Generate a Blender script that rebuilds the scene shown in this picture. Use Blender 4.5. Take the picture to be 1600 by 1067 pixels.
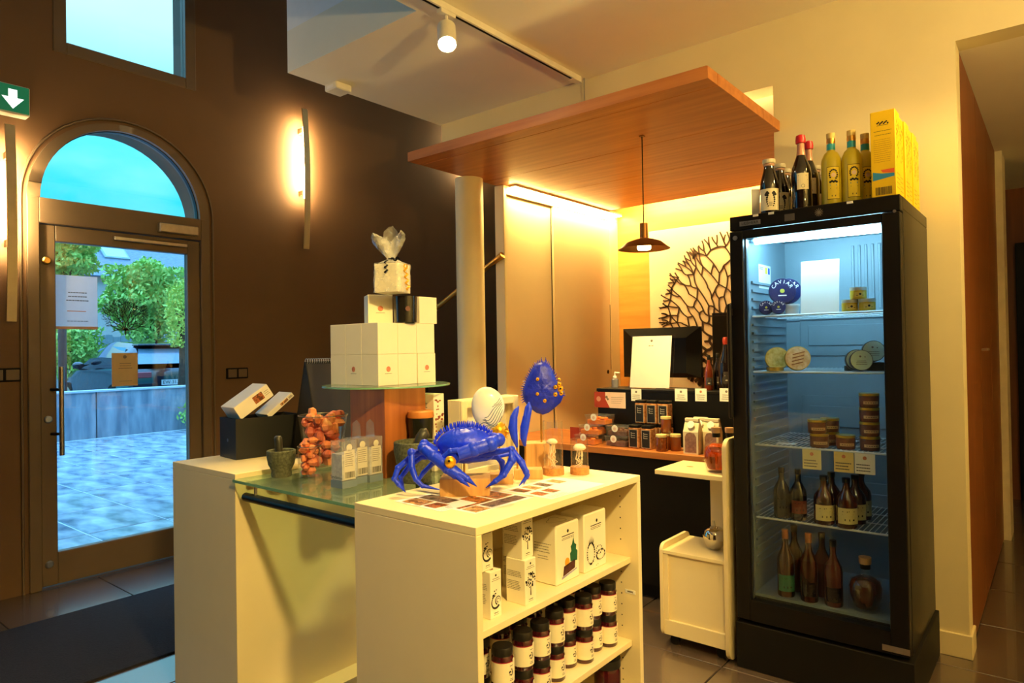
import bpy, bmesh, math, random
from mathutils import Vector, Matrix
random.seed(7)
for o in list(bpy.data.objects): bpy.data.objects.remove(o)
SC = bpy.context.scene
COL = SC.collection
PI = math.pi

# ------------------------------------------------------------------ camera
W, H, F = 1600.0, 1067.0, 1053.208
YAW, PITCH, ROLL = -0.684, 0.011, -0.017
CAM = Vector((0, 0, 1.40))
_f = Vector((math.sin(YAW)*math.cos(PITCH), math.cos(YAW)*math.cos(PITCH), math.sin(PITCH)))
_r = Vector((math.cos(YAW), -math.sin(YAW), 0)); _u = _r.cross(_f)
CR = math.cos(ROLL)*_r + math.sin(ROLL)*_u
CU = -math.sin(ROLL)*_r + math.cos(ROLL)*_u
cd = bpy.data.cameras.new('camera'); cam = bpy.data.objects.new('camera', cd); COL.objects.link(cam)
cd.sensor_width = 36.0; cd.lens = F/W*36.0; cd.clip_start = 0.05; cd.clip_end = 300
cam.matrix_world = Matrix(((CR.x, CU.x, -_f.x, CAM.x), (CR.y, CU.y, -_f.y, CAM.y), (CR.z, CU.z, -_f.z, CAM.z), (0, 0, 0, 1)))
SC.camera = cam
SC.view_settings.view_transform = 'Standard'; SC.view_settings.look = 'None'
SC.view_settings.exposure = 0.27; SC.view_settings.gamma = 1.0
SC.view_settings.use_curve_mapping = False
SC.cycles.max_bounces = 12; SC.cycles.transparent_max_bounces = 24
SC.cycles.sample_clamp_indirect = 4.0; SC.cycles.caustics_reflective = False; SC.cycles.caustics_refractive = False

def ray(x, y):
    return CR*((x-W/2)/F) + CU*(-(y-H/2)/F) + _f
def hit(x, y, axis, val):          # a photo pixel on a plane of the room
    d = ray(x, y); t = (val-CAM[axis])/d[axis]
    return CAM + d*t
def pX(x, y, X): return hit(x, y, 0, X)
def pY(x, y, Y): return hit(x, y, 1, Y)
def pZ(x, y, Z): return hit(x, y, 2, Z)
def metres(px, p): return px*((Vector(p)-CAM).dot(_f))/F

def srgb(r, g, b):
    f = lambda c: (c/255/12.92 if c/255 <= 0.04045 else ((c/255+0.055)/1.055)**2.4)
    return (f(r), f(g), f(b))

# ------------------------------------------------------------------ world: dusk sky
wd = bpy.data.worlds.new('sky'); SC.world = wd; wd.use_nodes = True
nt = wd.node_tree; nt.nodes.clear()
N = nt.nodes.new; L = nt.links.new
tc = N('ShaderNodeTexCoord'); sx = N('ShaderNodeSeparateXYZ'); L(tc.outputs['Generated'], sx.inputs[0])
rp = N('ShaderNodeValToRGB'); L(sx.outputs['Z'], rp.inputs[0])
e = rp.color_ramp.elements; e[0].position = 0.0; e[0].color = (0.03, 0.45, 0.85, 1); e[1].position = 1.0; e[1].color = (0.75, 2.0, 3.9, 1)
for pos, c in ((0.16, (0.012, 0.46, 0.66, 1)), (0.28, (0.03, 0.58, 0.78, 1)), (0.40, (0.42, 0.9, 1.0, 1)), (0.65, (0.65, 1.8, 3.1, 1))):
    q = rp.color_ramp.elements.new(pos); q.color = c
mp = N('ShaderNodeMapping'); mp.inputs['Scale'].default_value = (2.2, 2.2, 7); L(tc.outputs['Generated'], mp.inputs[0])
nz = N('ShaderNodeTexNoise'); nz.inputs['Scale'].default_value = 1.6; nz.inputs['Detail'].default_value = 6; L(mp.outputs[0], nz.inputs['Vector'])
cr = N('ShaderNodeValToRGB'); cr.color_ramp.elements[0].position = 0.46; cr.color_ramp.elements[1].position = 0.72; L(nz.outputs['Fac'], cr.inputs[0])
ml = N('ShaderNodeMath'); ml.operation = 'MULTIPLY'; ml.inputs[1].default_value = 0.28; L(cr.outputs[0], ml.inputs[0])
mx = N('ShaderNodeMixRGB'); L(ml.outputs[0], mx.inputs[0]); L(rp.outputs[0], mx.inputs[1]); mx.inputs[2].default_value = (0.6, 1.0, 1.1, 1)
bg = N('ShaderNodeBackground'); bg.inputs[1].default_value = 1.45; L(mx.outputs[0], bg.inputs[0])
wo = N('ShaderNodeOutputWorld'); L(bg.outputs[0], wo.inputs[0])

WARM = (1.0, 0.70, 0.225)
# ------------------------------------------------------------------ materials
MC = {}
def M(name, col, rough=0.5, metal=0.0, var=0.06, scale=14.0, bump=0.0, spec=0.5, emit=None, es=0.0, trans=0.0, coat=0.0, stretch=None, detail=4.0, col2=None, ior=1.45):
    if name in MC: return MC[name]
    m = bpy.data.materials.new(name); m.use_nodes = True; t = m.node_tree
    b = t.nodes['Principled BSDF']; n = t.nodes.new; l = t.links.new
    b.inputs['Roughness'].default_value = rough; b.inputs['Metallic'].default_value = metal
    b.inputs['Specular IOR Level'].default_value = spec; b.inputs['Transmission Weight'].default_value = trans
    b.inputs['Coat Weight'].default_value = coat; b.inputs['IOR'].default_value = ior
    c = n('ShaderNodeTexCoord'); mpn = n('ShaderNodeMapping'); l(c.outputs['Object'], mpn.inputs[0])
    if stretch: mpn.inputs['Scale'].default_value = stretch
    z = n('ShaderNodeTexNoise'); z.inputs['Scale'].default_value = scale; z.inputs['Detail'].default_value = detail; l(mpn.outputs[0], z.inputs['Vector'])
    r = n('ShaderNodeValToRGB'); l(z.outputs['Fac'], r.inputs[0])
    e = r.color_ramp.elements; e[0].position = 0.3; e[1].position = 0.7
    lo = tuple(x*(1-var) for x in col); hi = tuple(min(1, x*(1+var)) for x in col)
    if col2: lo, hi = col, col2
    e[0].color = (*lo, 1); e[1].color = (*hi, 1)
    l(r.outputs[0], b.inputs['Base Color'])
    if bump:
        bn = n('ShaderNodeBump'); bn.inputs['Strength'].default_value = bump; bn.inputs['Distance'].default_value = 0.01
        l(z.outputs['Fac'], bn.inputs['Height']); l(bn.outputs[0], b.inputs['Normal'])
    if emit:
        b.inputs['Emission Color'].default_value = (*emit, 1); b.inputs['Emission Strength'].default_value = es
    MC[name] = m; return m
def GL(name, tint=(1, 1, 1), refl=1.0, rough=0.0, haze=0.0, hazecol=(0.8, 0.8, 0.8)):   # thin glass sheet
    if name in MC: return MC[name]
    m = bpy.data.materials.new(name); m.use_nodes = True; t = m.node_tree; t.nodes.clear()
    n = t.nodes.new; l = t.links.new
    tr = n('ShaderNodeBsdfTransparent'); tr.inputs[0].default_value = (*tint, 1)
    gl = n('ShaderNodeBsdfGlossy'); gl.inputs['Roughness'].default_value = rough; gl.inputs[0].default_value = (refl, refl, refl, 1)
    lw_ = n('ShaderNodeLayerWeight'); lw_.inputs[0].default_value = 0.5
    pw = n('ShaderNodeMath'); pw.operation = 'POWER'; pw.inputs[1].default_value = 5.0; l(lw_.outputs['Facing'], pw.inputs[0])
    fr = n('ShaderNodeMath'); fr.operation = 'MULTIPLY_ADD'; fr.inputs[1].default_value = 0.9; fr.inputs[2].default_value = 0.045; l(pw.outputs[0], fr.inputs[0])
    mixn = n('ShaderNodeMixShader'); l(fr.outputs[0], mixn.inputs[0]); l(tr.outputs[0], mixn.inputs[1]); l(gl.outputs[0], mixn.inputs[2])
    out = n('ShaderNodeOutputMaterial')
    if haze:
        df = n('ShaderNodeBsdfDiffuse'); df.inputs[0].default_value = (*hazecol, 1)
        c = n('ShaderNodeTexCoord'); z = n('ShaderNodeTexNoise'); z.inputs['Scale'].default_value = 30; l(c.outputs['Object'], z.inputs['Vector'])
        mm = n('ShaderNodeMath'); mm.operation = 'MULTIPLY'; mm.inputs[1].default_value = haze*2; l(z.outputs['Fac'], mm.inputs[0])
        m2 = n('ShaderNodeMixShader'); l(mm.outputs[0], m2.inputs[0]); l(mixn.outputs[0], m2.inputs[1]); l(df.outputs[0], m2.inputs[2]); l(m2.outputs[0], out.inputs[0])
    else: l(mixn.outputs[0], out.inputs[0])
    MC[name] = m; return m
def TP(name, col, thru=0.5):               # thin paper that lets light through
    m = bpy.data.materials.new(name); m.use_nodes = True; t = m.node_tree; t.nodes.clear(); n = t.nodes.new; l = t.links.new
    c = n('ShaderNodeTexCoord'); z = n('ShaderNodeTexNoise'); z.inputs['Scale'].default_value = 25; l(c.outputs['Object'], z.inputs['Vector'])
    mx_ = n('ShaderNodeMixRGB'); mx_.inputs[1].default_value = (*[x*0.94 for x in col], 1); mx_.inputs[2].default_value = (*col, 1); l(z.outputs['Fac'], mx_.inputs[0])
    d = n('ShaderNodeBsdfDiffuse'); q = n('ShaderNodeBsdfTranslucent'); l(mx_.outputs[0], d.inputs[0]); l(mx_.outputs[0], q.inputs[0])
    k = n('ShaderNodeMixShader'); k.inputs[0].default_value = thru; l(d.outputs[0], k.inputs[1]); l(q.outputs[0], k.inputs[2])
    out = n('ShaderNodeOutputMaterial'); l(k.outputs[0], out.inputs[0]); return m
def EM(name, col, s):
    return M(name, (0.8, 0.8, 0.8), 0.5, emit=col, es=s)

m_wall_dark = M('brown wall paint', srgb(104, 77, 52), 0.75, var=0.05, scale=3, bump=0.02)
m_wall_yel = M('cream wall paint', srgb(226, 212, 172), 0.7, var=0.03, scale=4, bump=0.02)
m_ceil = M('white ceiling paint', srgb(246, 238, 220), 0.8, var=0.02, scale=3)
m_frame = M('brown metal frame', srgb(104, 86, 66), 0.45, var=0.04, scale=8)
m_wood = M('cherry veneer', srgb(176, 104, 52), 0.35, scale=3.2, stretch=(0.5, 7, 7), col2=srgb(206, 134, 72), detail=8)
m_wood_v = M('cherry veneer upright', srgb(146, 82, 40), 0.4, scale=3.2, stretch=(9, 9, 0.5), col2=srgb(180, 108, 56), detail=8)
m_oak = M('oak block', srgb(190, 138, 82), 0.5, scale=6, stretch=(8, 8, 1), col2=srgb(216, 168, 106), detail=6)
m_floor = M('dark stone tile', srgb(88, 74, 66), 0.24, scale=5, var=0.14, detail=8, bump=0.02, spec=0.6, coat=0.35, ior=1.9)
m_joint = M('tile joint', srgb(58, 52, 48), 0.8)
m_white = M('white lacquer board', srgb(238, 221, 176), 0.45, var=0.02, scale=6)
m_black = M('black satin', srgb(16, 15, 15), 0.4, var=0.1, spec=0.25)
m_blackm = M('black matte', srgb(20, 19, 18), 0.7, var=0.1, spec=0.2)
m_steel = M('brushed steel', srgb(190, 186, 178), 0.3, metal=1.0, var=0.08, scale=30)
m_brass = M('brass', srgb(206, 158, 78), 0.3, metal=1.0, var=0.05)
m_gold = M('gold leaf', srgb(240, 178, 40), 0.35, metal=0.7, var=0.15, scale=60, bump=0.3)
m_paper = M('white paper', srgb(244, 242, 238), 0.7, var=0.01)
m_ink = M('black ink', srgb(26, 24, 24), 0.7)
m_inkg = M('grey ink', srgb(120, 112, 104), 0.7)
m_red = M('salmon ink', srgb(206, 128, 100), 0.7, var=0.15, scale=90)
m_glass = GL('clear glass')
m_pane = GL('door pane', (0.97, 0.99, 1.0), 0.8)
m_pgreen = GL('greenish plate glass', (0.80, 0.93, 0.84), 1.0, 0.0, 0.10, (0.45, 0.62, 0.50))

# ------------------------------------------------------------------ mesh helpers
class MB:
    def __init__(s): s.v = []; s.f = []; s.mi = []; s.cm = 0
    def add(s, vs, fs, m=None):
        b = len(s.v)
        for p in vs:
            p = Vector(p)
            s.v.append(m @ p if m is not None else p)
        for f in fs: s.f.append([b+i for i in f]); s.mi.append(s.cm)
        return s
    def box(s, x0, x1, y0, y1, z0, z1, bev=0.0, m=None):
        if not bev:
            vs = [(x, y, z) for x in (x0, x1) for y in (y0, y1) for z in (z0, z1)]
            return s.add(vs, [(0, 1, 3, 2), (4, 6, 7, 5), (0, 4, 5, 1), (2, 3, 7, 6), (0, 2, 6, 4), (1, 5, 7, 3)], m)
        lo = (x0, y0, z0); hi = (x1, y1, z1); vs = []; ix = {}
        for c in [(a, b, d) for a in (0, 1) for b in (0, 1) for d in (0, 1)]:
            for ax in range(3):
                p = [(hi[k] if c[k] else lo[k]) + (0 if k == ax else (-bev if c[k] else bev)) for k in range(3)]
                ix[(c, ax)] = len(vs); vs.append(p)
        fs = []
        for ax in range(3):
            o = [k for k in range(3) if k != ax]
            for sd in (0, 1):
                q = []
                for (a, b) in ((0, 0), (1, 0), (1, 1), (0, 1)):
                    c = [0, 0, 0]; c[ax] = sd; c[o[0]] = a; c[o[1]] = b; q.append(ix[(tuple(c), ax)])
                fs.append(q)
        for ax in range(3):
            o = [k for k in range(3) if k != ax]
            for (a, b) in ((0, 0), (1, 0), (1, 1), (0, 1)):
                c0 = [0, 0, 0]; c0[o[0]] = a; c0[o[1]] = b; c1 = list(c0); c1[ax] = 1; c0 = tuple(c0); c1 = tuple(c1)
                fs.append([ix[(c0, o[0])], ix[(c1, o[0])], ix[(c1, o[1])], ix[(c0, o[1])]])
        for c in [(a, b, d) for a in (0, 1) for b in (0, 1) for d in (0, 1)]:
            fs.append([ix[(c, 0)], ix[(c, 1)], ix[(c, 2)]])
        return s.add(vs, fs, m)
    def lathe(s, prof, n=24, c=(0, 0, 0), m=None, a0=0.0, a1=2*PI):
        full = abs(a1-a0-2*PI) < 1e-6; k = n if full else n+1
        vs = []; fs = []
        for (r, z) in prof:
            for i in range(k):
                a = a0+(a1-a0)*i/n; vs.append((c[0]+max(r, 1e-5)*math.cos(a), c[1]+max(r, 1e-5)*math.sin(a), c[2]+z))
        for j in range(len(prof)-1):
            for i in range(n):
                i2 = (i+1) % k
                fs.append((j*k+i, j*k+i2, (j+1)*k+i2, (j+1)*k+i))
        return s.add(vs, fs, m)
    def cyl(s, p0, p1, r0, r1=None, n=12, caps=True):
        return s.tube([p0, p1], [r0, r0 if r1 is None else r1], n, caps)
    def tube(s, path, rad, n=8, caps=True, flat=None):
        P = [Vector(p) for p in path]; k = len(P)
        R = rad if isinstance(rad, (list, tuple)) else [rad]*k
        vs = []; fs = []; up = None
        for i, p in enumerate(P):
            d = (P[min(i+1, k-1)]-P[max(i-1, 0)]).normalized()
            if up is None:
                up = Vector((0, 0, 1)) if abs(d.z) < 0.9 else Vector((1, 0, 0))
                if flat is not None: up = Vector(flat)
            a = d.cross(up)
            if a.length < 1e-6: a = d.orthogonal()
            a.normalize(); b = a.cross(d).normalized()
            if flat is None: up = b
            for j in range(n):
                t = 2*PI*j/n; vs.append(p+a*(math.cos(t)*R[i])+b*(math.sin(t)*R[i]))
        for i in range(k-1):
            for j in range(n):
                j2 = (j+1) % n; fs.append((i*n+j, i*n+j2, (i+1)*n+j2, (i+1)*n+j))
        if caps: fs.append(tuple(range(n))[::-1]); fs.append(tuple((k-1)*n+j for j in range(n)))
        return s.add(vs, fs)
    def prism(s, poly, d, m=None):           # polygon in u,v extruded 0..d along w
        n = len(poly); vs = [(u, v, 0) for u, v in poly]+[(u, v, d) for u, v in poly]
        fs = [tuple(range(n))[::-1], tuple(range(n, 2*n))]+[(i, (i+1) % n, n+(i+1) % n, n+i) for i in range(n)]
        return s.add(vs, fs, m)
    def face(s, pts, m=None): return s.add(pts, [tuple(range(len(pts)))], m)
    def disc(s, u, v, r, n=12, m=None, ry=None): return s.face([(u+r*math.cos(2*PI*i/n), v+(ry or r)*math.sin(2*PI*i/n), 0) for i in range(n)], m)
    def rect(s, u0, u1, v0, v1, m=None, w=0): return s.face([(u0, v0, w), (u1, v0, w), (u1, v1, w), (u0, v1, w)], m)
    def ell(s, c, r, nu=20, nv=12, fn=None, m=None):
        vs = []; fs = []
        for j in range(nv+1):
            t = PI*j/nv
            for i in range(nu):
                a = 2*PI*i/nu; d = Vector((math.sin(t)*math.cos(a), math.sin(t)*math.sin(a), math.cos(t)))
                q = fn(d) if fn else 1.0
                vs.append((c[0]+d.x*r[0]*q, c[1]+d.y*r[1]*q, c[2]+d.z*r[2]*q))
        for j in range(nv):
            for i in range(nu): fs.append((j*nu+i, j*nu+(i+1) % nu, (j+1)*nu+(i+1) % nu, (j+1)*nu+i))
        return s.add(vs, fs, m)
    def build(s, name, mat, parent=None, smooth=None, loc=None, rot=None, recalc=True):
        me = bpy.data.meshes.new(name); me.from_pydata([tuple(v) for v in s.v], [], s.f)
        if recalc:
            b = bmesh.new(); b.from_mesh(me); bmesh.ops.remove_doubles(b, verts=b.verts, dist=1e-6)
            bmesh.ops.recalc_face_normals(b, faces=b.faces); b.to_mesh(me); b.free()
        for mm in (mat if isinstance(mat, (list, tuple)) else [mat]): me.materials.append(mm)
        if isinstance(mat, (list, tuple)) and len(me.polygons) == len(s.mi):
            for p, k in zip(me.polygons, s.mi): p.material_index = k
        if name in STUFFP and len(s.f) > 2: stuff = True
        else: stuff = False
        if smooth is not None:
            me.shade_smooth(); me.set_sharp_from_angle(angle=math.radians(smooth))
        o_ = link(name, me, parent, loc, rot)
        if stuff: o_['kind'] = 'stuff'
        return o_
STUFFP = ('print_lines', 'side_print', 'wreath_print', 'front_print', 'label_print', 'tree_print', 'fruit_print', 'barcode', 'pattern_print', 'handwriting', 'small_print', 'top_print', 'lid_print', 'stripe_print', 'wave_lines', 'rim_spines', 'spines', 'wire_spiral', 'coral_print', 'foliage', 'sprig_print')
def link(name, me, parent=None, loc=None, rot=None):
    o = bpy.data.objects.new(name, me); COL.objects.link(o)
    if parent: o.parent = parent
    if loc is not None: o.location = loc
    if rot is not None: o.rotation_euler = rot
    return o
def tag(o, label, cat, group=None):
    o['label'] = label; o['category'] = cat
    if group: o['group'] = group
    return o
def thing(name, label, cat, loc=(0, 0, 0), rz=0.0, group=None):
    o = bpy.data.objects.new(name, None); o.empty_display_size = 0.05; COL.objects.link(o)
    o.location = loc; o.rotation_euler = (0, 0, rz)
    return tag(o, label, cat, group)
def st(o): o['kind'] = 'structure'; return o
def copy_tree(o, parent=None):
    c = o.copy(); COL.objects.link(c); c.parent = parent
    for ch in list(o.children): copy_tree(ch, c)
    return c
def dup(o, loc, rz=None, label=None, group=None):
    c = copy_tree(o); c.location = loc
    if rz is not None: c.rotation_euler = (0, 0, rz)
    if label: c['label'] = label
    if group: c['group'] = group
    return c
def bx(name, mat, parent, x0, x1, y0, y1, z0, z1, bev=0.0, smooth=None):
    return MB().box(x0, x1, y0, y1, z0, z1, bev).build(name, mat, parent, smooth)
def fmat(o, U, V):                        # frame: u along U, v along V
    U = Vector(U).normalized(); V = Vector(V).normalized(); Nn = U.cross(V)
    return Matrix(((U.x, V.x, Nn.x, o[0]), (U.y, V.y, Nn.y, o[1]), (U.z, V.z, Nn.z, o[2]), (0, 0, 0, 1)))
def FY(o): return fmat(o, (1, 0, 0), (0, 0, 1))     # faces -Y
def FX(o): return fmat(o, (0, 1, 0), (0, 0, 1))     # faces +X
def FZ(o): return fmat(o, (1, 0, 0), (0, 1, 0))     # faces up
TXT = {}
def text(s, size, mat, parent, m, align='CENTER', name='lettering', sx=1.0):
    k = (s, align)
    if k not in TXT:
        cu = bpy.data.curves.new('t', 'FONT'); cu.body = s; cu.align_x = align; cu.align_y = 'CENTER'; cu.size = 1.0; cu.resolution_u = 3
        o = bpy.data.objects.new('t', cu); COL.objects.link(o)
        bpy.context.view_layer.update()
        me = bpy.data.meshes.new_from_object(o.evaluated_get(bpy.context.evaluated_depsgraph_get()))
        bpy.data.objects.remove(o); TXT[k] = me
    me = TXT[k].copy(); me.materials.clear(); me.materials.append(mat); me.name = name
    me.transform(m @ Matrix.Diagonal((size*sx, size, size, 1)))
    return link(name, me, parent)
def lines(mb, m, u0, u1, v0, v1, n, th, seed=0, center=False):   # rows of print too small to read
    rd = random.Random(seed)
    for i in range(n):
        v = v1-(v1-v0)*(i+0.5)/n; u = u0; ln = (u1-u0)*rd.uniform(0.75, 1.0); a = u0
        if center: a = (u0+u1)/2-ln/2
        e = a+ln
        while a < e:
            w = min(rd.uniform(0.06, 0.16)*(u1-u0), e-a); mb.rect(a, a+w*0.86, v-th/2, v+th/2, m); a += w
    return mb
def logo(parent, m, r, w=None):           # round coral mark and a line of print below
    mb = MB(); mb.disc(0, 0, r, 16, m)
    mb.build('print_mark', m_red, parent, recalc=False)
    q = MB(); lines(q, m, -r*2, r*2, -r*1.75, -r*1.45, 1, r*0.16, 3, True)
    q.build('print_line', m_inkg, parent, recalc=False)
# ------------------------------------------------------------------ the room
XW = -4.776          # brown entrance wall
YB = 3.571           # cream back wall
ZC = 3.08            # low ceiling
XR, YF, ZT = 2.6, -3.2, 5.6
YN = 4.95            # back of the till niche
YE = 7.4

fl = st(bx('floor', m_joint, None, XW, XR, YF, YE+1, -0.06, -0.008))
tile_me = MB().box(-0.297, 0.297, -0.297, 0.297, -0.012, 0.0, 0.002)
t0 = tile_me.build('tile', m_floor, fl); first = True
for i in range(12):
    for j in range(18):
        x = XW+0.3+0.6*i; y = YF+0.35+0.6*j
        if x+0.3 > XR or y > YE+0.6: continue
        if first: t0.location = (x, y, 0); first = False
        else:
            c = t0.copy(); COL.objects.link(c); c.location = (x, y, 0)

# brown entrance wall with the two openings
def hole_wall(name, outer, holes, x0, x1, mat):
    b = bmesh.new(); es = []
    for loop in [outer]+holes:
        vs = [b.verts.new((x0, y, z)) for y, z in loop]
        for i in range(len(vs)): es.append(b.edges.new((vs[i], vs[(i+1) % len(vs)])))
    r = bmesh.ops.triangle_fill(b, use_beauty=True, edges=es)
    fs = [f for f in b.faces]
    ex = bmesh.ops.extrude_face_region(b, geom=fs)
    bmesh.ops.translate(b, vec=(x1-x0, 0, 0), verts=[v for v in ex['geom'] if isinstance(v, bmesh.types.BMVert)])
    bmesh.ops.recalc_face_normals(b, faces=b.faces)
    me = bpy.data.meshes.new(name); b.to_mesh(me); b.free(); me.materials.append(mat)
    return st(link(name, me))
DY0, DY1, DC, AR, AZ = 1.286, 2.396, 1.841, 0.555, 2.36
arch = [(DC+AR*math.cos(a), AZ+AR*math.sin(a)) for a in [PI*i/28 for i in range(29)]]
hole_door = [(DY0, 0.0), (DY1, 0.0)]+arch
W2 = (1.433, 2.315, 3.285, 4.75)
hole_win = [(W2[0], W2[2]), (W2[1], W2[2]), (W2[1], W2[3]), (W2[0], W2[3])]
ADDED_WIN = [(-2.5, 0.3, 0.9, 2.6), (-2.5, 0.3, 3.285, 4.75)]      # windows added out of view to let daylight onto the parapet
hole_wall('wall_left', [(YF, -0.06), (YE, -0.06), (YE, ZT), (YF, ZT)],
          [[(y, max(z, -0.03)) for y, z in hole_door], hole_win]+[[(a, c), (b, c), (b, d), (a, d)] for a, b, c, d in ADDED_WIN], XW, XW-0.34, m_wall_dark)
st(bx('wall_front', m_wall_dark, None, XW-0.34, XR+0.1, YF-0.1, YF, -0.06, ZT))
st(bx('wall_right', m_wall_yel, None, XR, XR+0.1, YF, YE+1, -0.06, ZT))
st(bx('wall_far', m_wall_dark, None, XW-0.34, -0.44, YE, YE+0.1, -0.06, ZT))
st(bx('ceiling_upper', m_ceil, None, XW-0.34, XR+0.1, YF-0.1, YE+0.1, ZT, ZT+0.1))
# low ceiling, an L round the double-height corner, with the white parapet above its edge
st(bx('ceiling', m_ceil, None, -3.57, XR, 2.29, YB+0.0, ZC, ZC+0.25))
st(bx('ceiling_near', m_ceil, None, -2.44, XR, YF, 2.29, ZC, ZC+0.25))
m_para = M('white parapet paint', srgb(246, 246, 250), 0.8, var=0.02)
st(bx('trim_parapet', m_para, None, -3.57, -2.44, 2.29, 2.37, ZC+0.25, 4.15))
st(bx('trim_parapet_return', m_para, None, -2.44, -2.36, YF, 2.29, ZC+0.25, 4.15))
st(bx('trim_parapet_side', m_para, None, -3.57, -3.49, 2.37, YB, ZC+0.25, 4.15))
# cream back wall: lintel over the niche and the pier behind the fridge
wb = MB(); wb.box(-3.555, -0.34, YB, YB+0.14, 2.744, ZC+0.25); wb.box(-1.135, -0.34, YB, YB+0.14, -0.06, 2.744)
wb.box(-0.34, XR, YB, YB+0.14, 2.735, ZC+0.25); wb.box(-3.555, XR, YB, YB+0.14, ZC+0.25, ZT)
st(wb.build('wall_back', m_wall_yel))
st(bx('baseboard_back', m_white, None, -0.60, -0.335, YB-0.013, YB, 0.0, 0.105, 0.003))
st(bx('baseboard_corridor', m_white, None, -0.34, -0.328, YB-0.013, YB+0.145, 0.0, 0.105, 0.003))
# niche shell
m_niche = M('orange veneer wall', srgb(214, 142, 62), 0.4, scale=3, stretch=(0.6, 6, 6), col2=srgb(232, 164, 82), detail=8)
st(bx('wall_niche', m_niche, None, -2.95, -1.135, YN, YN+0.1, -0.06, 2.95))
st(bx('wall_niche_side', m_wall_yel, None, -1.135, -1.035, YB+0.14, YN+0.1, -0.06, 2.95))
st(bx('ceiling_niche', m_ceil, None, -2.95, -1.135, YB+0.14, YN+0.1, 2.95, 3.05))
# corridor to the right
m_wood_cor = M('corridor veneer', srgb(112, 62, 30), 0.4, scale=3.0, stretch=(10, 10, 0.5), col2=srgb(136, 78, 38), detail=8)
wc = st(bx('wall_corridor', m_wall_yel, None, -0.44, -0.352, YB+0.14, 5.85, -0.06, 2.735))
for k in range(3):
    y0 = YB+0.145+k*0.705
    bx('panel', m_wood_cor, wc, -0.352, -0.34, y0, y0+0.699, 0.012, 2.733, 0.001)
hd = bx('handle', m_steel, wc, -0.34, -0.312, 4.46, 4.60, 1.345, 1.360, 0.003)
st(bx('ceiling_corridor', m_ceil, None, -0.44, XR, YB+0.14, YE+1, 2.735, 2.80))
st(bx('wall_corridor_end', m_wood_cor, None, -0.44, XR, YE, YE+0.1, -0.06, 2.735))
m_doorw = M('white door paint', srgb(226, 214, 186), 0.5)
st(bx('trim_corridor_pier', m_doorw, None, -0.44, -0.30, 5.85, 6.15, 0.0, 2.735))
bk = st(bx('door_corridor', m_black, None, -0.30, 0.10, YE-0.05, YE, 0.0, 2.25, 0.003))
dw = thing('interior_door', 'white interior door standing ajar in the wood-panelled corridor', 'door', (0.14, YE-0.95, 0.0), math.radians(68))
bx('door_leaf', m_doorw, dw, 0.0, 0.8, -0.02, 0.02, 0.012, 2.24, 0.003)
MB().tube([(0.08, -0.02, 1.05), (0.08, -0.06, 1.05), (0.19, -0.06, 1.05)], 0.009, 8).build('lever', m_steel, dw, 40)

# ------------------------------------------------------------------ entrance door
dr = st(bpy.data.objects.new('door_1', None)); COL.objects.link(dr); dr.location = (XW, DC, 0)
def yz(pts): return [(y-DC, z) for y, z in pts]
FXm = lambda x: fmat((x, 0, 0), (0, 1, 0), (0, 0, 1))
# arch frame: outer arch minus inner arch, and jambs
fr = MB(); R0, R1 = AR, 0.487; ZI = 2.355
for i in range(28):
    a, b = PI*i/28, PI*(i+1)/28
    q = [(R1*math.cos(a), ZI+0.01+R1*1.04*math.sin(a)), (R0*math.cos(a), AZ+R0*math.sin(a)), (R0*math.cos(b), AZ+R0*math.sin(b)), (R1*math.cos(b), ZI+0.01+R1*1.04*math.sin(b))]
    fr.prism(q, 0.09, FXm(-0.07))
fr.build('arch_frame', m_frame, dr, 30)
bx('jamb', m_frame, dr, -0.07, 0.02, -0.555, -0.492, 0.0, AZ+0.005, 0.004)
bx('jamb', m_frame, dr, -0.07, 0.02, 0.494, 0.555, 0.0, AZ+0.005, 0.004)
bx('transom', m_frame, dr, -0.07, 0.02, -0.494, 0.494, 2.212, AZ+0.005, 0.004)
# thin moulding round the opening on the wall face
mo = MB(); mo.tube([(0.006, 0.585, 0.0), (0.006, 0.585, AZ)]+[(0.006, 0.585*math.cos(a), AZ+0.585*math.sin(a)) for a in [PI*i/24 for i in range(25)]]+[(0.006, -0.585, 0.0)], 0.008, 6)
mo.build('architrave', m_frame, dr, 60)
lf = bx('leaf_frame', m_frame, dr, -0.055, 0.0, -0.489, -0.404, 0.012, 2.207, 0.004)
bx('stile', m_frame, dr, -0.055, 0.0, 0.403, 0.491, 0.012, 2.207, 0.004)
bx('top_rail', m_frame, dr, -0.055, 0.0, -0.404, 0.403, 2.108, 2.207, 0.004)
bx('bottom_rail', m_frame, dr, -0.055, 0.0, -0.404, 0.403, 0.012, 0.207, 0.004)
bx('pane', m_pane, dr, -0.032, -0.024, -0.404, 0.403, 0.207, 2.108)
MB().cyl((0.055, -0.395, 0.80), (0.055, -0.395, 1.34), 0.014, n=12).build('pull_handle', m_steel, dr, 40)
for z in (0.93, 1.20):
    MB().cyl((0.0, -0.435, z), (0.055, -0.395, z), 0.009, n=8).build('handle_bracket', m_black, dr, 40)
for z, r in ((1.985, 0.024), (1.02, 0.022), (0.145, 0.022)):
    k = MB().lathe([(0.0, 0.018), (r*0.7, 0.018), (r, 0.012), (r, 0)], 16, m=Matrix.Translation((0.0, -0.452, z)) @ Matrix.Rotation(PI/2, 4, 'Y')).build('lock_cylinder', m_brass if z > 1.5 else m_steel, dr, 40)
cl = bx('door_closer', m_steel, dr, 0.02, 0.065, 0.19, 0.455, 2.235, 2.30, 0.006)
bx('closer_arm', m_steel, cl, 0.005, 0.035, -0.08, 0.39, 2.150, 2.176, 0.004)
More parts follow.
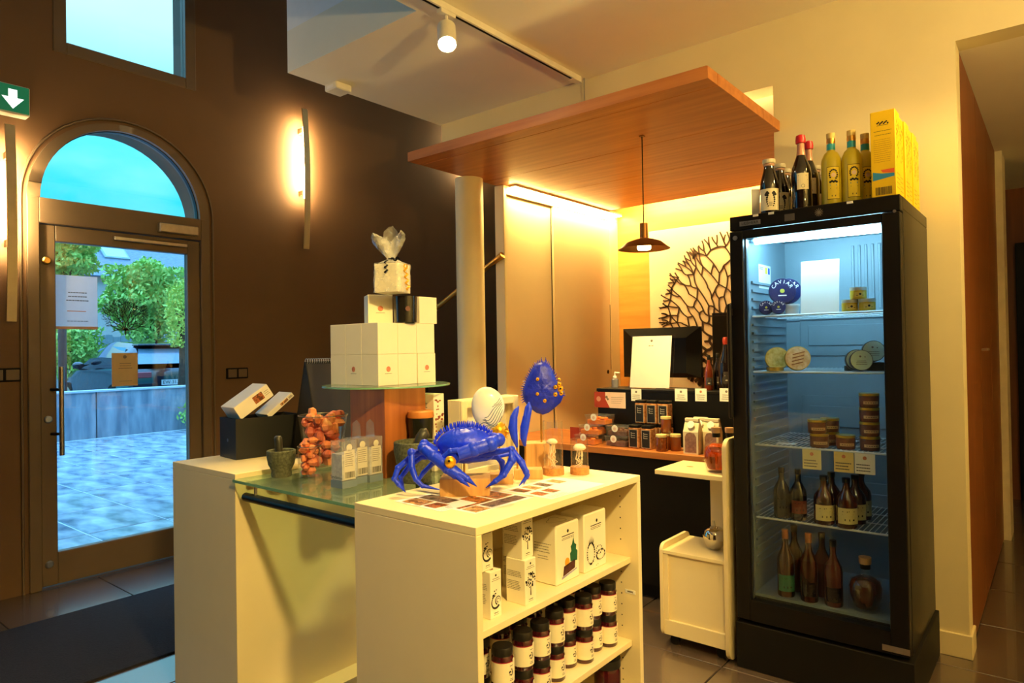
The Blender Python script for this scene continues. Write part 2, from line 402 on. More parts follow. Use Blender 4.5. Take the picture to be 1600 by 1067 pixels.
# arched light above the door
w1 = st(bpy.data.objects.new('window_1', None)); COL.objects.link(w1); w1.location = (XW, DC, 0)
MB().face([(-0.03, 0.482*math.cos(a), ZI+0.01+0.5*math.sin(a)) for a in [PI*i/28 for i in range(29)]]).build('pane', m_pane, w1)
gb = MB(); 
for i in range(28):
    a, b = PI*i/28, PI*(i+1)/28
    gb.prism([(0.482*math.cos(a), ZI+0.01+0.502*math.sin(a)), (0.49*math.cos(a), ZI+0.01+0.51*math.sin(a)), (0.49*math.cos(b), ZI+0.01+0.51*math.sin(b)), (0.482*math.cos(b), ZI+0.01+0.502*math.sin(b))], 0.03, FXm(-0.04))
gb.build('gasket', m_black, w1)
# square window high in the wall
w2 = st(bpy.data.objects.new('window_2', None)); COL.objects.link(w2); w2.location = (XW, 0, 0)
f2 = 0.072
for a in ((W2[0], W2[0]+f2, W2[2], W2[3]), (W2[1]-f2, W2[1], W2[2], W2[3])): bx('frame_stile', m_frame, w2, -0.07, 0.012, *a, 0.004)
for a in ((W2[0]+f2, W2[1]-f2, W2[2], W2[2]+f2), (W2[0]+f2, W2[1]-f2, W2[3]-f2, W2[3])): bx('frame_rail', m_frame, w2, -0.07, 0.012, *a, 0.004)
bx('pane', m_pane, w2, -0.034, -0.026, W2[0]+f2, W2[1]-f2, W2[2]+f2, W2[3]-f2)

for k, (a, b, c, d) in enumerate(ADDED_WIN):
    w3 = st(bpy.data.objects.new('window_%d' % (3+k), None)); COL.objects.link(w3); w3.location = (XW, 0, 0)  # added window, out of view, there for its daylight
    for q in ((a, a+f2, c, d), (b-f2, b, c, d), ((a+b)/2-f2/2, (a+b)/2+f2/2, c, d)): bx('frame_stile', m_frame, w3, -0.07, 0.012, *q, 0.004)
    for q in ((a+f2, (a+b)/2-f2/2, c, c+f2), ((a+b)/2+f2/2, b-f2, c, c+f2), (a+f2, (a+b)/2-f2/2, d-f2, d), ((a+b)/2+f2/2, b-f2, d-f2, d)): bx('frame_rail', m_frame, w3, -0.07, 0.012, *q, 0.004)
    for q in ((a+f2, (a+b)/2-f2/2), ((a+b)/2+f2/2, b-f2)): bx('pane', m_pane, w3, -0.034, -0.026, *q, c+f2, d-f2)

# ------------------------------------------------------------------ canopy of wood over the till
CX0, CX1, CY0, CY1, CZ = -2.93, -1.105, 2.66, 4.70, 2.5
cp = thing('wooden_canopy', 'cherry-wood ceiling canopy hanging over the till counter', 'canopy', (CX0, CY0, CZ))
ys = [0.0, 0.10, 0.66, 1.22, CY1-CY0]
for i in range(4):
    bx('plank', m_wood, cp, 0.0, CX1-CX0, ys[i]+(0.005 if i else 0), ys[i+1], 0.0, 0.052, 0.0008)
bx('back_board', m_wood, cp, 0.0, CX1-CX0-0.03, CY1-CY0-0.06, YN-CY0-0.002, 0.115, 0.13)
bx('core_board', m_wood, cp, 0.01, CX1-CX0-0.01, 0.01, CY1-CY0-0.02, 0.052, 0.058)
bx('bridge', m_wood, cp, 0.10, 0.14, CY1-CY0-0.1, YN-CY0-0.01, 0.058, 0.115)
bx('bridge', m_wood, cp, 1.72, 1.76, CY1-CY0-0.1, YN-CY0-0.01, 0.058, 0.115)
MB().cyl((0.655, 0.885, 0.058), (0.655, 0.885, ZC-CZ), 0.004, n=6).build('suspension_cable', m_steel, cp)
MB().cyl((1.5, 1.0, 0.058), (1.5, 1.0, 2.95-CZ), 0.004, n=6).build('suspension_cable', m_steel, cp)
MB().cyl((0.3, 1.2, 0.058), (0.3, 1.2, 2.95-CZ), 0.004, n=6).build('suspension_cable', m_steel, cp)
def led(name, label, x0, x1, y0, y1, z0, z1, s, side):
    t = thing(name, label, 'light strip', ((x0+x1)/2, (y0+y1)/2, z0)); cx, cy = (x0+x1)/2, (y0+y1)/2
    bx('profile', m_white, t, x0-cx, x1-cx, y0-cy, y1-cy, 0, z1-z0)
    e = EM('warm LED %g' % s, WARM, s); d = 0.001
    if side == '-z': bx('diffuser', e, t, x0-cx+d, x1-cx-d, y0-cy+d, y1-cy-d, -0.004, 0.0)
    if side == '+z': bx('diffuser', e, t, x0-cx+d, x1-cx-d, y0-cy+d, y1-cy-d, z1-z0, z1-z0+0.004)
    if side == '+y': bx('diffuser', e, t, x0-cx+d, x1-cx-d, y1-cy, y1-cy+0.004, d, z1-z0-d)
    return t
led('light_strip', 'glowing LED strip above the cream sliding panels under the wooden canopy', -2.858, -2.80, 3.50, 4.90, CZ-0.016, CZ-0.001, 110, '-z')
led('light_strip', 'LED strip hidden behind the rear edge of the wooden canopy', -2.7, -1.25, CY1-0.03, CY1-0.001, CZ+0.06, CZ+0.085, 300, '+y')
led('light_strip', 'LED strip lying on top of the wooden canopy', -2.5, -1.2, 3.95, 3.99, CZ+0.0595, CZ+0.075, 110, '+z')

# ------------------------------------------------------------------ sliding-panel partition left of the till
sp = thing('sliding_panel_partition', 'cream partition with two tall sliding panels beside the till niche', 'partition', (-2.95, 3.456, 0))
m_cream = M('cream panel', srgb(236, 214, 172), 0.5, var=0.02, scale=3)
bx('end_post', m_white, sp, 0.0, 0.08, 0.0, 0.03, 0.0, CZ-0.001, 0.003)
bx('back_panel', m_cream, sp, 0.0, 0.04, 0.03, YN-3.456, 0.0, CZ-0.001)
bx('top_rail', m_white, sp, 0.04, 0.08, 0.03, YN-3.456-0.001, 2.44, CZ-0.001, 0.002)
d1 = bx('sliding_panel', m_cream, sp, 0.042, 0.058, 0.03, 0.60, 0.012, 2.438, 0.002)
d2 = bx('sliding_panel', m_cream, sp, 0.060, 0.078, 0.57, 1.36, 0.012, 2.438, 0.002)
bx('end_post', m_white, sp, 0.04, 0.08, 1.36, YN-3.456-0.001, 0.0, 2.44, 0.002)
MB().cyl((0.078, 1.30, 1.20), (0.0795, 1.30, 1.20), 0.016, n=14).build('finger_hole', m_black, d2)
bx('painted_gap_shade', m_black, d1, 0.0582, 0.0588, 0.560, 0.5695, 0.012, 2.43)  # black strip painted in for the shade where the panels overlap
bx('groove', m_black, d2, 0.0775, 0.0785, 1.345, 1.352, 1.22, 1.75)

# round column
co = thing('round_column', 'round white column standing at the edge of the wooden canopy', 'column', (-2.945, 3.20, 0))
MB().lathe([(0.0, 0.0), (0.0905, 0.0), (0.0905, 2.499), (0.0, 2.499)], 32).build('shaft', m_white, co, 40)
MB().lathe([(0.0905, 0.0), (0.098, 0.0), (0.098, 0.06), (0.0905, 0.062)], 32).build('base_ring', m_white, co, 40)

# stairs behind the column
m_tread = M('dark stair wood', srgb(70, 42, 26), 0.45, scale=4, stretch=(1, 8, 8), col2=srgb(92, 56, 34))
sr = thing('staircase', 'dark wooden staircase rising behind the white column', 'stairs', (-4.70, 4.2, 0))
for k in range(9):
    bx('tread', m_tread, sr, 0.19*k, 0.19*k+0.22, 0.0, 1.1, 0.175*(k+1)-0.03, 0.175*(k+1), 0.003)
    bx('riser', m_blackm, sr, 0.19*k+0.02, 0.19*k+0.035, 0.0, 1.1, 0.175*k, 0.175*(k+1)-0.03)
sg = MB(); sg.prism([(-0.02, 0.0), (0.2, 0.0), (1.74, 1.42), (1.74, 1.68), (-0.02, 0.06)], 0.03, FY((0, 0, 0))); sg.build('stringer', m_blackm, sr)
hr = thing('stair_handrail', 'sloping brass handrail running behind the white column', 'handrail', (-4.0, 3.44, 0))
a = pY(783, 400, 3.44)-Vector((-4.0, 3.44, 0)); b = pY(655, 503, 3.44)-Vector((-4.0, 3.44, 0))
MB().cyl(b, a, 0.019, n=12).build('rail', m_brass, hr, 40)
MB().cyl(a-(a-b).normalized()*0.02, a+(a-b).normalized()*0.015, 0.023, n=12).build('end_cap', m_brass, hr, 40)
q = b+(a-b)*0.08
MB().cyl((q.x, 0, 0), q, 0.014, n=8).build('post', m_blackm, hr, 40)

# entrance mat
mt = thing('door_mat', 'dark coarse mat on the floor before the glass entrance door', 'mat', (-3.73, 0.6, 0))
m_mat = M('mat fibre', srgb(30, 28, 36), 0.95, var=0.35, scale=160, bump=0.6)
bx('mat_pile', m_mat, mt, -0.475, 0.475, -1.6, 1.6, 0.0, 0.010, 0.003)
# ------------------------------------------------------------------ lamps of the room, some added out of view
def aim(o, d): o.rotation_euler = Vector(d).to_track_quat('-Z', 'Y').to_euler()
def spot_lamp(parent, loc, target, watts, deg, blend=0.5, size=0.035, col=WARM):
    ld = bpy.data.lights.new('spot_beam', 'SPOT'); ld.energy = watts; ld.color = col; ld.spot_size = math.radians(deg); ld.spot_blend = blend; ld.shadow_soft_size = size
    o = bpy.data.objects.new('spot_beam', ld); COL.objects.link(o); o.parent = parent; o.location = loc
    aim(o, Vector(target)-(Vector(parent.location)+Vector(loc))); return o
m_lens = EM('lit lens', (1.0, 0.86, 0.55), 90)
m_lampw = M('white lamp metal', srgb(232, 226, 212), 0.4)
def track_spot(label, x, y, z, target, watts, deg, size=0.04, rad=0.045, blend=0.5):
    t = thing('track_spotlight', label, 'spotlight', (x, y, ZC-0.035), 0, 'spotlights on the ceiling tracks')
    c = Vector((0, 0, z-(ZC-0.035))); d = (Vector(target)-Vector((x, y, z))).normalized()
    bx('adapter', m_lampw, t, -0.017, 0.017, -0.05, 0.05, -0.02, 0.0, 0.002)
    MB().cyl((0, 0, -0.02), c, 0.008, n=8).build('stem', m_lampw, t, 40)
    h = MB(); h.tube([c-d*0.07, c-d*0.06, c+d*0.06, c+d*0.07], [rad*0.75, rad, rad, rad], 20).build('lamp_head', m_lampw, t, 40)
    MB().tube([c+d*0.070, c+d*0.074], [rad*0.88, rad*0.88], 20).build('lens', m_lens, t)
    spot_lamp(t, c+d*0.09, target, watts, deg, blend, size); return t
def track(label, x, y0, y1):
    t = thing('lighting_track', label, 'lighting track', (x, y0, ZC-0.035), 0, 'ceiling lighting tracks')
    bx('rail', m_lampw, t, -0.018, 0.018, 0.0, y1-y0, 0.0, 0.034, 0.002)
    bx('slot', m_blackm, t, -0.007, 0.007, 0.01, y1-y0-0.01, -0.001, 0.0)
    bx('end_feed', m_lampw, t, -0.022, 0.022, y1-y0-0.09, y1-y0, -0.006, 0.0, 0.002); return t
track('white lighting track ending at the cream wall above the wooden canopy', -2.288, -1.6, 3.51)
track('added white lighting track, out of view over the shop floor', 0.55, -1.6, 3.4)  # second track, added out of view to carry the extra spotlights
q = pX(698, 55, -2.288)
track_spot('bright spotlight on the track that ends above the wooden canopy', -2.288, q.y, q.z, (-1.45, 1.55, 0.95), 150, 75)
UNSEEN_SPOTS = [((0.55, 0.55, 2.9), (-1.68, 1.66, 0.85), 330, 48, 'unseen spotlight on the added track aimed at the crab display'),  # spotlights added out of view; the first follows the display's shadows
         ((0.55, 2.85, 2.9), (-1.5, 3.4, 0.9), 75, 70, 'added unseen spotlight on the shop-floor track aimed at the fridge'),
         ((0.55, 1.6, 2.9), (2.55, 1.7, 2.3), 450, 140, 'added fill spotlight on the shop-floor track bouncing off the wall opposite the entrance')]  # added for soft light bounced off the wall
for (p, tg, w, dg, lab) in UNSEEN_SPOTS: track_spot(lab, *p, tg, w, dg, 0.10)

# added uplighter, out of view, brightening the ceiling and upper walls
up = thing('added_uplighter', 'added slim floor lamp with upturned bowl, unseen, brightening the ceiling', 'floor lamp', (1.75, 0.9, 0))
MB().lathe([(0, 0), (0.14, 0), (0.14, 0.02), (0.015, 0.03), (0.012, 1.72), (0, 1.72)], 24).build('stand', m_steel, up, 40)
MB().lathe([(0.012, 1.72), (0.06, 1.74), (0.15, 1.82), (0.147, 1.82), (0.058, 1.745), (0.0, 1.73)], 28).build('bowl', m_lampw, up, 50)
MB().ell((0, 0, 1.785), (0.03, 0.03, 0.03), 12, 8).build('bulb', EM('added uplighter bulb', WARM, 20), up, 80)
spot_lamp(up, (0, 0, 1.83), (1.75-0.5, 0.9+0.4, 4.5), 310, 155, 0.3, 0.06)

# long upright wall sconces
m_sc = M('sconce metal', srgb(206, 186, 142), 0.4, metal=0.3)
def sconce(label, y, z0, z1):
    t = thing('wall_sconce', label, 'wall lamp', (XW, y, z0)); h = z1-z0
    b = MB(); n = 12
    for i in range(n):
        a, c = i/n, (i+1)/n
        xa, xc = 0.105-0.03*(2*a-1)**2, 0.105-0.03*(2*c-1)**2
        b.add([(xa, -0.024, a*h), (xa, 0.024, a*h), (xa+0.012, 0.024, a*h), (xa+0.012, -0.024, a*h), (xc, -0.024, c*h), (xc, 0.024, c*h), (xc+0.012, 0.024, c*h), (xc+0.012, -0.024, c*h)],
              [(0, 1, 5, 4), (1, 2, 6, 5), (2, 3, 7, 6), (3, 0, 4, 7)]+([(0, 3, 2, 1)] if i == 0 else [])+([(4, 5, 6, 7)] if i == n-1 else []))
    b.build('bar', m_sc, t, 30)
    for k in (0.40, 0.85): bx('wall_bracket', m_sc, t, 0.0, 0.095, -0.012, 0.012, k*h-0.02, k*h+0.02)
    bx('light_strip', EM('sconce LED', (1.0, 0.72, 0.33), 330), t, 0.078, 0.082, -0.017, 0.017, 0.36*h, 0.90*h)
    return t
a = pX(470, 175, XW); b = pX(466, 390, XW)
sconce('slender curved wall sconce glowing on the brown wall beside the arched door', a.y-0.02, b.z, a.z)
a = pX(12, 200, XW); b = pX(8, 503, XW)
sconce('slender wall sconce glowing below the green exit sign', a.y-0.01, b.z, a.z)
sconce('added slender wall sconce, unseen, warming the stairwell behind the white column', 5.14, 2.80, 3.93)  # added behind the column to put warm light into the stairwell

# green exit sign
a = pX(47, 183, XW+0.08); b = pX(0, 145, XW+0.08)
es = thing('exit_sign', 'lit green emergency exit sign with white down arrow on brown wall', 'sign', (XW, a.y-0.19, a.z))
m_green = M('exit green', srgb(6, 80, 50), 0.4, emit=(0.0, 0.085, 0.035), es=1.0)
bx('housing', m_lampw, es, 0.0, 0.08, -0.19, 0.19, 0.0, 0.17, 0.004)
bx('green_panel', m_green, es, 0.08, 0.084, -0.185, 0.185, 0.01, 0.165)
ar = MB(); mm = FX((0.0848, 0.105, 0.085)); ar.face([(-0.022, 0.055, 0), (-0.022, 0.0, 0), (0.022, 0.0, 0), (0.022, 0.055, 0)], mm); ar.face([(-0.055, 0.008, 0), (0, -0.058, 0), (0.055, 0.008, 0)], mm)
ar.build('arrow', EM('sign white', (0.85, 1.0, 0.95), 1.1), es, recalc=False)
ar = MB(); mm = FX((0.0848, -0.06, 0.085)); ar.disc(-0.01, 0.05, 0.012, 12, mm); ar.face([(-0.03, 0.035, 0), (-0.035, 0.0, 0), (-0.01, -0.02, 0), (-0.02, -0.055, 0), (0.0, -0.055, 0), (0.012, -0.015, 0), (0.0, 0.01, 0), (0.03, 0.005, 0), (0.03, 0.018, 0), (-0.002, 0.035, 0)], mm)
ar.build('running_figure', EM('sign white', (0.85, 1.0, 0.95), 1.1), es, recalc=False)

# sensor box under the low ceiling, light switches on the brown wall
p = pZ(507, 139, ZC)
se = thing('ceiling_sensor', 'small white sensor box at the edge of the low ceiling', 'sensor', (-3.50, p.y+0.02, ZC-0.045))
bx('case', m_lampw, se, -0.06, 0.06, -0.06, 0.06, 0.0, 0.044, 0.006); bx('lens', m_paper, se, -0.03, 0.03, -0.0615, -0.06, 0.01, 0.03)
for (px, py, lab) in ((370, 583, 'brown double light switch between the glass door and the display counter'), (6, 586, 'brown double light switch below the sconce under the exit sign')):
    p = pX(px, py, XW); s = thing('light_switch', lab, 'light switch', (XW, p.y, p.z-0.04))
    bx('plate', m_blackm, s, 0.0, 0.012, -0.085, 0.085, 0.0, 0.08, 0.004)
    for k in (-0.04, 0.04): bx('rocker', m_frame, s, 0.012, 0.016, k-0.033, k+0.033, 0.01, 0.07, 0.002)

# pendant lamp at the till
p = pZ(1003, 212, CZ); y = p.y
pd = thing('pendant_lamp', 'brass pendant lamp with shallow dish shade hanging from the wooden canopy', 'lamp', (p.x, y, CZ))
sh = (pY(971, 387, y)-pY(1043, 387, y)).length/2; zt = pY(1005, 349, y).z-CZ; z1 = pY(1006, 372, y).z-CZ; z0 = pY(1006, 389, y).z-CZ
m_br2 = M('aged brass', srgb(150, 104, 56), 0.35, metal=0.8, var=0.1)
MB().cyl((0, 0, zt), (0, 0, 0), 0.0028, n=6).build('cord', m_blackm, pd)
MB().lathe([(0.0, zt), (0.021, zt), (0.021, z1-0.002), (0.0, z1-0.002)], 20).build('socket', m_br2, pd, 40)
MB().lathe([(0.02, z1), (0.05, z1-0.008), (0.09, z1-0.022), (sh-0.006, z0+0.003), (sh, z0), (sh-0.003, z0-0.001), (0.088, z1-0.026), (0.05, z1-0.013), (0.02, z1-0.006)], 36).build('lamp_shade', m_br2, pd, 50)
MB().lathe([(0.0, z0-0.004), (0.032, z0-0.004), (0.036, z0+0.004), (0.034, z1-0.012)], 20).build('light_diffuser', EM('pendant light', WARM, 18), pd, 40)
bx('ceiling_rose', m_br2, pd, -0.012, 0.012, -0.012, 0.012, -0.006, 0.0)
pl = bpy.data.lights.new('pendant_beam', 'SPOT'); pl.energy = 75; pl.color = WARM; pl.spot_size = math.radians(120); pl.shadow_soft_size = 0.03
po = bpy.data.objects.new('pendant_beam', pl); COL.objects.link(po); po.parent = pd; po.location = (0, 0, z0-0.012)

# ------------------------------------------------------------------ outside the door
XT = -13.16
m_slate = M('wet slate slab', srgb(76, 96, 116), 0.10, scale=2.0, detail=3.0, bump=0.4, col2=srgb(210, 220, 226), stretch=(1, 2.4, 1))
m_conc = M('stained concrete', srgb(96, 108, 124), 0.8, scale=2.2, col2=srgb(150, 158, 168), detail=8, stretch=(1, 3, 0.7))
tg = st(bx('floor_terrace', M('mortar bed', srgb(186, 198, 204), 0.6), None, XT-0.2, XW-0.34, -3, 12, -0.12, -0.042))
sl0 = None
for i in range(8):
    for j in range(18):
        x = XW-0.36-0.49-0.98*i; y = -1.0+0.305+0.61*j+(0.0)
        if not (0.6 < y < 9.0): continue
        if x-0.485 < XT: continue
        if sl0 is None: sl0 = MB().box(-0.480, 0.480, -0.295, 0.295, -0.03, 0.008, 0.004).build('slab', m_slate, tg); o = sl0
        else: o = sl0.copy(); COL.objects.link(o)
        o.location = (x, y, -0.042); o.rotation_euler = (random.uniform(-.004, .004), random.uniform(-.004, .004), PI*random.randint(0, 1))
wl = st(bx('wall_terrace', m_conc, None, XT-0.2, XT, -3, 13, -0.05, 0.765))
for k in range(7): bx('coping', M('pale coping', srgb(176, 184, 190), 0.6), wl, XT-0.24, XT+0.03, -3+2.3*k, -3+2.3*k+2.29, 0.765, 0.80, 0.004)
for yj in (3.35, 4.55, 8.1): bx('joint', M('dark joint', srgb(52, 58, 66), 0.9), wl, XT, XT+0.004, yj, yj+0.02, -0.04, 0.765)
st(bx('ground_street', M('asphalt', srgb(96, 100, 106), 0.7, var=0.2, scale=40, bump=0.2), None, -60, XT-0.2, -20, 40, 0.05, 0.2))

def leaves(n, c, r, size, seed, shell=0.55):
    rd = random.Random(seed); b = MB()
    for i in range(n):
        while True:
            d = Vector((rd.uniform(-1, 1), rd.uniform(-1, 1), rd.uniform(-1, 1)))
            if shell < d.length < 1: break
        lump = 1+0.18*math.sin(5*d.x+seed)*math.sin(6*d.y)+0.12*math.sin(9*d.z+seed)
        p = Vector(c)+Vector((d.x*r[0], d.y*r[1], d.z*r[2]))*lump
        u = Vector((rd.gauss(0, 1), rd.gauss(0, 1), rd.gauss(0, 1))).normalized(); w = u.orthogonal().normalized(); s = size*rd.uniform(0.6, 1.3)
        b.add([p-u*s, p-w*s*0.4, p+u*s, p+w*s*0.4], [(0, 1, 2, 3)])
    return b
m_leaf = M('green leaves', srgb(130, 180, 80), 0.6, scale=3, col2=srgb(196, 226, 120))
m_leaf2 = M('yellow green leaves', srgb(160, 190, 70), 0.6, scale=3, col2=srgb(216, 230, 110))
m_bark = M('bark', srgb(70, 56, 44), 0.9, var=0.3, scale=20, bump=0.4)
def tree(name, label, px, py, X, wpx, hpx, n, size, mat, seed, trunk=True, zb=0.2):
    c = pX(px, py, X); ry = metres(wpx/2, c); rz = metres(hpx/2, c)
    t = thing(name, label, 'tree' if trunk else 'bush', (c.x, c.y, zb), 0)
    leaves(n, (0, 0, c.z-zb), (ry*0.9, ry, rz), size, seed, 0.35).build('foliage', mat, t, recalc=False)
    zz = c.z-zb
    b = MB(); b.tube([(0, 0, 0), (0.05, 0.03, zz*0.5), (0, 0, zz)], [0.13, 0.10, 0.05], 8)
    for k in range(5):
        a = 1.256*k; b.tube([(0.03, 0.02, zz*(0.35+0.1*k)), (0.5*ry*math.cos(a), 0.5*ry*math.sin(a), zz+rz*0.3)], [0.05, 0.02], 5)
    b.build('trunk', m_bark, t, 60); return t
tree('broad_tree', 'broad rounded green tree standing behind the parked car', 234, 466, -19.5, 120, 128, 9000, 0.085, m_leaf, 3)
tree('street_tree', 'loose green tree left of the slate roof seen through the door', 104, 394, -23.5, 84, 90, 4000, 0.10, m_leaf, 5)
tree('tall_shrub', 'yellow-green shrub at the right edge of the door glass beside the car', 283, 492, -13.9, 44, 105, 2600, 0.04, m_leaf2, 8, False)
tree('hedge_bush', 'low leafy bush beside the dark bollard behind the terrace wall', 112, 545, -19.6, 84, 90, 3600, 0.075, m_leaf, 9, False)
p = pZ(291, 668, -0.03)
pb = thing('potted_sprig', 'small green shrub growing at the foot of the terrace wall', 'bush', (XT+0.25, pX(293, 660, XT+0.25).y+0.1, -0.03))
leaves(300, (0, 0, 0.32), (0.2, 0.22, 0.32), 0.05, 4, 0.2).build('foliage', m_leaf, pb, recalc=False)
MB().cyl((0, 0, 0.0), (0, 0, 0.4), 0.015, n=6).build('stem', m_bark, pb)
p = pX(98, 600, -14.6); p2 = pX(98, 483, -14.6)
bo = thing('bollard', 'tall dark bollard post standing behind the terrace wall', 'bollard', (p.x, p.y, 0.2))
MB().lathe([(0.0, 0), (0.07, 0), (0.07, p2.z-0.24), (0.06, p2.z-0.2), (0.0, p2.z-0.2)], 14).build('post', M('dark blue paint', srgb(30, 34, 46), 0.4), bo, 40)
MB().lathe([(0.0, 0), (0.10, 0), (0.10, 0.03), (0.0, 0.03)], 14).build('foot', m_blackm, bo, 40)
# fence of pale boards and house with slate roof behind
fe = thing('board_fence', 'pale vertical board fence behind the bushes and the car', 'fence', (-21.5, 2.5, 0.2))
m_fb = M('pale board', srgb(150, 166, 176), 0.8, var=0.1)
for k in range(46): bx('board', m_fb, fe, 0, 0.03, 0.2*k, 0.2*k+0.185, 0.0, 1.75+0.03*(k % 3))
bx('rail', m_fb, fe, 0.03, 0.07, 0, 9.2, 1.2, 1.28)
XB = -27.0; ev = pX(160, 432, XB); rt = pX(160, 372, XB-3.2)
hs = thing('slate_roof_house', 'house with blue slate roof and skylight behind the trees', 'house', (XB, 10, 0.2))
m_slr = M('roof slate', srgb(92, 108, 130), 0.5, scale=8, col2=srgb(128, 142, 160), stretch=(1, 1, 6))
m_hw = M('house render', srgb(186, 180, 176), 0.8)
bx('house_wall', m_hw, hs, -6.4, 0.0, -7, 11, 0.0, ev.z-0.2)
z0h = ev.z-0.2; z1h = rt.z+1.0-0.2; dx = 3.2+0.8
ang = math.atan2(z1h-z0h, dx); nrow = 14; Ls = math.hypot(dx, z1h-z0h)
for k in range(nrow):
    u0, u1 = k/nrow, (k+1)/nrow
    m = Matrix.Translation((0.25-dx*u0, 0, z0h-0.05+(z1h-z0h)*u0)) @ Matrix.Rotation(-(PI-ang), 4, 'Y')
    MB().box(0, Ls/nrow+0.06, -7.2, 11.2, -0.03, 0.03, m=Matrix.Translation((0.25-dx*u0, 0, z0h-0.02+(z1h-z0h)*u0)) @ Matrix.Rotation(PI, 4, 'Z') @ Matrix.Rotation(-ang-0.02, 4, 'Y') @ Matrix.Translation((0, -4, 0))).build('slate_course', m_slr, hs)
MB().prism([(0.0, z0h-0.3), (-6.4, z0h-0.3), (-6.4, z0h), (-dx, z1h-0.1), (-2, z0h+0.3)], 0.2, fmat((0, -7, 0), (1, 0, 0), (0, 0, 1))).build('gable', m_hw, hs)
sk = pX(177, 401, XB-1.2)
ux = 1.45/dx
m = Matrix.Translation((0.25-1.45, sk.y-10, z0h-0.02+(z1h-z0h)*ux+0.05)) @ Matrix.Rotation(PI, 4, 'Z') @ Matrix.Rotation(-ang-0.02, 4, 'Y')
sw = MB().box(-0.5, 0.5, -0.45, 0.45, -0.02, 0.06, m=m).build('skylight', m_fb, hs)
MB().box(-0.43, 0.43, -0.38, 0.38, 0.06, 0.07, m=m).build('pane', M('sky glass', srgb(170, 200, 220), 0.05, spec=1.0), sw)
for (px, py, w_, h_) in ((232, 490, 1.0, 1.3), (265, 480, 1.0, 1.3)):
    c = pX(px, py, XB); wn = bx('window', m_fb, hs, 0.0, 0.06, c.y-10-w_/2, c.y-10+w_/2, c.z-0.2-h_/2, c.z-0.2+h_/2)
    bx('pane', M('dim glass', srgb(70, 110, 110), 0.1), wn, 0.06, 0.065, c.y-10-w_/2+0.08, c.y-10+w_/2-0.08, c.z-0.2-h_/2+0.08, c.z-0.2+h_/2-0.08)

# parked dark car, seen from behind; x forward, y to its left
cb = thing('parked_car', 'dark hatchback car parked behind the low terrace wall', 'car', (-14.3, 6.42, 0.2), PI)
m_car = M('dark blue car paint', srgb(26, 30, 44), 0.18, coat=1.0, var=0.03)
m_cgl = M('car window glass', srgb(110, 140, 165), 0.05, spec=1.0)  # pale blue base colour stands in for the reflected sky
def loft(b, secs):
    k = len(secs[0]); vs = [p for s_ in secs for p in s_]; fs = []
    for i in range(len(secs)-1):
        for j in range(k): fs.append((i*k+j, i*k+(j+1) % k, (i+1)*k+(j+1) % k, (i+1)*k+j))
    fs.append(tuple(range(k))); fs.append(tuple((len(secs)-1)*k+j for j in range(k))); b.add(vs, fs); return b
def sec(x, w, zl, zh, wt): return [(x, -w*0.94, zl), (x, -w, zl+0.12), (x, -w, zl+0.45*(zh-zl)), (x, -wt, zh-0.05), (x, -wt*0.9, zh), (x, wt*0.9, zh), (x, wt, zh-0.05), (x, w, zl+0.45*(zh-zl)), (x, w, zl+0.12), (x, w*0.94, zl)]
lw = loft(MB(), [sec(0.0, 0.80, 0.42, 0.86, 0.74), sec(0.06, 0.87, 0.30, 0.92, 0.80), sec(0.5, 0.90, 0.22, 0.95, 0.86), sec(1.2, 0.91, 0.20, 0.95, 0.87), sec(2.6, 0.91, 0.20, 0.94, 0.86), sec(3.2, 0.90, 0.20, 0.92, 0.82), sec(3.9, 0.86, 0.25, 0.78, 0.74), sec(4.15, 0.74, 0.35, 0.66, 0.62)])
lw.build('body', m_car, cb, 40)
gh = loft(MB(), [sec(0.10, 0.80, 0.90, 0.96, 0.74), sec(0.45, 0.80, 0.90, 1.36, 0.60), sec(0.75, 0.80, 0.90, 1.45, 0.58), sec(1.6, 0.82, 0.90, 1.50, 0.60), sec(2.2, 0.82, 0.90, 1.44, 0.58), sec(3.0, 0.80, 0.88, 0.95, 0.70)])
gh.build('cabin', m_car, cb, 35)
MB().add([(0.115, -0.66, 0.98), (0.115, 0.66, 0.98), (0.41, 0.54, 1.33), (0.41, -0.54, 1.33)], [(0, 1, 2, 3)]).build('rear_window', m_cgl, cb)
for s_ in (1, -1):
    for (a, b_, c_, d_) in (((0.62, 1.0), (1.42, 1.0), (1.42, 1.40), (0.72, 1.36)), ((1.48, 1.0), (2.55, 1.0), (2.1, 1.36), (1.48, 1.40))):
        pts = [(x, s_*(0.82-(z-0.9)*0.40+0.012), z) for x, z in (a, b_, c_, d_)]
        MB().add(pts, [(0, 1, 2, 3)]).build('side_window', m_cgl, cb)
    for xw in (0.78, 3.3):
        w_ = MB().lathe([(0.0, -0.1), (0.20, -0.1), (0.30, -0.09), (0.31, 0), (0.30, 0.09), (0.2, 0.1), (0.0, 0.1)], 24, m=Matrix.Translation((xw, s_*0.82, 0.31)) @ Matrix.Rotation(PI/2, 4, 'X')).build('wheel', m_blackm, cb, 40)
        MB().lathe([(0.0, 0.115*s_), (0.19, 0.105*s_), (0.2, 0.1*s_)], 16, m=Matrix.Translation((xw, s_*0.82, 0.31)) @ Matrix.Rotation(-PI/2, 4, 'X')).build('rim', m_steel, w_, 40)
    MB().ell((2.35, s_*1.0, 1.0), (0.07, 0.12, 0.08), 12, 8).build('wing_mirror', m_car, cb, 60)
    bx('tail_lamp', M('tail lamp red', srgb(150, 20, 30), 0.15, coat=1), cb, -0.012, 0.10, s_*0.62-0.17, s_*0.62+0.17, 0.74, 0.86, 0.01)
    bx('rear_reflector', M('tail lamp red', srgb(150, 20, 30), 0.15), cb, 0.02, 0.05, s_*0.60-0.15, s_*0.60+0.15, 0.44, 0.49)
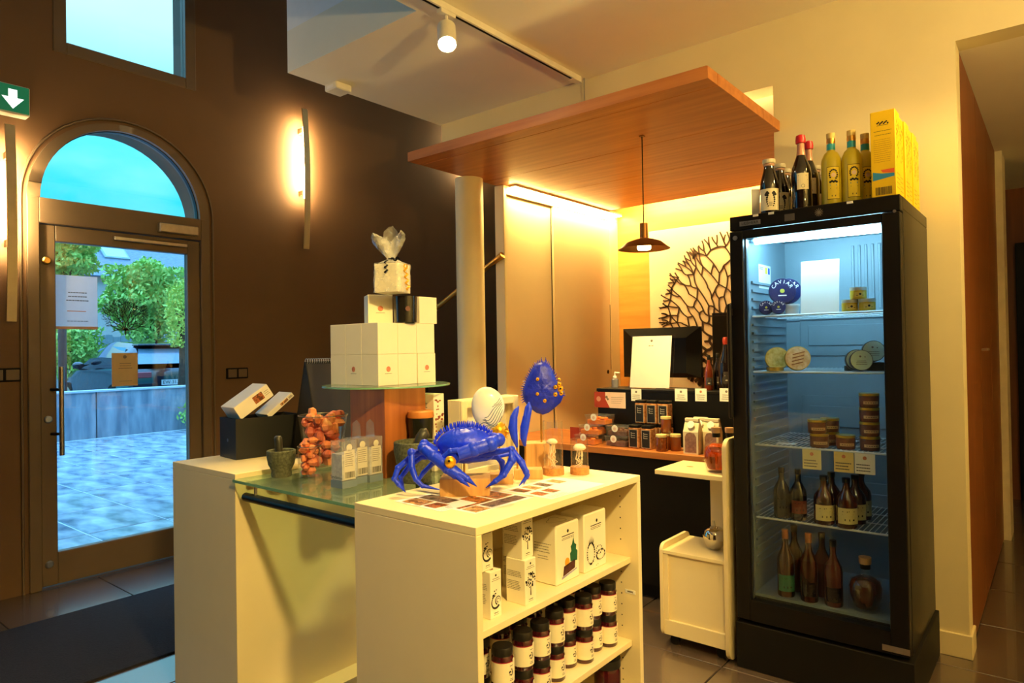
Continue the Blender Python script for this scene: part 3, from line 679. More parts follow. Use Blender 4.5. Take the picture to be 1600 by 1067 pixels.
bx('roof_spoiler', m_car, cb, 0.30, 0.62, -0.58, 0.58, 1.395, 1.43, 0.01)
MB().tube([(0.85, 0, 1.45), (0.78, 0, 1.52)], [0.03, 0.008], 6).build('antenna', m_blackm, cb)
pt = bx('number_plate', M('plate', srgb(210, 222, 232), 0.4), cb, -0.02, 0.0, -0.26, 0.26, 0.58, 0.69)
text('EW 313 ED', 0.10, m_ink, pt, fmat((-0.0215, 0, 0.635), (0, -1, 0), (0, 0, 1)))
bx('bumper', m_car, cb, -0.05, 0.15, -0.80, 0.80, 0.36, 0.56, 0.03)
# ------------------------------------------------------------------ display furniture
DX0, DX1, DYa, DYb, DZ = -1.645, -1.155, 1.26, 2.115, 0.95
sh = thing('display_shelf_unit', 'white open shelf unit carrying the blue crab sculpture on its top', 'shelf unit', (DX1, DYa, 0))
Wd, Ln = DX1-DX0, DYb-DYa
bx('top_board', m_white, sh, -Wd, 0, 0, Ln, DZ-0.022, DZ, 0.0012)
bx('side_panel', m_white, sh, -Wd, 0, 0, 0.022, 0, DZ-0.0225, 0.0012)
bx('side_panel', m_white, sh, -Wd, 0, Ln-0.022, Ln, 0, DZ-0.0225, 0.0012)
bx('back_panel', m_white, sh, -Wd, -Wd+0.016, 0.022, Ln-0.022, 0.0, DZ-0.0225)
SZ1 = 0.664; SZ2 = 0.375
for z in (SZ1, SZ2, 0.2): bx('shelf_board', m_white, sh, -Wd+0.016, -0.03, 0.0235, Ln-0.0235, z-0.020, z, 0.001)
for k in range(20):
    z = 0.15+0.038*k
    if min(abs(z-SZ1), abs(z-SZ2)) < 0.025: continue
    MB().cyl((-0.07, Ln-0.0223, z), (-0.07, Ln-0.0215, z), 0.0025, n=8).build('pin_hole', m_black, sh)
tg_ = bx('price_strip', m_paper, sh, -0.055, -0.015, Ln-0.0235, Ln-0.0222, 0.535, 0.548)
MB().rect(-0.046, -0.024, 0.539, 0.544, FY((0, Ln-0.0237, 0))).build('print_line', m_inkg, tg_, recalc=False)

LX0, LX1, LYa, LYb = -2.91, -2.40, 1.295, 2.20
lu = thing('display_counter', 'tall white closed display counter carrying the black box at the mat', 'counter', (LX0, LYa, 0))
bx('body', m_white, lu, 0.0, LX1-LX0, 0.0, LYb-LYa, 0.0, DZ-0.0225, 0.0015)
bx('top_board', m_white, lu, 0.0, LX1-LX0, 0.0, LYb-LYa, DZ-0.022, DZ, 0.0012)
bx('plinth', m_white, lu, LX1-LX0, LX1-LX0+0.10, 0.10, LYb-LYa, 0.0, 0.05, 0.001)
GZ = 0.932
gt = thing('glass_bridge_top', 'green-tinted glass top bridging the two white display counters', 'glass top', (LX1, 1.285, GZ))
bx('glass_sheet', m_pgreen, gt, 0.002, DX0-LX1-0.002, 0.0, 0.86, -0.010, 0.0, 0.001)
m_gedge = M('green glass edge', srgb(120, 170, 140), 0.1, spec=0.8, var=0.1)
bx('front_edge', m_gedge, gt, 0.002, DX0-LX1-0.002, -0.0015, 0.0, -0.010, 0.0)
bx('bearer', m_white, gt, 0.002, 0.03, 0.05, 0.8, -0.030, -0.0102); bx('bearer', m_white, gt, DX0-LX1-0.03, DX0-LX1-0.002, 0.05, 0.8, -0.030, -0.0102)
br = thing('hanging_rail', 'black round rail below the glass top between the white counters', 'rail', (LX1, 1.32, 0.865))
MB().cyl((0.03, 0, 0), (DX0-LX1-0.003, 0, 0), 0.0165, n=18).build('tube', m_black, br, 40)
MB().ell((0.03, 0, 0), (0.008, 0.0165, 0.0165), 14, 8).build('end_cap', m_black, br, 60)
MB().cyl((0.10, 0, 0.0), (0.10, 0, GZ-0.0102-0.865), 0.006, n=8).build('hanger', m_steel, br)
bn = thing('waste_bin', 'small black bin standing on the floor between the white counters', 'bin', (-1.80, 1.78, 0.0))
MB().lathe([(0.0, 0.0), (0.11, 0.0), (0.125, 0.42), (0.115, 0.42), (0.10, 0.01), (0.0, 0.01)], 24).build('bucket', m_blackm, bn, 40)

# ------------------------------------------------------------------ till counter at the niche
tcn = thing('till_counter', 'dark till counter with wooden worktop in front of the niche', 'counter', (-2.86, 3.35, 0))
TL = -1.16-(-2.86)
bx('front_panel', m_black, tcn, 0.0, TL, 0.03, 0.05, 0.08, 0.785)
bx('kick_plate', m_blackm, tcn, 0.0, TL, 0.07, 0.09, 0.0, 0.08)
bx('worktop', m_wood, tcn, -0.005, TL, 0.0, 0.62, 0.785, 0.822, 0.002)
rsd = thing('raised_shelf', 'raised black shelf with price tags standing on the wooden worktop', 'shelf', (-2.86, 3.35, 0.8222)); rs0 = -0.8222
bx('raised_front', m_black, rsd, 0.615, TL, 0.24, 0.258, 0.0, 1.128+rs0)
bx('raised_top', m_black, rsd, 0.605, TL, 0.2405, 0.50, 1.128+rs0, 1.146+rs0, 0.002)
bx('raised_end', m_black, rsd, 0.615, 0.633, 0.258, 0.50, 0.0, 1.128+rs0)
bx('end_panel', m_black, tcn, 0.0, 0.02, 0.05, 0.6, 0.0, 0.785)
dsk = thing('staff_desk', 'low wooden desk behind the till counter carrying the monitor', 'desk', (-2.86, 3.36, 0))
bx('desk_top', m_wood, dsk, 0.0, TL, 0.62, 0.95, 0.70, 0.73, 0.002)
bx('desk_leg', m_black, dsk, 0.02, 0.06, 0.86, 0.92, 0.0, 0.70); bx('desk_leg', m_black, dsk, TL-0.06, TL-0.02, 0.86, 0.92, 0.0, 0.70)
RZ = 1.146; RY = 3.35+0.24; WZ = 0.822

# ------------------------------------------------------------------ trolley
tx0, tx1, ty0, ty1 = -1.485, -1.150, 2.89, 3.19
tr = thing('white_trolley', 'white rounded trolley stand with raised top shelf beside the fridge', 'trolley', (tx0, ty0, 0))
w_, d_ = tx1-tx0, ty1-ty0
def rpanel(y0, y1, z0, z1, r, th):     # side panel with rounded corners, in y,z
    pts = []
    for (cy, cz, a0) in ((y1-r, z1-r, 0), (y0+r, z1-r, PI/2), (y0+r, z0+r, PI), (y1-r, z0+r, 1.5*PI)):
        for i in range(6): a = a0+PI/2*i/5; pts.append((cy+r*math.cos(a), cz+r*math.sin(a)))
    return MB().prism(pts, th, fmat((0, 0, 0), (0, 1, 0), (0, 0, 1)))
o = rpanel(0, d_, 0.045, 0.475, 0.035, 0.016).build('side_panel', m_white, tr, 30)
o = rpanel(-0.012, d_, 0.012, 0.985, 0.05, 0.018).build('tall_side_panel', m_white, tr, 30); o.location = (w_-0.018, 0, 0)
bx('deck', m_white, tr, 0.016, w_-0.018, 0.0, d_, 0.432, 0.448, 0.001)
bx('front_panel', m_white, tr, 0.016, w_-0.018, 0.014, 0.024, 0.125, 0.432)
bx('front_rail', m_white, tr, 0.016, w_-0.018, 0.004, 0.024, 0.055, 0.125, 0.002)
bx('front_stile', m_white, tr, 0.016, 0.04, 0.004, 0.0139, 0.1255, 0.4315, 0.001)
bx('bottom_board', m_white, tr, 0.016, w_-0.018, 0.024, d_, 0.055, 0.07)
bx('back_panel', m_white, tr, w_-0.20, w_-0.018, d_-0.016, d_, 0.448, 0.80)
bx('top_shelf', m_white, tr, -0.012, w_-0.0185, -0.008, d_, 0.80, 0.822, 0.002)
for (a, b_) in ((0.05, 0.05), (0.05, d_-0.05), (w_-0.06, 0.05), (w_-0.06, d_-0.05)):
    MB().lathe([(0.0, -0.01), (0.022, -0.01), (0.022, 0.01), (0.0, 0.01)], 14, m=Matrix.Translation((a, b_, 0.022)) @ Matrix.Rotation(PI/2, 4, 'X')).build('castor', m_black, tr, 40)
    bx('castor_mount', m_black, tr, a-0.012, a+0.012, b_-0.012, b_+0.012, 0.03, 0.056)
for k in range(2):
    c = pZ(1078-6*k+30*k, 729-10*k, 0.822)-Vector((tx0, ty0, 0))
    q = MB(); q.disc(0, 0, 0.018, 10, fmat((c.x, c.y, 0.8226), (1, 0, 0), (0, 1, 0)), 0.012); q.build('leaf_print', M('printed leaf', srgb(176, 140, 70), 0.6), tr, recalc=False)
TRZ = 0.822

# silver apple on the trolley deck
p = pZ(1117, 858, 0.448)
ap = thing('silver_apple', 'polished silver apple ornament on the lower deck of the white trolley', 'ornament', (p.x, p.y, 0.448))
m_chrome = M('chrome', srgb(216, 210, 200), 0.06, metal=1.0, var=0.01)
MB().lathe([(0.0, 0.004), (0.018, 0.0), (0.034, 0.012), (0.050, 0.040), (0.054, 0.065), (0.048, 0.088), (0.030, 0.102), (0.014, 0.100), (0.0, 0.086)], 28).build('fruit', m_chrome, ap, 80)
MB().tube([(0, 0, 0.086), (0.002, 0, 0.11), (-0.004, 0, 0.132)], [0.003, 0.0035, 0.005], 8).build('stem', m_chrome, ap, 60)

# ------------------------------------------------------------------ glass-door fridge on its plinth
FX0, FX1, FY0, FY1 = -1.122, -0.462, 2.90, 3.545
pn = thing('fridge_plinth', 'black plinth box under the glass-door fridge', 'plinth', (FX0, FY0, 0))
bx('body', m_blackm, pn, -0.004, FX1-FX0+0.012, -0.004, FY1-FY0+0.008, 0.0, 0.195, 0.002)
FB, FT = 0.20, 1.962
fg = thing('display_fridge', 'tall black glass-door fridge lit inside and stocked with jars and bottles', 'fridge', (FX0, FY0, FB))
fw, fd, fh = FX1-FX0, FY1-FY0, FT-FB
m_liner = M('fridge liner', srgb(122, 138, 148), 0.4, var=0.03)
m_fblk = M('fridge black', srgb(18, 17, 18), 0.35, var=0.06, spec=0.22)
yd = 0.05           # door thickness
bx('side_wall', m_fblk, fg, 0.0, 0.014, yd+0.006, fd, 0.0, fh-0.05, 0.002)
bx('side_wall', m_fblk, fg, fw-0.014, fw, yd+0.006, fd, 0.0, fh-0.05, 0.002)
bx('back_wall', m_fblk, fg, 0.014, fw-0.014, fd-0.012, fd, 0.0, fh-0.05)
bx('roof', m_fblk, fg, 0.0, fw, yd+0.006, fd, fh-0.05, fh, 0.002)
bx('base', m_fblk, fg, 0.014, fw-0.014, yd+0.006, fd-0.012, 0.0, 0.10)
bx('liner_side', m_liner, fg, 0.014, 0.055, yd+0.006, fd-0.012, 0.1001, fh-0.0501)
bx('liner_side', m_liner, fg, fw-0.055, fw-0.014, yd+0.006, fd-0.012, 0.1001, fh-0.0501)
lb = bx('liner_back', m_liner, fg, 0.055, fw-0.055, fd-0.06, fd-0.012, 0.1001, fh-0.0501)
bx('liner_floor', m_liner, fg, 0.055, fw-0.055, yd+0.02, fd-0.06, 0.1001, 0.112)
bx('liner_roof', m_liner, fg, 0.055, fw-0.055, yd+0.006, fd-0.06, fh-0.06, fh-0.0501)
bx('header', m_fblk, fg, 0.0, fw, 0.004, yd+0.006, fh-0.062, fh, 0.003)
for k in range(8): bx('vent_rib', m_liner, lb, fw-0.30+0.028*k, fw-0.288+0.028*k, fd-0.066, fd-0.06, 1.36, 1.66, 0.002)
for z in (0.35, 0.75, 1.14):
    bx('embossed_panel', m_liner, lb, 0.12, fw-0.10, fd-0.064, fd-0.06, z, z+0.20, 0.003)
    bx('embossed_bar', m_liner, lb, 0.16, fw-0.14, fd-0.069, fd-0.064, z+0.05, z+0.15, 0.003)
for k in range(34):
    for xx in (0.055, fw-0.063):
        bx('shelf_support_rib', m_liner, fg, xx, xx+0.008, yd+0.05, fd-0.09, 0.22+0.038*k, 0.230+0.038*k)
lampf = MB(); lampf.tube([(0.075, yd+0.06, fh-0.088), (fw-0.075, yd+0.06, fh-0.096)], 0.028, 16); lampf.build('tube_lamp', EM('fridge light', (0.40, 0.80, 1.0), 60), fg, 40)
bx('lamp_fitting', m_liner, fg, 0.06, fw-0.06, yd+0.03, yd+0.10, fh-0.0665, fh-0.0605)
for xx in (0.058, fw-0.076): bx('lamp_holder', m_liner, fg, xx, xx+0.018, yd+0.04, yd+0.08, fh-0.11, fh-0.0665)
# door
fdm = bx('door', m_fblk, fg, 0.0, 0.058, 0.0, yd, 0.012, fh-0.066, 0.003)
bx('door_stile', m_fblk, fdm, fw-0.066, fw-0.001, 0.0, yd, 0.012, fh-0.066, 0.003)
bx('door_rail', m_fblk, fdm, 0.058, fw-0.066, 0.0, yd, 1.66, fh-0.066, 0.0)
bx('door_rail', m_fblk, fdm, 0.058, fw-0.066, 0.0, yd, 0.012, 0.098, 0.0)
bx('door_pane', GL('fridge pane', (0.93, 0.97, 0.98), 0.4), fdm, 0.058, fw-0.066, 0.018, 0.026, 0.098, 1.66)
for (a, b_, c_, d2_) in ((0.058, 0.063, 0.098, 1.66), (fw-0.071, fw-0.066, 0.098, 1.66)): bx('gasket', m_steel, fdm, a, b_, 0.027, yd-0.003, c_, d2_)
bx('handle', m_black, fdm, -0.008, 0.012, -0.034, -0.016, 0.88, 1.38, 0.006)
for z in (0.92, 1.33): bx('handle_mount', m_black, fdm, -0.004, 0.008, -0.017, 0.001, z, z+0.03)
MB().cyl((0.026, -0.004, fh-0.095), (0.026, 0.002, fh-0.095), 0.010, n=14).build('lock', m_steel, fdm, 40)
MB().cyl((fw-0.02, -0.002, fh-0.064), (fw-0.02, 0.01, fh-0.064), 0.006, n=10).build('hinge_pin', m_steel, fg, 40)
bx('model_plate', m_steel, fdm, fw-0.095, fw-0.002, -0.0015, 0.0, 0.022, 0.045)
bx('display_panel', M('panel grey', srgb(74, 72, 76), 0.3), fg, 0.235, 0.275, 0.0025, 0.004, fh-0.048, fh-0.020)
bd = bx('badge', m_steel, fg, 0.045, 0.135, 0.0025, 0.004, fh-0.046, fh-0.026)
text('LIEBHERR', 0.0165, m_black, bd, FY((0.09, 0.0022, fh-0.036)), sx=1.05)
sn = MB()
for k in range(6):
    a = PI*k/6; sn.rect(-0.016, 0.016, -0.0012, 0.0012, FY((0.37, 0.0036, fh-0.030)) @ Matrix.Rotation(a, 4, 'Z'))
sn.build('snowflake_mark', m_inkg, fg, recalc=False)
for xx in (0.105, 0.17, 0.475): bx('price_clip', m_paper, fg, xx, xx+0.022, -0.001, 0.003, fh-0.012, fh-0.003)
# shelves
def zs(x, y): return pY(x, y, FY0+0.09).z
SH = [zs(1172, 493), zs(1178, 579), zs(1182, 692), zs(1187, 805)]
m_wire = M('white wire', srgb(214, 222, 226), 0.3, var=0.02)
for z in SH:
    zz = z-FB; b = MB()
    for k in range(27):
        x = 0.070+(fw-0.14)*k/26; b.cyl((x, 0.085, zz-0.003), (x, fd-0.075, zz-0.003), 0.0017, n=5)
    for y in (0.25, 0.42, fd-0.075): b.cyl((0.064, y, zz-0.0065), (fw-0.064, y, zz-0.0065), 0.0025, n=5)
    w = b.build('wire_shelf', m_wire, fg)
    w['kind'] = 'stuff'
    MB().cyl((0.064, 0.083, zz-0.006), (fw-0.064, 0.083, zz-0.006), 0.0045, n=8).build('front_bar', m_wire, w, 40)
en = thing('energy_sticker', 'white energy label sticker on the inner left wall of the fridge', 'sticker', (FX0+0.0553, FY0+0.20, FB+1.46))
bx('paper', m_paper, en, 0.0, 0.0006, 0.0, 0.16, 0.0, 0.11)
q = MB(); q.rect(0.085, 0.115, 0.07, 0.10, FX((0.0008, 0, 0))); q.build('yellow_mark', M('yellow ink', srgb(236, 200, 30), 0.6), en, recalc=False)
q = MB(); q.rect(0.125, 0.15, 0.07, 0.10, FX((0.0008, 0, 0))); q.build('blue_mark', M('blue ink', srgb(40, 80, 180), 0.6), en, recalc=False)
q = MB(); lines(q, FX((0.0008, 0, 0)), 0.01, 0.06, 0.085, 0.1, 2, 0.004, 2); q.build('print_lines', m_inkg, en, recalc=False)
# light of the fridge tube
# ------------------------------------------------------------------ things on the display counters
FH = Vector((_f.x, _f.y, 0)).normalized(); CH = Vector((CR.x, CR.y, 0)).normalized(); VA = math.atan2(CH.y, CH.x)
class Loc:                                   # a thing turned to face the way the photograph was taken from
    def __init__(s, o): s.o = Vector(o)
    def __call__(s, px, py, y=0.0):
        d = ray(px, py); base = s.o+FH*y
        t = (base-CAM).dot(FH)/d.dot(FH); q = CAM+d*t-s.o
        return Vector((q.dot(CH), y, q.z))
m_blue = M('cobalt blue lacquer', srgb(20, 56, 255), 0.40, var=0.12, scale=60, bump=0.3)
m_blue2 = M('dark cobalt lacquer', srgb(12, 36, 200), 0.42, var=0.2, scale=50, bump=0.5)
def bumps(seed, amp, fr):
    return lambda d: 1+amp*math.sin(fr*d.x+seed)*math.sin(fr*1.13*d.y+2*seed)*math.sin(fr*0.91*d.z+seed*3)

# blue crab on a block
g = pZ(725, 776, DZ)
cbk = thing('crab_sculpture', 'cobalt blue crab sculpture with golden eye knob on a wooden block', 'sculpture', g, VA)
l = Loc(g)
a, b = l(687, 776), l(765, 776); zt = l(687, 749).z
bx('wooden_block', m_oak, cbk, a.x, b.x, 0.0, 0.10, 0.0, zt, 0.0015)
r0 = l(725.5, 742, 0.05); MB().cyl((r0.x, 0.05, zt), (r0.x, 0.05, l(725, 705, 0.05).z), 0.0035, n=10).build('brass_rod', m_brass, cbk, 40)
def carap(d):
    q = 1+0.02*math.sin(14*d.x)*math.sin(13*d.y)
    if d.z < 0: q *= 0.9
    return q
c = l(727, 697, 0.06)
body = MB(); body.ell(c, (0.092, 0.062, 0.060), 36, 18, carap, m=Matrix.Translation(c) @ Matrix.Rotation(math.radians(-14), 4, 'X') @ Matrix.Translation(-c))
body.build('carapace', m_blue, cbk, 80)
rim = MB(); rd = random.Random(2)
for k in range(46):
    t = PI*(k+0.5)/46; x = c.x+0.093*math.cos(t); z = c.z+0.012+0.054*math.sin(t); y = c.y+0.012*math.sin(3*k)-0.004
    rim.tube([(x, y, z-0.004), (x+0.006*math.cos(t), y-0.004+rd.uniform(-.006, .006), z+0.010*math.sin(t)+rd.uniform(0.001, 0.006))], [0.0045, 0.0012], 5)
for k in range(60):
    t = rd.uniform(0.1, PI-0.1); u = rd.uniform(0.5, 0.95)
    rim.ell((c.x+0.088*math.cos(t)*u, c.y+rd.uniform(-.02, .02), c.z+0.012+0.046*math.sin(t)*math.sqrt(max(0, 1-(u*math.cos(t))**2))), (0.004, 0.004, 0.004), 6, 4)
rim.build('rim_spines', m_blue, cbk, 60)
under = MB(); c2 = l(735, 714, 0.07); under.ell(c2, (0.075, 0.05, 0.016), 24, 10, bumps(1, 0.06, 20)); under.build('underside', m_blue, cbk, 80)
def limb(name, pts, rad, parent=cbk, mat=m_blue, n=10):
    P = [l(*p) for p in pts]; b = MB(); rad = [r*1.12 if r > 0.002 else r for r in rad]; b.tube(P, rad, n)
    for p, r in list(zip(P, rad))[1:-1]: b.ell(p, (r*1.12, r*1.12, r*1.12), 10, 6)
    return b.build(name, mat, parent, 80)
def leg(pts, r): return limb('leg', pts, [r*k for k in (1.15, 1.0, 1.05, 0.75, 0.55, 0.16)][:len(pts)-1]+[r*0.14])
leg([(690, 706, .05), (668, 704, .03), (641, 705, .02), (642, 726, .0), (649, 750, .0), (662, 760, 0), (687, 765, -.005)], 0.0085) if False else None
limb('leg', [(690, 712, .05), (666, 706, .04), (643, 707, .02), (643, 730, .01), (650, 749, .0), (660, 759, 0), (687, 765, -.01)], [.009, .0085, .011, .0095, .0075, .0065, .0012])
limb('leg', [(690, 710, .06), (662, 704, .06), (640, 716, .05), (622, 731, .04), (616, 748, .03), (623, 757, .03), (634, 769, .02)], [.008, .008, .0085, .0085, .0075, .0065, .001])
limb('leg', [(690, 714, .08), (658, 714, .08), (640, 728, .08), (626, 746, .075), (628, 756, .07), (632, 767, .06)], [.008, .008, .008, .007, .0055, .001])
limb('leg', [(695, 716, .10), (676, 724, .11), (662, 738, .12), (655, 748, .12), (650, 756, .115)], [.0075, .0075, .007, .0055, .001])
limb('leg', [(748, 712, .04), (775, 706, .03), (798, 702, .02), (800, 719, .01), (787, 742, .0), (774, 752, -.005), (759, 762, -.01)], [.009, .009, .0085, .011, .0085, .007, .001])
limb('leg', [(750, 712, .06), (778, 705, .06), (800, 702, .05), (812, 719, .04), (822, 737, .03), (823, 745, .03), (811, 759, .02)], [.008, .008, .0085, .009, .0085, .0065, .001])
limb('leg', [(755, 714, .09), (776, 714, .10), (784, 722, .10), (786, 732, .10), (783, 742, .09), (772, 757, .07)], [.008, .008, .0085, .0075, .006, .001])
limb('leg', [(755, 716, .11), (800, 708, .12), (816, 722, .12), (824, 742, .11), (818, 757, .10)], [.0075, .0075, .008, .007, .001])
# right claw folded across the front
limb('claw', [(770, 683, .03), (779, 687, .0), (766, 694, -.02), (740, 702, -.03), (716, 710, -.035)], [.014, .017, .0195, .019, .017])
limb('claw_finger', [(716, 704, -.035), (704, 705, -.035), (694, 712, -.03), (687, 720, -.025)], [.009, .008, .0055, .001])
limb('claw_finger', [(718, 712, -.035), (712, 718, -.03), (704, 722, -.028)], [.011, .010, .004])
limb('claw', [(680, 705, .04), (663, 694, .02), (661, 700, .0), (676, 712, -.02), (700, 730, -.04), (716, 742, -.045)], [.013, .013, .014, .0145, .017, .0155])
limb('claw_finger', [(713, 741, -.045), (722, 750, -.047), (734, 761, -.045)], [.010, .008, .001])
limb('claw_finger', [(717, 739, -.045), (730, 748, -.047), (745, 760, -.045)], [.010, .008, .001])
k = l(703.5, 722, -.055); kb = MB().ell(k, (0.0175, 0.015, 0.0185), 18, 12, bumps(3, 0.06, 22)).build('gold_knob', m_gold, cbk, 80)
q = k+Vector((-0.002, -0.0155, 0.006)); MB().ell(q, (0.004, 0.002, 0.004), 10, 6).build('knob_hole', m_black, kb, 80)

# white shell with wave pattern on a rod and block
g = pZ(782, 757, DZ); l = Loc(g)
ws = thing('white_shell_ornament', 'white ceramic shell with blue wave lines on clear rod behind the crab', 'sculpture', g, VA)
a, b = l(765, 757), l(802, 752); zt = l(782, 741).z
bx('wooden_block', m_oak, ws, a.x, b.x, 0.0, 0.08, 0.0, zt, 0.0015)
cy = 0.04; c = l(762, 638, cy); m_cer = M('white ceramic', srgb(240, 238, 230), 0.3, var=0.02, coat=0.4)
rr = l(788, 638, cy).x-c.x; rz = c.z-l(762, 672, cy).z
def shellf(d): return 1-0.10*max(0, -d.z)*abs(d.x)+0.03*math.sin(3*math.atan2(d.z, d.x)+1)
shl = MB().ell(c, (rr, 0.030, rz), 36, 24, shellf).build('shell', m_cer, ws, 80)
wv = MB()
for k in range(12):
    run = []
    for i in range(41):
        u = -0.55+1.5*i/40; v = -1.15+0.145*k+0.85*max(0, u)**1.5+0.10*math.sin(u*6+k*0.9)
        q = u*u+v*v; ok = q < 0.88 and u-v > 0.18 and v < 0.6
        if ok: run.append((c.x+u*rr, c.y-0.030*math.sqrt(1-q)*(1.02)-0.0008, c.z+v*rz))
        if (not ok or i == 40) and run:
            if len(run) > 3: wv.tube(run, [0.0003]+[0.0011]*(len(run)-2)+[0.0003], 5)
            run = []
wv.build('wave_lines', M('blue glaze', srgb(70, 100, 140), 0.4), shl)
rx = l(764.5, 672, cy); MB().cyl((rx.x, cy, zt), (rx.x, cy, c.z-rz*0.9), 0.004, n=10).build('clear_rod', m_glass, ws, 40)

# gold urchin on a short stand
g = pZ(781, 741, GZ if False else DZ); l = Loc(g)
gu = thing('gold_urchin', 'golden sea urchin ornament on a thin stand behind the white shell', 'sculpture', g, VA)
c = l(780, 674, 0.0); ur = MB(); ur.ell(c, (0.030, 0.030, 0.034), 24, 16, bumps(5, 0.05, 26)); rd = random.Random(4)
for k in range(40):
    d = Vector((rd.gauss(0, 1), rd.gauss(0, 1), rd.gauss(0, 1))).normalized(); ur.cyl(c+d*0.028, c+d*0.040, 0.003, 0.0006, 5)
ur.build('urchin', m_gold, gu, 80)
MB().cyl((c.x, 0, 0.006), (c.x, 0, c.z-0.028), 0.003, n=8).build('stem', m_brass, gu)
MB().lathe([(0, 0), (0.022, 0), (0.022, 0.006), (0, 0.006)], 18, (c.x, 0, 0)).build('foot', m_brass, gu, 40)

# blue shell with gold barnacles
g = pZ(845, 734, DZ); l = Loc(g)
bs = thing('blue_shell_sculpture', 'upright cobalt blue spiny shell with gold barnacles on wooden block', 'sculpture', g, VA)
a, b = l(822, 731), l(868, 731); zt = l(845, 693).z
bx('wooden_block', m_oak, bs, a.x, b.x, 0.0, 0.085, 0.0, zt, 0.0015)
y0 = 0.042
MB().cyl((l(846, 690, y0).x, y0, zt), (l(846, 690, y0).x, y0, l(846, 645, y0).z), 0.004, n=10).build('brass_rod', m_brass, bs, 40)
OUT = [(848, 648), (838, 645), (826, 636), (819, 627), (816.5, 617), (817.5, 607), (821, 597), (825, 588), (830, 578), (836, 570), (843, 566), (851, 566), (858, 570), (864, 580), (868, 591), (874, 602), (879, 612), (880, 620), (876, 629), (866, 638), (857, 645)]
cc = l(848, 608, y0); sb_ = MB(); rings = []
for k in range(9):
    f = 1-(k/8.0)**1.7; rings.append(f)
n = len(OUT)
for sgn, th in ((-1, 0.034), (1, 0.014)):
    vs = []; fs = []
    for k in range(9):
        t = k/8*PI/2; rad = math.cos(t); dep = math.sin(t)*th
        for (px, py) in OUT:
            p = l(px, py, y0); rdm = 0.0022*math.sin(px*3.1+k*2.3)*math.sin(py*2.7+k)
            vs.append((cc.x+(p.x-cc.x)*max(rad, 0.02), y0+sgn*(dep+rdm*(0 if k in (0,) else 1)), cc.z+(p.z-cc.z)*max(rad, 0.02)))
    for k in range(8):
        for i in range(n): fs.append((k*n+i, k*n+(i+1) % n, (k+1)*n+(i+1) % n, (k+1)*n+i))
    fs.append(tuple(8*n+i for i in range(n))); sb_.add(vs, fs)
shb = sb_.build('shell', m_blue2, bs, 70)
sps = MB(); rd = random.Random(6)
for i in list(range(3, 17)):
    for s_ in (0.0, 0.33, 0.66):
        p, q = OUT[i], OUT[(i+1) % n]; px, py = p[0]+(q[0]-p[0])*s_, p[1]+(q[1]-p[1])*s_
        w = l(px, py, y0); d = (w-cc).normalized(); sps.cyl(w-d*0.004, w+d*rd.uniform(0.006, 0.013), 0.0034, 0.0006, 5)
for px in (846, 852.5): sps.cyl(l(px, 568, y0), l(px+0.3, 558, y0), 0.0035, 0.0008, 6)
for k in range(150):
    u, v = rd.uniform(-1, 1), rd.uniform(-1, 1)
    if u*u+v*v > 0.7: continue
    x = cc.x+u*0.062; z = cc.z+v*0.075-0.004; y = y0-0.034*math.sqrt(max(0.05, 1-u*u-v*v))
    sps.ell((x, y, z), (0.0022, 0.002, 0.0022), 5, 4)
sps.build('spines', m_blue2, shb, 60)
for (px, py, r) in ((839.5, 592, .0065), (839, 614.5, .0065), (850.5, 625, .0075), (867, 615.5, .0085), (875, 607, .0125), (873, 600, .009), (876, 614, .009), (867, 604, .008), (873.5, 593, .006)):
    w = l(px, py, y0); u, v = (w.x-cc.x)/0.074, (w.z-cc.z)/0.095; y = y0-0.034*math.sqrt(max(0.08, 1-min(0.92, u*u+v*v)))-0.002
    bo_ = MB().ell((w.x, y, w.z), (r, r*0.8, r), 12, 8, bumps(px, 0.08, 15)).build('gold_barnacle', m_gold, bs, 80)
    MB().ell((w.x, y-r*0.78, w.z+r*0.1), (r*0.35, r*0.15, r*0.35), 8, 4).build('barnacle_hole', m_black, bo_)

# two blue claws on rods
g = pZ(826, 749, DZ); l = Loc(g)
bc = thing('blue_claw_sculpture', 'pair of slender blue claws on brass rods fixed in wooden block', 'sculpture', g, VA)
a, b = l(803, 751), l(848, 746); zt = l(826, 734).z
bx('wooden_block', m_oak, bc, a.x, b.x, 0.0, 0.06, 0.0, zt, 0.0015)
for (pts, rad, rx, rt) in (([(808, 699), (804, 684), (801, 668), (803, 651), (807, 641), (810.5, 634.5)], [.004, .012, .0165, .013, .009, .002], 808, 699),
                           ([(820, 697), (818, 684), (819.5, 668), (823, 652), (827, 638), (826.5, 628)], [.005, .012, .0155, .014, .0105, .003], 820.6, 697)):
    P = [l(x, y, 0.03) for x, y in pts]
    cw = MB().tube(P, rad, 14); o = cw.build('claw', m_blue, bc, 80)
    w = l(rx, rt, 0.03); MB().cyl((w.x, 0.03, zt), (w.x, 0.03, w.z+0.006), 0.0035, n=10).build('brass_rod', m_brass, bc, 40)
P = [l(x, y, 0.022) for x, y in ((823, 664), (820, 648), (822, 636), (826, 629))]
MB().tube(P, [.006, .005, .004, .001], 8).build('claw_finger', m_blue, bc, 80)

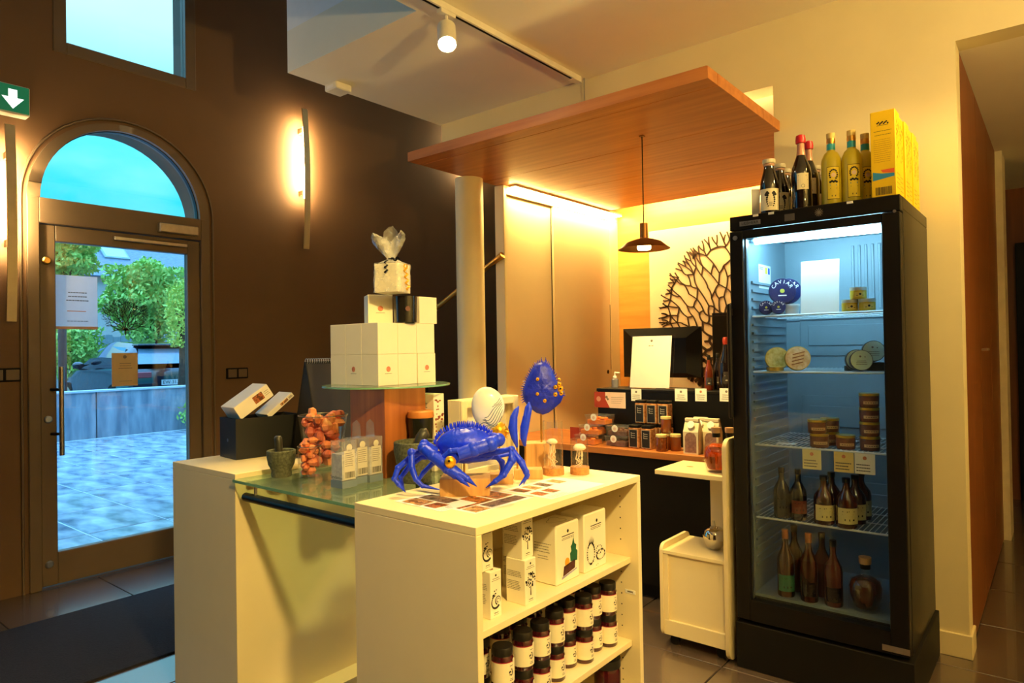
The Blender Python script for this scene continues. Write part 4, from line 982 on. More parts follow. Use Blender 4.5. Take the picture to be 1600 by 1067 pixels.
# glass tubes with jellyfish ornaments
m_cork = M('cork', srgb(190, 132, 74), 0.8, var=0.25, scale=90, bump=0.2)
m_jel = M('pale urchin shell', srgb(240, 222, 188), 0.5, var=0.06, scale=70, bump=0.2)
def cloche(lab, px, yb, w, ytop, ycap, capw, xoff):
    g = pZ(px, yb-4, DZ); l = Loc(g); t = thing('jellyfish_glass_tube', lab, 'ornament', g, VA, 'jellyfish glass tubes')
    r = metres(w/2, g); hb = 0.026; H = l(px, ytop).z
    MB().lathe([(0, 0), (r, 0), (r*1.01, hb*0.5), (r, hb), (0, hb)], 28).build('cork_base', m_cork, t, 40)
    MB().lathe([(r*0.93, hb), (r*0.93, H), (r*0.88, H), (r*0.88, hb+0.001)], 32).build('glass_tube', m_glass, t, 40)
    MB().lathe([(r*0.93, H-0.001), (r*0.94, H+0.001), (r*0.88, H+0.001), (r*0.87, H-0.001)], 32).build('glass_rim', m_glass, t, 40)
    z = l(px, ycap).z; cr_ = metres(capw/2, g)
    MB().lathe([(0, z+cr_*0.55), (cr_*0.6, z+cr_*0.45), (cr_*0.95, z+cr_*0.1), (cr_, z-cr_*0.15), (cr_*0.7, z-cr_*0.35), (0, z-cr_*0.3)], 20, (xoff, 0, 0)).build('cap', m_jel, t, 80)
    rd = random.Random(px)
    for k in range(7):
        a = 6.28*k/7; pts = [(xoff+cr_*0.35*math.cos(a)+rd.uniform(-.003, .003)*i, cr_*0.3*math.sin(a)+rd.uniform(-.003, .003)*i, z-cr_*0.2-(z-cr_*0.2-hb-0.002)*i/5) for i in range(6)]
        MB().tube(pts, [.0018, .0016, .0016, .0014, .0012, .0008], 5).build('tentacle', m_jel, t, 60)
cloche('taller glass tube holding a pale jellyfish ornament on a cork base', 865, 745, 33, 658, 690, 18, -0.004)
cloche('shorter glass tube holding a pale jellyfish ornament on a cork base', 906, 744, 29.5, 686, 699, 21, 0.0)

# printed leaflets lying on the shelf unit
def photo(name, c1, c2):
    m = M(name, c1, 0.4, scale=46, col2=c2, detail=9)
    e = next(n for n in m.node_tree.nodes if n.type == 'VALTORGB').color_ramp
    for pos, k in ((0.44, 0.35), (0.52, 1.7), (0.58, 0.6)): q = e.elements.new(pos); q.color = (*[min(0.9, (a+b)/2*k) for a, b in zip(c1, c2)], 1)
    return m
ph = [photo('food photo %d' % i, srgb(*a), srgb(*b)) for i, (a, b) in enumerate((((110, 50, 24), (200, 120, 60)), ((60, 34, 26), (190, 110, 60)), ((150, 84, 40), (228, 180, 120)), ((40, 36, 44), (150, 120, 110))))]
def leaflet(lab, quad, patches, seed, z, mark=True):
    P = [pZ(x, y, DZ) for x, y in quad]; o = P[0]; U = (P[1]-o); V = (P[3]-o); 
    t = thing('leaflet', lab, 'leaflet', (o.x, o.y, DZ), math.atan2(U.y, U.x), 'leaflets on the shelf unit')
    w, h = U.length, V.length; sg = 1 if U.x*V.y-U.y*V.x > 0 else -1
    y0_, y1_ = (0, h) if sg > 0 else (-h, 0)
    bx('sheet', m_paper, t, 0, w, y0_, y1_, z, z+0.0005)
    for i, (u0, u1, v0, v1) in enumerate(patches):
        MB().rect(u0*w, u1*w, y0_+v0*h, y0_+v1*h, FZ((0, 0, z+0.0008))).build('photo_print', ph[(i+seed) % 4], t, recalc=False)
    q = MB(); lines(q, FZ((0, 0, z+0.0008)), 0.04*w, 0.45*w, y0_+0.02*h, y0_+0.16*h, 3, 0.0018, seed); q.build('print_lines', m_inkg, t, recalc=False)
    return t
leaflet('open leaflet with brown food photos under the crab block', [(742, 803), (834, 777), (776, 764), (690, 786)], [(0.05, 0.62, 0.42, 0.95), (0.66, 0.96, 0.42, 0.95), (0.05, 0.28, 0.05, 0.38), (0.33, 0.95, 0.08, 0.36)], 0, 0.0)
leaflet('leaflet with small photos lying left of the crab block', [(690, 800), (745, 786), (668, 770), (622, 782)], [(0.08, 0.5, 0.5, 0.9), (0.55, 0.95, 0.3, 0.9), (0.1, 0.5, 0.2, 0.45)], 2, 0.0007)
leaflet('white sheet with rows of small photos before the glass tubes', [(862, 780), (945, 756), (890, 741), (806, 762)], [(0.06, 0.2, 0.6, 0.9), (0.26, 0.4, 0.6, 0.9), (0.46, 0.6, 0.6, 0.9), (0.06, 0.2, 0.25, 0.5), (0.26, 0.4, 0.25, 0.5), (0.7, 0.85, 0.6, 0.9)], 1, 0.0)

# ------------------------------------------------------------------ product boxes and jars on the shelves
m_pbox = M('cream carton', srgb(240, 232, 206), 0.55, var=0.015)
def tree_print(parent, m, h, seed=1):
    b = MB(); rd = random.Random(seed)
    b.face([(-0.035*h, 0, 0), (0.035*h, 0, 0), (0.02*h, 0.4*h, 0), (-0.02*h, 0.4*h, 0)], m)
    for k in range(60):
        a = rd.uniform(0, 6.28); r = math.sqrt(rd.random())
        b.disc(0.34*h*r*math.cos(a), 0.66*h+0.32*h*r*math.sin(a), h*rd.uniform(0.022, 0.05), 6, m)
    b.build('tree_print', m_ink, parent, recalc=False)
def fruit_print(parent, m, h, seed=1):
    b = MB()
    def arc(cx, cy, r, a0, a1, w0, w1):
        n = 12
        for i in range(n):
            t0, t1 = a0+(a1-a0)*i/n, a0+(a1-a0)*(i+1)/n; w = w0+(w1-w0)*i/n
            b.face([(cx+(r-w)*math.cos(t0), cy+(r-w)*math.sin(t0), 0), (cx+(r+w)*math.cos(t0), cy+(r+w)*math.sin(t0), 0), (cx+(r+w)*math.cos(t1), cy+(r+w)*math.sin(t1), 0), (cx+(r-w)*math.cos(t1), cy+(r-w)*math.sin(t1), 0)], m)
    arc(-0.03*h, 0.36*h, 0.32*h, 1.6, 5.6, 0.02*h, 0.07*h); arc(0.14*h, 0.40*h, 0.2*h, -0.6, 4.4, 0.015*h, 0.035*h); arc(0.14*h, 0.4*h, 0.1*h, 0, 5, 0.012*h, 0.02*h)
    for (x, y, r) in ((-0.2, 0.72, .1), (-0.05, 0.78, .07), (-0.12, 0.92, .06), (0.02, 0.95, .05), (-0.25, 0.62, .07)): b.disc(x*h, y*h, r*h, 8, m, r*h*0.6)
    b.build('fruit_print', m_ink, parent, recalc=False)
def jar_print(parent, m, h, seed): 
    b = MB(); rd = random.Random(seed)
    for k in range(16):
        a = 6.28*k/16; r = rd.uniform(0.28, 0.42); b.disc(r*h*math.cos(a), 0.4*h+r*h*0.7*math.sin(a), h*rd.uniform(0.05, 0.11), 6, m)
    b.build('berry_print', m_ink, parent, recalc=False)
def product_box(lab, px, py, w, d, h, kind, grp, z=None, at=None):   # px,py: foot of the corner between its two seen faces
    z = SZ1 if z is None else z
    p = pZ(px, py, z) if at is None else Vector((*at, z))
    t = thing('gift_carton', lab, 'box', (p.x, p.y, z), 0, grp)
    bx('carton', m_pbox, t, -d, 0, 0, w, 0, h, 0.0012)
    m = FX((0.0005, w/2, 0))
    q = MB(); q.disc(0, h*0.905, 0.0035, 8, m); q.rect(-w*0.3, w*0.3, h*0.835, h*0.845, m); lines(q, m, -w*0.38, w*0.38, h*0.78, h*0.82, 1, 0.0012, 2, True)
    q.rect(-w*0.18, w*0.18, h*0.10, h*0.115, m); lines(q, m, -w*0.26, w*0.26, h*0.05, h*0.085, 1, 0.001, 3, True); q.build('print_lines', m_ink, t, recalc=False)
    if kind == 'tree': tree_print(t, FX((0.0005, w/2, h*0.19)), h*0.52)
    if kind == 'fruit': fruit_print(t, FX((0.0005, w/2, h*0.19)), h*0.42)
    m2 = FY((0, -0.0005, 0)); q = MB(); lines(q, m2, -d*0.94, -d*0.15, h*0.60, h*0.74, 4, 0.0016, 5); lines(q, m2, -d*0.94, -d*0.15, h*0.30, h*0.52, 6, 0.0016, 7); q.build('side_print', m_inkg, t, recalc=False)
    if kind in ('tree', 'fruit'):
        q = MB()
        for i in range(10):
            a0, a1 = 4.5*i/10-0.6, 4.5*(i+1)/10-0.6
            q.face([(r*math.cos(a), 0.6*r*math.sin(a), 0) for a, r in ((a0, .014), (a0, .020), (a1, .020), (a1, .014))], FZ((-d/2, w/2, h+0.0004)))
        q.build('top_print', M('brown ink', srgb(96, 50, 36), 0.6), t, recalc=False)
    return t
g1 = 'printed gift cartons on the upper shelf'
f1 = product_box('small cream carton with fruit drawing standing on the shelf board', 767, 969, 0.046, 0.062, 0.128, 'fruit', g1)
b1 = product_box('small cream carton with tree drawing standing on the shelf board', 821, 947, 0.052, 0.070, 0.128, 'tree', g1)
p = f1.location; product_box('small cream carton with fruit drawing stacked on another fruit carton', 0, 0, 0.046, 0.062, 0.128, 'fruit', g1, SZ1+0.1285, (p.x-0.018, p.y-0.012))
p = b1.location; product_box('small cream carton with tree drawing stacked on another tree carton', 0, 0, 0.052, 0.070, 0.128, 'tree', g1, SZ1+0.1285, (p.x-0.012, p.y+0.004))
product_box('plain-sided cream carton pushed back between fruit and tree cartons', 0, 0, 0.052, 0.070, 0.118, 'tree', g1, SZ1, (f1.location.x-0.085, f1.location.y+0.055))
product_box('cream carton stacked at the back of the upper shelf between fruit and tree cartons', 0, 0, 0.052, 0.070, 0.118, 'fruit', g1, SZ1+0.1185, (f1.location.x-0.088, f1.location.y+0.055))
product_box('cream carton standing at the back of the shelf behind the tree cartons', 0, 0, 0.05, 0.06, 0.128, 'tree', g1, SZ1, (b1.location.x-0.10, b1.location.y+0.09))
product_box('cream carton stacked at the back of the shelf behind the tree cartons', 0, 0, 0.05, 0.06, 0.128, 'tree', g1, SZ1+0.1285, (b1.location.x-0.10, b1.location.y+0.092))
# cake carton
cx_ = pZ(870, 917, SZ1); ck = thing('cake_carton', 'wide cream carton printed with a slice of cake and green tree', 'box', (cx_.x, cx_.y, SZ1), 0, g1)
wk, dk, hk = 0.128, 0.095, 0.185
bx('carton', m_pbox, ck, -dk, 0, 0, wk, 0, hk, 0.004)
m = FX((0.0006, wk/2, 0))
q = MB(); q.disc(0, hk*0.86, 0.006, 6, m); q.rect(-0.034, 0.034, hk*0.785, hk*0.80, m); lines(q, m, -0.042, 0.042, hk*0.72, hk*0.765, 2, 0.0015, 4, True); q.build('print_lines', m_ink, ck, recalc=False)
q = MB(); q.face([(0.012, 0.06, 0), (0.05, 0.055, 0), (0.052, 0.085, 0), (0.044, 0.092, 0), (0.046, 0.106, 0), (0.036, 0.112, 0), (0.030, 0.135, 0), (0.022, 0.112, 0), (0.014, 0.106, 0), (0.018, 0.092, 0), (0.010, 0.085, 0)], m); q.build('tree_print', M('fir green ink', srgb(24, 84, 58), 0.6), ck, recalc=False)
q = MB(); q.face([(-0.030, 0.022, 0), (0.036, 0.034, 0), (0.040, 0.062, 0), (-0.024, 0.052, 0)], m); q.build('cake_print', M('chocolate ink', srgb(70, 32, 28), 0.6, var=0.3, scale=90), ck, recalc=False)
q = MB(); q.disc(-0.006, 0.062, 0.013, 12, m, 0.014); q.build('fruit_print', M('orange ink', srgb(222, 150, 30), 0.6), ck, recalc=False)
q = MB(); q.face([(-0.038, 0.014, 0), (0.045, 0.028, 0), (0.048, 0.033, 0), (-0.034, 0.021, 0)], m); q.build('plate_print', M('lilac ink', srgb(150, 146, 190), 0.6), ck, recalc=False)
q = MB(); m2 = FY((0, -0.0006, 0)); lines(q, m2, -dk*0.9, -dk*0.15, 0.095, 0.13, 4, 0.0018, 6); lines(q, m2, -dk*0.75, -dk*0.25, 0.075, 0.09, 2, 0.0018, 8); q.build('side_print', m_inkg, ck, recalc=False)
q = MB(); 
for i in range(16):
    a0, a1 = 6.28*i/16, 6.28*(i+1)/16; R_ = lambda a: 0.026*(1+0.25*math.sin(3*a))
    q.face([(r*math.cos(a), 1.3*r*math.sin(a), 0) for a, r in ((a0, R_(a0)), (a0, R_(a0)+.0015), (a1, R_(a1)+.0015), (a1, R_(a1)))], FZ((-dk/2, wk/2, hk+0.0005)))
q.build('top_print', m_inkg, ck, recalc=False)
# pineapple carton
px_ = pZ(914, 897, SZ1); pk = thing('pineapple_carton', 'wide cream carton printed with pineapple and fruit in black', 'box', (px_.x, px_.y, SZ1), 0, g1)
wp, dp, hp = 0.135, 0.095, 0.19
bx('carton', m_pbox, pk, -dp, 0, 0, wp, 0, hp, 0.004)
m = FX((0.0006, wp/2, 0))
q = MB(); q.disc(0.008, hp*0.84, 0.006, 6, m); q.rect(-0.03, 0.036, hp*0.765, hp*0.78, m); lines(q, m, -0.036, 0.042, hp*0.70, hp*0.75, 2, 0.0015, 4, True)
rd = random.Random(5)
for k in range(26):
    a = 6.28*k/26; q.disc(-0.030+0.022*math.cos(a), 0.058+0.034*math.sin(a), rd.uniform(0.0018, 0.0045), 6, m)
for k in range(22):
    a = 6.28*k/22; q.disc(0.030+0.026*math.cos(a), 0.042+0.016*math.sin(a), rd.uniform(0.0016, 0.004), 6, m)
for k in range(12): q.disc(0.020+0.018*math.cos(k*.52), 0.060+0.014*math.sin(k*.52), rd.uniform(0.0016, 0.0035), 6, m)
for k in range(7):
    x = -0.040+0.004*k; q.face([(x, 0.090, 0), (x+0.003, 0.090, 0), (x+0.0015+0.0012*(k-3), 0.118-abs(k-3)*0.004, 0)], m)
q.disc(0.002, 0.012, 0.002, 6, m); q.disc(0.012, 0.014, 0.002, 6, m)
q.build('fruit_print', m_ink, pk, recalc=False)

# jam jars
m_jam = M('dark red jam', srgb(58, 10, 18), 0.12, var=0.3, coat=0.6)
m_lid = M('black jar lid', srgb(20, 18, 18), 0.4)
m_lab = M('cream label', srgb(240, 230, 198), 0.6, var=0.02)
m_rim = M('crimson rim', srgb(150, 20, 44), 0.3)
def jam_jar():
    t = thing('jam_jar', 'x', 'jar', (0, 0, 0), 0, 'black-lidded jam jars')
    r, h = 0.0315, 0.107
    MB().lathe([(0, 0), (r*0.9, 0), (r, 0.004), (r, 0.078), (r*0.86, 0.086), (0, 0.086)], 24).build('glass_body', m_jam, t, 40)
    MB().lathe([(0, 0.0845), (r*0.9, 0.0845), (r*0.92, 0.087), (r*0.92, 0.104), (r*0.88, 0.107), (0, 0.107)], 24).build('lid', m_lid, t, 40)
    MB().lathe([(r+0.0006, 0.014), (r+0.0006, 0.070)], 28, a0=-2.2, a1=1.3).build('label', m_lab, t, 60)
    MB().lathe([(r+0.0007, 0.0695), (r+0.0007, 0.072)], 28, a0=-2.2, a1=1.3).build('label_rim', m_rim, t, 60)
    b = MB(); rd = random.Random(1)
    for k in range(12):
        a = -0.05+0.26*math.cos(k*0.52)*rd.uniform(0.4, 1); z = 0.042+0.010*math.sin(k*0.52)*rd.uniform(0.4, 1); s = rd.uniform(0.0015, 0.0032); rr_ = r+0.0012
        b.face([(rr_*math.cos(a+s/r*c1), rr_*math.sin(a+s/r*c1), z+s*s1) for c1, s1 in ((1, 0), (0, 1), (-1, 0), (0, -1))])
    for z, w in ((0.060, 0.35), (0.025, 0.3), (0.021, 0.4)):
        b.face([((r+0.0012)*math.cos(a), (r+0.0012)*math.sin(a), zz) for a, zz in ((-0.05-w/2, z), (-0.05, z), (-0.05+w/2, z), (-0.05+w/2, z+0.0014), (-0.05, z+0.0014), (-0.05-w/2, z+0.0014))])
    b.build('label_print', m_ink, t, recalc=False)
    MB().disc(0, 0, 0.006, 12, fmat(((r+0.0012)*math.cos(0.25), (r+0.0012)*math.sin(0.25), 0.073), (-math.sin(0.25), math.cos(0.25), 0), (0, 0, 1))).build('label_tab', m_lab, t, recalc=False)
    return t
jj = jam_jar(); used = False
JP = [(785, -1.205), (817, -1.222), (844, -1.222), (867, -1.24), (886, -1.262), (906, -1.235), (927, -1.258), (946.5, -1.235)]
JY = []
for k, (px, X) in enumerate(JP):
    y = pX(px, 1010, X).y; JY.append((X, y))
for k, (X, y) in enumerate(JY):
    if k and math.hypot(X-JY[k-1][0], y-JY[k-1][1]) < 0.0645: y = JY[k-1][1]+math.sqrt(max(0, 0.0648**2-(X-JY[k-1][0])**2)); JY[k] = (X, y)
for k, (X, y) in enumerate(JY):
    if y > DYb-0.024-0.033: X, y = X, DYb-0.024-0.033; JY[k] = (X, y)
for row in (0, 1):
    for k, (X, y) in enumerate(JY):
        for lay in (0, 1):
            x = X-row*0.085
            o = jj if not used else copy_tree(jj); used = True
            o.location = (x, y, SZ2+lay*0.1072)
            nth = ('', 'second ', 'third ', 'fourth ', 'fifth ', 'sixth ', 'seventh ', 'eighth ')[7-k]
            o['label'] = ('%s-layer jam jar, %s the shelf panel with the price strip' % (('lower', 'upper')[lay], (nth+'from') if nth else 'right beside')) if row == 0 else '%s-layer jam jar of the rear row, %s the shelf panel with the price strip' % (('lower', 'upper')[lay], (nth+'from') if nth else 'right beside')
lj = thing('black_jar', 'black lidded jar standing on the lowest shelf below the jam jars', 'jar', (-1.23, DYb-0.12, 0.2))
MB().lathe([(0, 0), (0.045, 0), (0.046, 0.10), (0.040, 0.115), (0, 0.115)], 24).build('glass_body', m_jam, lj, 40)
MB().lathe([(0, 0.112), (0.046, 0.112), (0.046, 0.140), (0, 0.142)], 24).build('lid', m_lid, lj, 40)

# ------------------------------------------------------------------ on the glass top
pc = pZ(603, 748, GZ); S = 0.205
pil = thing('wooden_pedestal', 'square reddish wooden pedestal standing on the glass top', 'pedestal', (pc.x, pc.y, GZ))
PZ = pY(603, 607, pc.y).z-GZ
bx('post', m_wood_v, pil, -S, 0, 0, S, 0.0, PZ, 0.002)
plc = Vector((pc.x-S/2-0.03, pc.y+S/2+0.02))
gp = thing('round_glass_plate', 'round clear glass plate lying on the wooden pedestal', 'plate', (plc.x, plc.y, GZ+PZ))
MB().lathe([(0, 0), (0.245, 0.0), (0.247, 0.004), (0.245, 0.008), (0, 0.008)], 56).build('glass_disc', m_pgreen, gp, 40)
MB().lathe([(0.2475, 0.001), (0.2485, 0.004), (0.2475, 0.007)], 56).build('edge', m_gedge, gp, 40)
PT = GZ+PZ+0.0082
bw, bh = 0.097, 0.118
cnr = pY(592, 604, pc.y); ox, oy = cnr.x+0.004, pc.y-0.005     # near corner of the 3 x 3 block
def candle_box(lab, x, y, z, h, mark, grp, w=bw, rz=0):
    t = thing('candle_box', lab, 'box', (x, y, z), rz, grp)
    bx('carton', m_pbox, t, -w+0.001, -0.0005, 0.0005, w-0.001, 0, h-0.0006, 0.0008)
    if 'x' in mark: logo(t, FX((0.0004, w/2, h*0.52)), 0.0105)
    if 'y' in mark: logo(t, FY((-w/2, -0.0004, h*0.52)), 0.0105)
    return t
for lay in (0, 1):
    for i in range(3):
        for j in range(3):
            seen = (i == 0 or j == 0)
            mk = ('x' if (lay == 0 and i == 0 and j in (0, 2)) else '')+('y' if (lay == 0 and j == 0 and i == 1) else '')
            where = {(0, 0): 'at the corner above the salt cartons', (0, 1): 'in the middle of the side facing the fridge', (0, 2): 'at the column end of the side facing the fridge', (1, 0): 'in the middle of the side facing away from the column', (2, 0): 'at the end toward the entrance door'}.get((i, j), '')
            lab = 'plain %s-layer candle box %s' % (('lower', 'upper')[lay], where)
            if mk == 'x': lab = 'cream candle box with coral mark, %s corner of the lower layer' % ('pedestal-front' if j == 0 else 'column-side')
            if mk == 'y': lab = 'cream candle box with coral mark facing the entrance-mat side'
            if not seen: lab = 'cream %s-layer candle box %s' % (('lower', 'upper')[lay], {(1, 1): 'in the centre of the block', (1, 2): 'in the middle of the side facing the column', (2, 1): 'in the middle of the side facing the brown wall', (2, 2): 'at the corner facing brown wall and column'}[(i, j)])
            candle_box(lab, ox-i*bw+(0.004 if (lay == 0 and j == 2) else 0)*(i == 0), oy+j*bw, PT+lay*bh, bh, mk, 'cream candle boxes stacked on the glass plate')
Z3 = PT+2*bh
p = pX(572, 500, ox-0.115); 
tb = candle_box('cream candle box with coral mark beside the black candle on the stack', ox-0.115+0.0, oy+0.015, Z3, 0.112, 'x', 'cream candle boxes stacked on the glass plate')
tb.rotation_euler = (0, 0, math.radians(-30)); tb.location = pY(575, 500, oy+0.045); tb.location.z = Z3
bcg = pY(634, 500, oy+0.16); bg_ = thing('black_candle', 'black glass candle standing on top of the cream boxes', 'candle', (bcg.x, oy+0.16, Z3))
MB().lathe([(0, 0), (0.040, 0), (0.044, 0.004), (0.047, 0.104), (0.043, 0.104), (0.041, 0.09), (0, 0.09)], 32).build('glass_cup', M('black glass', srgb(26, 25, 24), 0.15, coat=0.5), bg_, 40)
MB().cyl((0, 0, 0.09), (0, 0, 0.1), 0.0012, n=5).build('wick', m_paper, bg_)
q = MB(); a_ = -VA-0.2; q.disc(0, 0, 0.010, 12, fmat((0.0482*math.cos(-0.55), 0.0482*math.sin(-0.55), 0.055), (math.sin(0.55), math.cos(0.55), 0), (0, 0, 1))); q.build('print_mark', M('dull red ink', srgb(90, 44, 34), 0.5), bg_, recalc=False)
wb_ = candle_box('narrow cream box behind the black candle on the stack', 0, 0, Z3, 0.106, '', 'cream candle boxes stacked on the glass plate')
w_ = pY(658, 500, oy+0.20); wb_.location = (min(w_.x, ox-0.002), oy+0.212, Z3)

# cellophane-wrapped gift on top
gz = Z3+0.1125; gl_ = pY(615, 454, oy+0.09)
gf = thing('wrapped_gift', 'cream gift box in crinkled cellophane tied with black and gold ribbon', 'gift', (gl_.x, oy+0.085, gz), math.radians(22))
m_cello = GL('cellophane', (0.97, 0.97, 0.95), 1.0, 0.06, 0.22, (1.0, 0.98, 0.94))
gw, gh_ = 0.050, 0.108
bx('box', m_pbox, gf, -gw, gw, -gw, gw, 0.0, gh_, 0.002)
def crink(n, z0, z1, r0, r1, seed, nz=6, sq=False):
    rd = random.Random(seed); b = MB(); vs = []; fs = []
    for j in range(nz+1):
        for i in range(n):
            a = 2*PI*i/n; r = r0+(r1-r0)*j/nz
            if sq: r = r/max(abs(math.cos(a)), abs(math.sin(a)))
            r += rd.uniform(-0.003, 0.003); vs.append((r*math.cos(a), r*math.sin(a), z0+(z1-z0)*j/nz))
    for j in range(nz):
        for i in range(n): fs.append((j*n+i, j*n+(i+1) % n, (j+1)*n+(i+1) % n, (j+1)*n+i))
    b.add(vs, fs); return b
crink(28, 0.001, gh_+0.004, gw+0.005, gw+0.005, 1, 7, True).build('cellophane_wrap', m_cello, gf)
crink(20, gh_+0.004, gh_+0.022, gw+0.004, 0.014, 2, 3).build('cellophane_shoulder', m_cello, gf)
rd = random.Random(11)
for (ax, top, wd_) in ((-0.072, 0.105, 0.020), (-0.030, 0.088, 0.014), (0.004, 0.128, 0.024), (0.045, 0.108, 0.022), (0.025, 0.085, 0.018)):
    b = MB(); vs = []; fs = []; n = 7
    for i in range(n+1):
        t = i/n; cx0 = ax*t; z = gh_+0.020+top*t; w = 0.010+wd_*math.sin(min(1, t*1.15)*PI*0.62)*(1-0.55*max(0, t-0.75)*4*0.6)
        if i == n: w *= 0.35
        for j in range(5): u = (j-2)/2; vs.append((cx0+u*w, 0.012*math.cos(u*2.2+ax*40)+rd.uniform(-.004, .004)-0.01*t, z-abs(u)*0.004))
    for i in range(n):
        for j in range(4): fs.append((i*5+j, i*5+j+1, (i+1)*5+j+1, (i+1)*5+j))
    b.add(vs, fs); b.build('cellophane_fan', m_cello, gf, recalc=False)
MB().lathe([(0.016, 0), (0.018, 0.004), (0.016, 0.009)], 14, (0, 0, gh_+0.016)).build('ribbon_knot', m_black, gf, 60)
def ribbon(pts, w, mat, name):
    b = MB(); vs = []; fs = []
    for i, p in enumerate(pts): p = Vector(p); vs += [p+Vector((-w, 0, 0.001)), p+Vector((w, 0, -0.001))]
    for i in range(len(pts)-1): fs.append((2*i, 2*i+1, 2*i+3, 2*i+2))
    b.add(vs, fs); b.build(name, mat, gf, recalc=False)
ribbon([(0.004+0.006*math.sin(k*1.4), -gw-0.008+0.005*math.cos(k*1.4), gh_+0.014-0.004*k) for k in range(14)], 0.004, m_black, 'ribbon')
ribbon([(0.012+0.0035*k, -0.03-0.001*k, gh_+0.016+0.008*math.sin(k*0.9)) for k in range(12)], 0.004, m_black, 'ribbon')
m_grib = M('gold ribbon', srgb(226, 170, 30), 0.3, metal=0.4)
ribbon([(gw+0.008+0.006*math.sin(k*1.5)+0.0008*k, -0.01+0.006*math.cos(k*1.5), gh_-0.012-0.0055*k) for k in range(17)], 0.005, m_grib, 'gold_ribbon')
ribbon([(gw+0.012+0.007*math.cos(k*1.1), -0.012, gh_-0.01+0.009*math.sin(k*1.1)) for k in range(7)], 0.003, m_grib, 'gold_ribbon')

# stone mortars
m_gran = M('green-grey granite', srgb(62, 66, 50), 0.75, scale=120, col2=srgb(104, 106, 84), detail=3, bump=0.2)
def mortar(lab, px, py, s, pest):
    p = pZ(px, py, GZ); t = thing('stone_mortar', lab, 'mortar', (p.x, p.y, GZ), VA, 'stone mortars on the glass top')
    MB().lathe([(0, 0), (0.036*s, 0), (0.038*s, 0.012*s), (0.036*s, 0.024*s), (0.048*s, 0.048*s), (0.053*s, 0.075*s), (0.053*s, 0.098*s), (0.050*s, 0.100*s), (0.044*s, 0.098*s), (0.040*s, 0.06*s), (0.02*s, 0.04*s), (0, 0.038*s)], 32).build('bowl', m_gran, t, 50)
    b = MB(); b.tube([Vector(q)*s for q in pest], [0.012*s, 0.014*s, 0.014*s, 0.015*s, 0.010*s], 14); b.build('pestle', M('dark pestle stone', srgb(50, 50, 44), 0.4, var=0.2, scale=80), t, 60)
    return t
mortar('small green-grey stone mortar with upright pestle beside the black box', 440, 744, 1.0, [(-0.006, 0, 0.045), (-0.008, 0, 0.09), (-0.010, 0, 0.13), (-0.012, 0, 0.146), (-0.012, 0, 0.153)])
mortar('large stone mortar standing behind the legs of the blue crab', 650, 752, 1.45, [(0.005, 0.0, 0.05), (0.008, 0, 0.09), (0.014, 0, 0.108), (0.022, 0.005, 0.118), (0.03, 0.005, 0.122)])

# glasses of pink salt
m_salt = M('pink rock salt', srgb(226, 108, 66), 0.45, scale=26, col2=srgb(255, 176, 120), bump=0.2)
m_salt2 = M('deep pink rock salt', srgb(196, 84, 62), 0.5, scale=26, col2=srgb(236, 140, 110), bump=0.2)
def rock(parent, c, r, mat, seed):
    rd = random.Random(seed); b = MB(); ph_ = [rd.uniform(0, 6) for _ in range(6)]
    b.ell(c, (r*rd.uniform(.8, 1.15), r*rd.uniform(.8, 1.1), r*rd.uniform(.75, 1.1)), 7, 4, lambda d: 1+0.13*math.sin(2.6*d.x+ph_[0])+0.12*math.sin(3*d.y+ph_[1])+0.12*math.sin(3*d.z+ph_[2]))
    b.build('salt_rock', mat, parent)
def salt_glass(lab, px, py, H_, r0, r1, n, rr_, over, mat2):
    p = pZ(px, py, GZ); t = thing('salt_glass', lab, 'glass', (p.x, p.y, GZ), VA, 'glasses of pink salt rocks')
    MB().lathe([(0, 0), (r0, 0), (r0+0.001, 0.008), (r1, H_), (r1-0.004, H_), (r0-0.003, 0.012), (0, 0.012)], 36).build('glass_cup', m_glass, t, 40)
    MB().lathe([(r1+0.0006, H_-0.002), (r1+0.001, H_), (r1-0.002, H_+0.001)], 36).build('glass_rim', m_steel, t, 40)
    rd = random.Random(int(px)); k = 0; placed = []
    for tr_ in range(900):
        rk = rr_*rd.uniform(0.75, 1.35); z = 0.014+rk*0.9+(H_+over-rk*0.9)*(tr_/900.0)*rd.uniform(0.92, 1.0)
        R_ = r0+(r1-r0)*min(1, z/H_)-rk*1.02-0.004
        if R_ <= 0.001: R_ = 0.001
        a = rd.uniform(0, 6.28); q = R_*math.sqrt(rd.random()); cpt = Vector((q*math.cos(a), q*math.sin(a), z))
        if any((cpt-p_).length < (rk+r_)*0.78 for p_, r_ in placed): continue
        placed.append((cpt, rk)); rock(t, cpt, rk, mat2 if rd.random() < 0.6 else m_salt, k+px); k += 1
    return t
salt_glass('large flared glass vase filled with pink salt rocks', 506, 731, 0.215, 0.066, 0.098, 3, 0.024, 0.0, m_salt2)
salt_glass('small glass of orange salt rocks next to the clear salt cartons', 484, 748, 0.122, 0.038, 0.043, 2, 0.017, 0.02, m_salt)

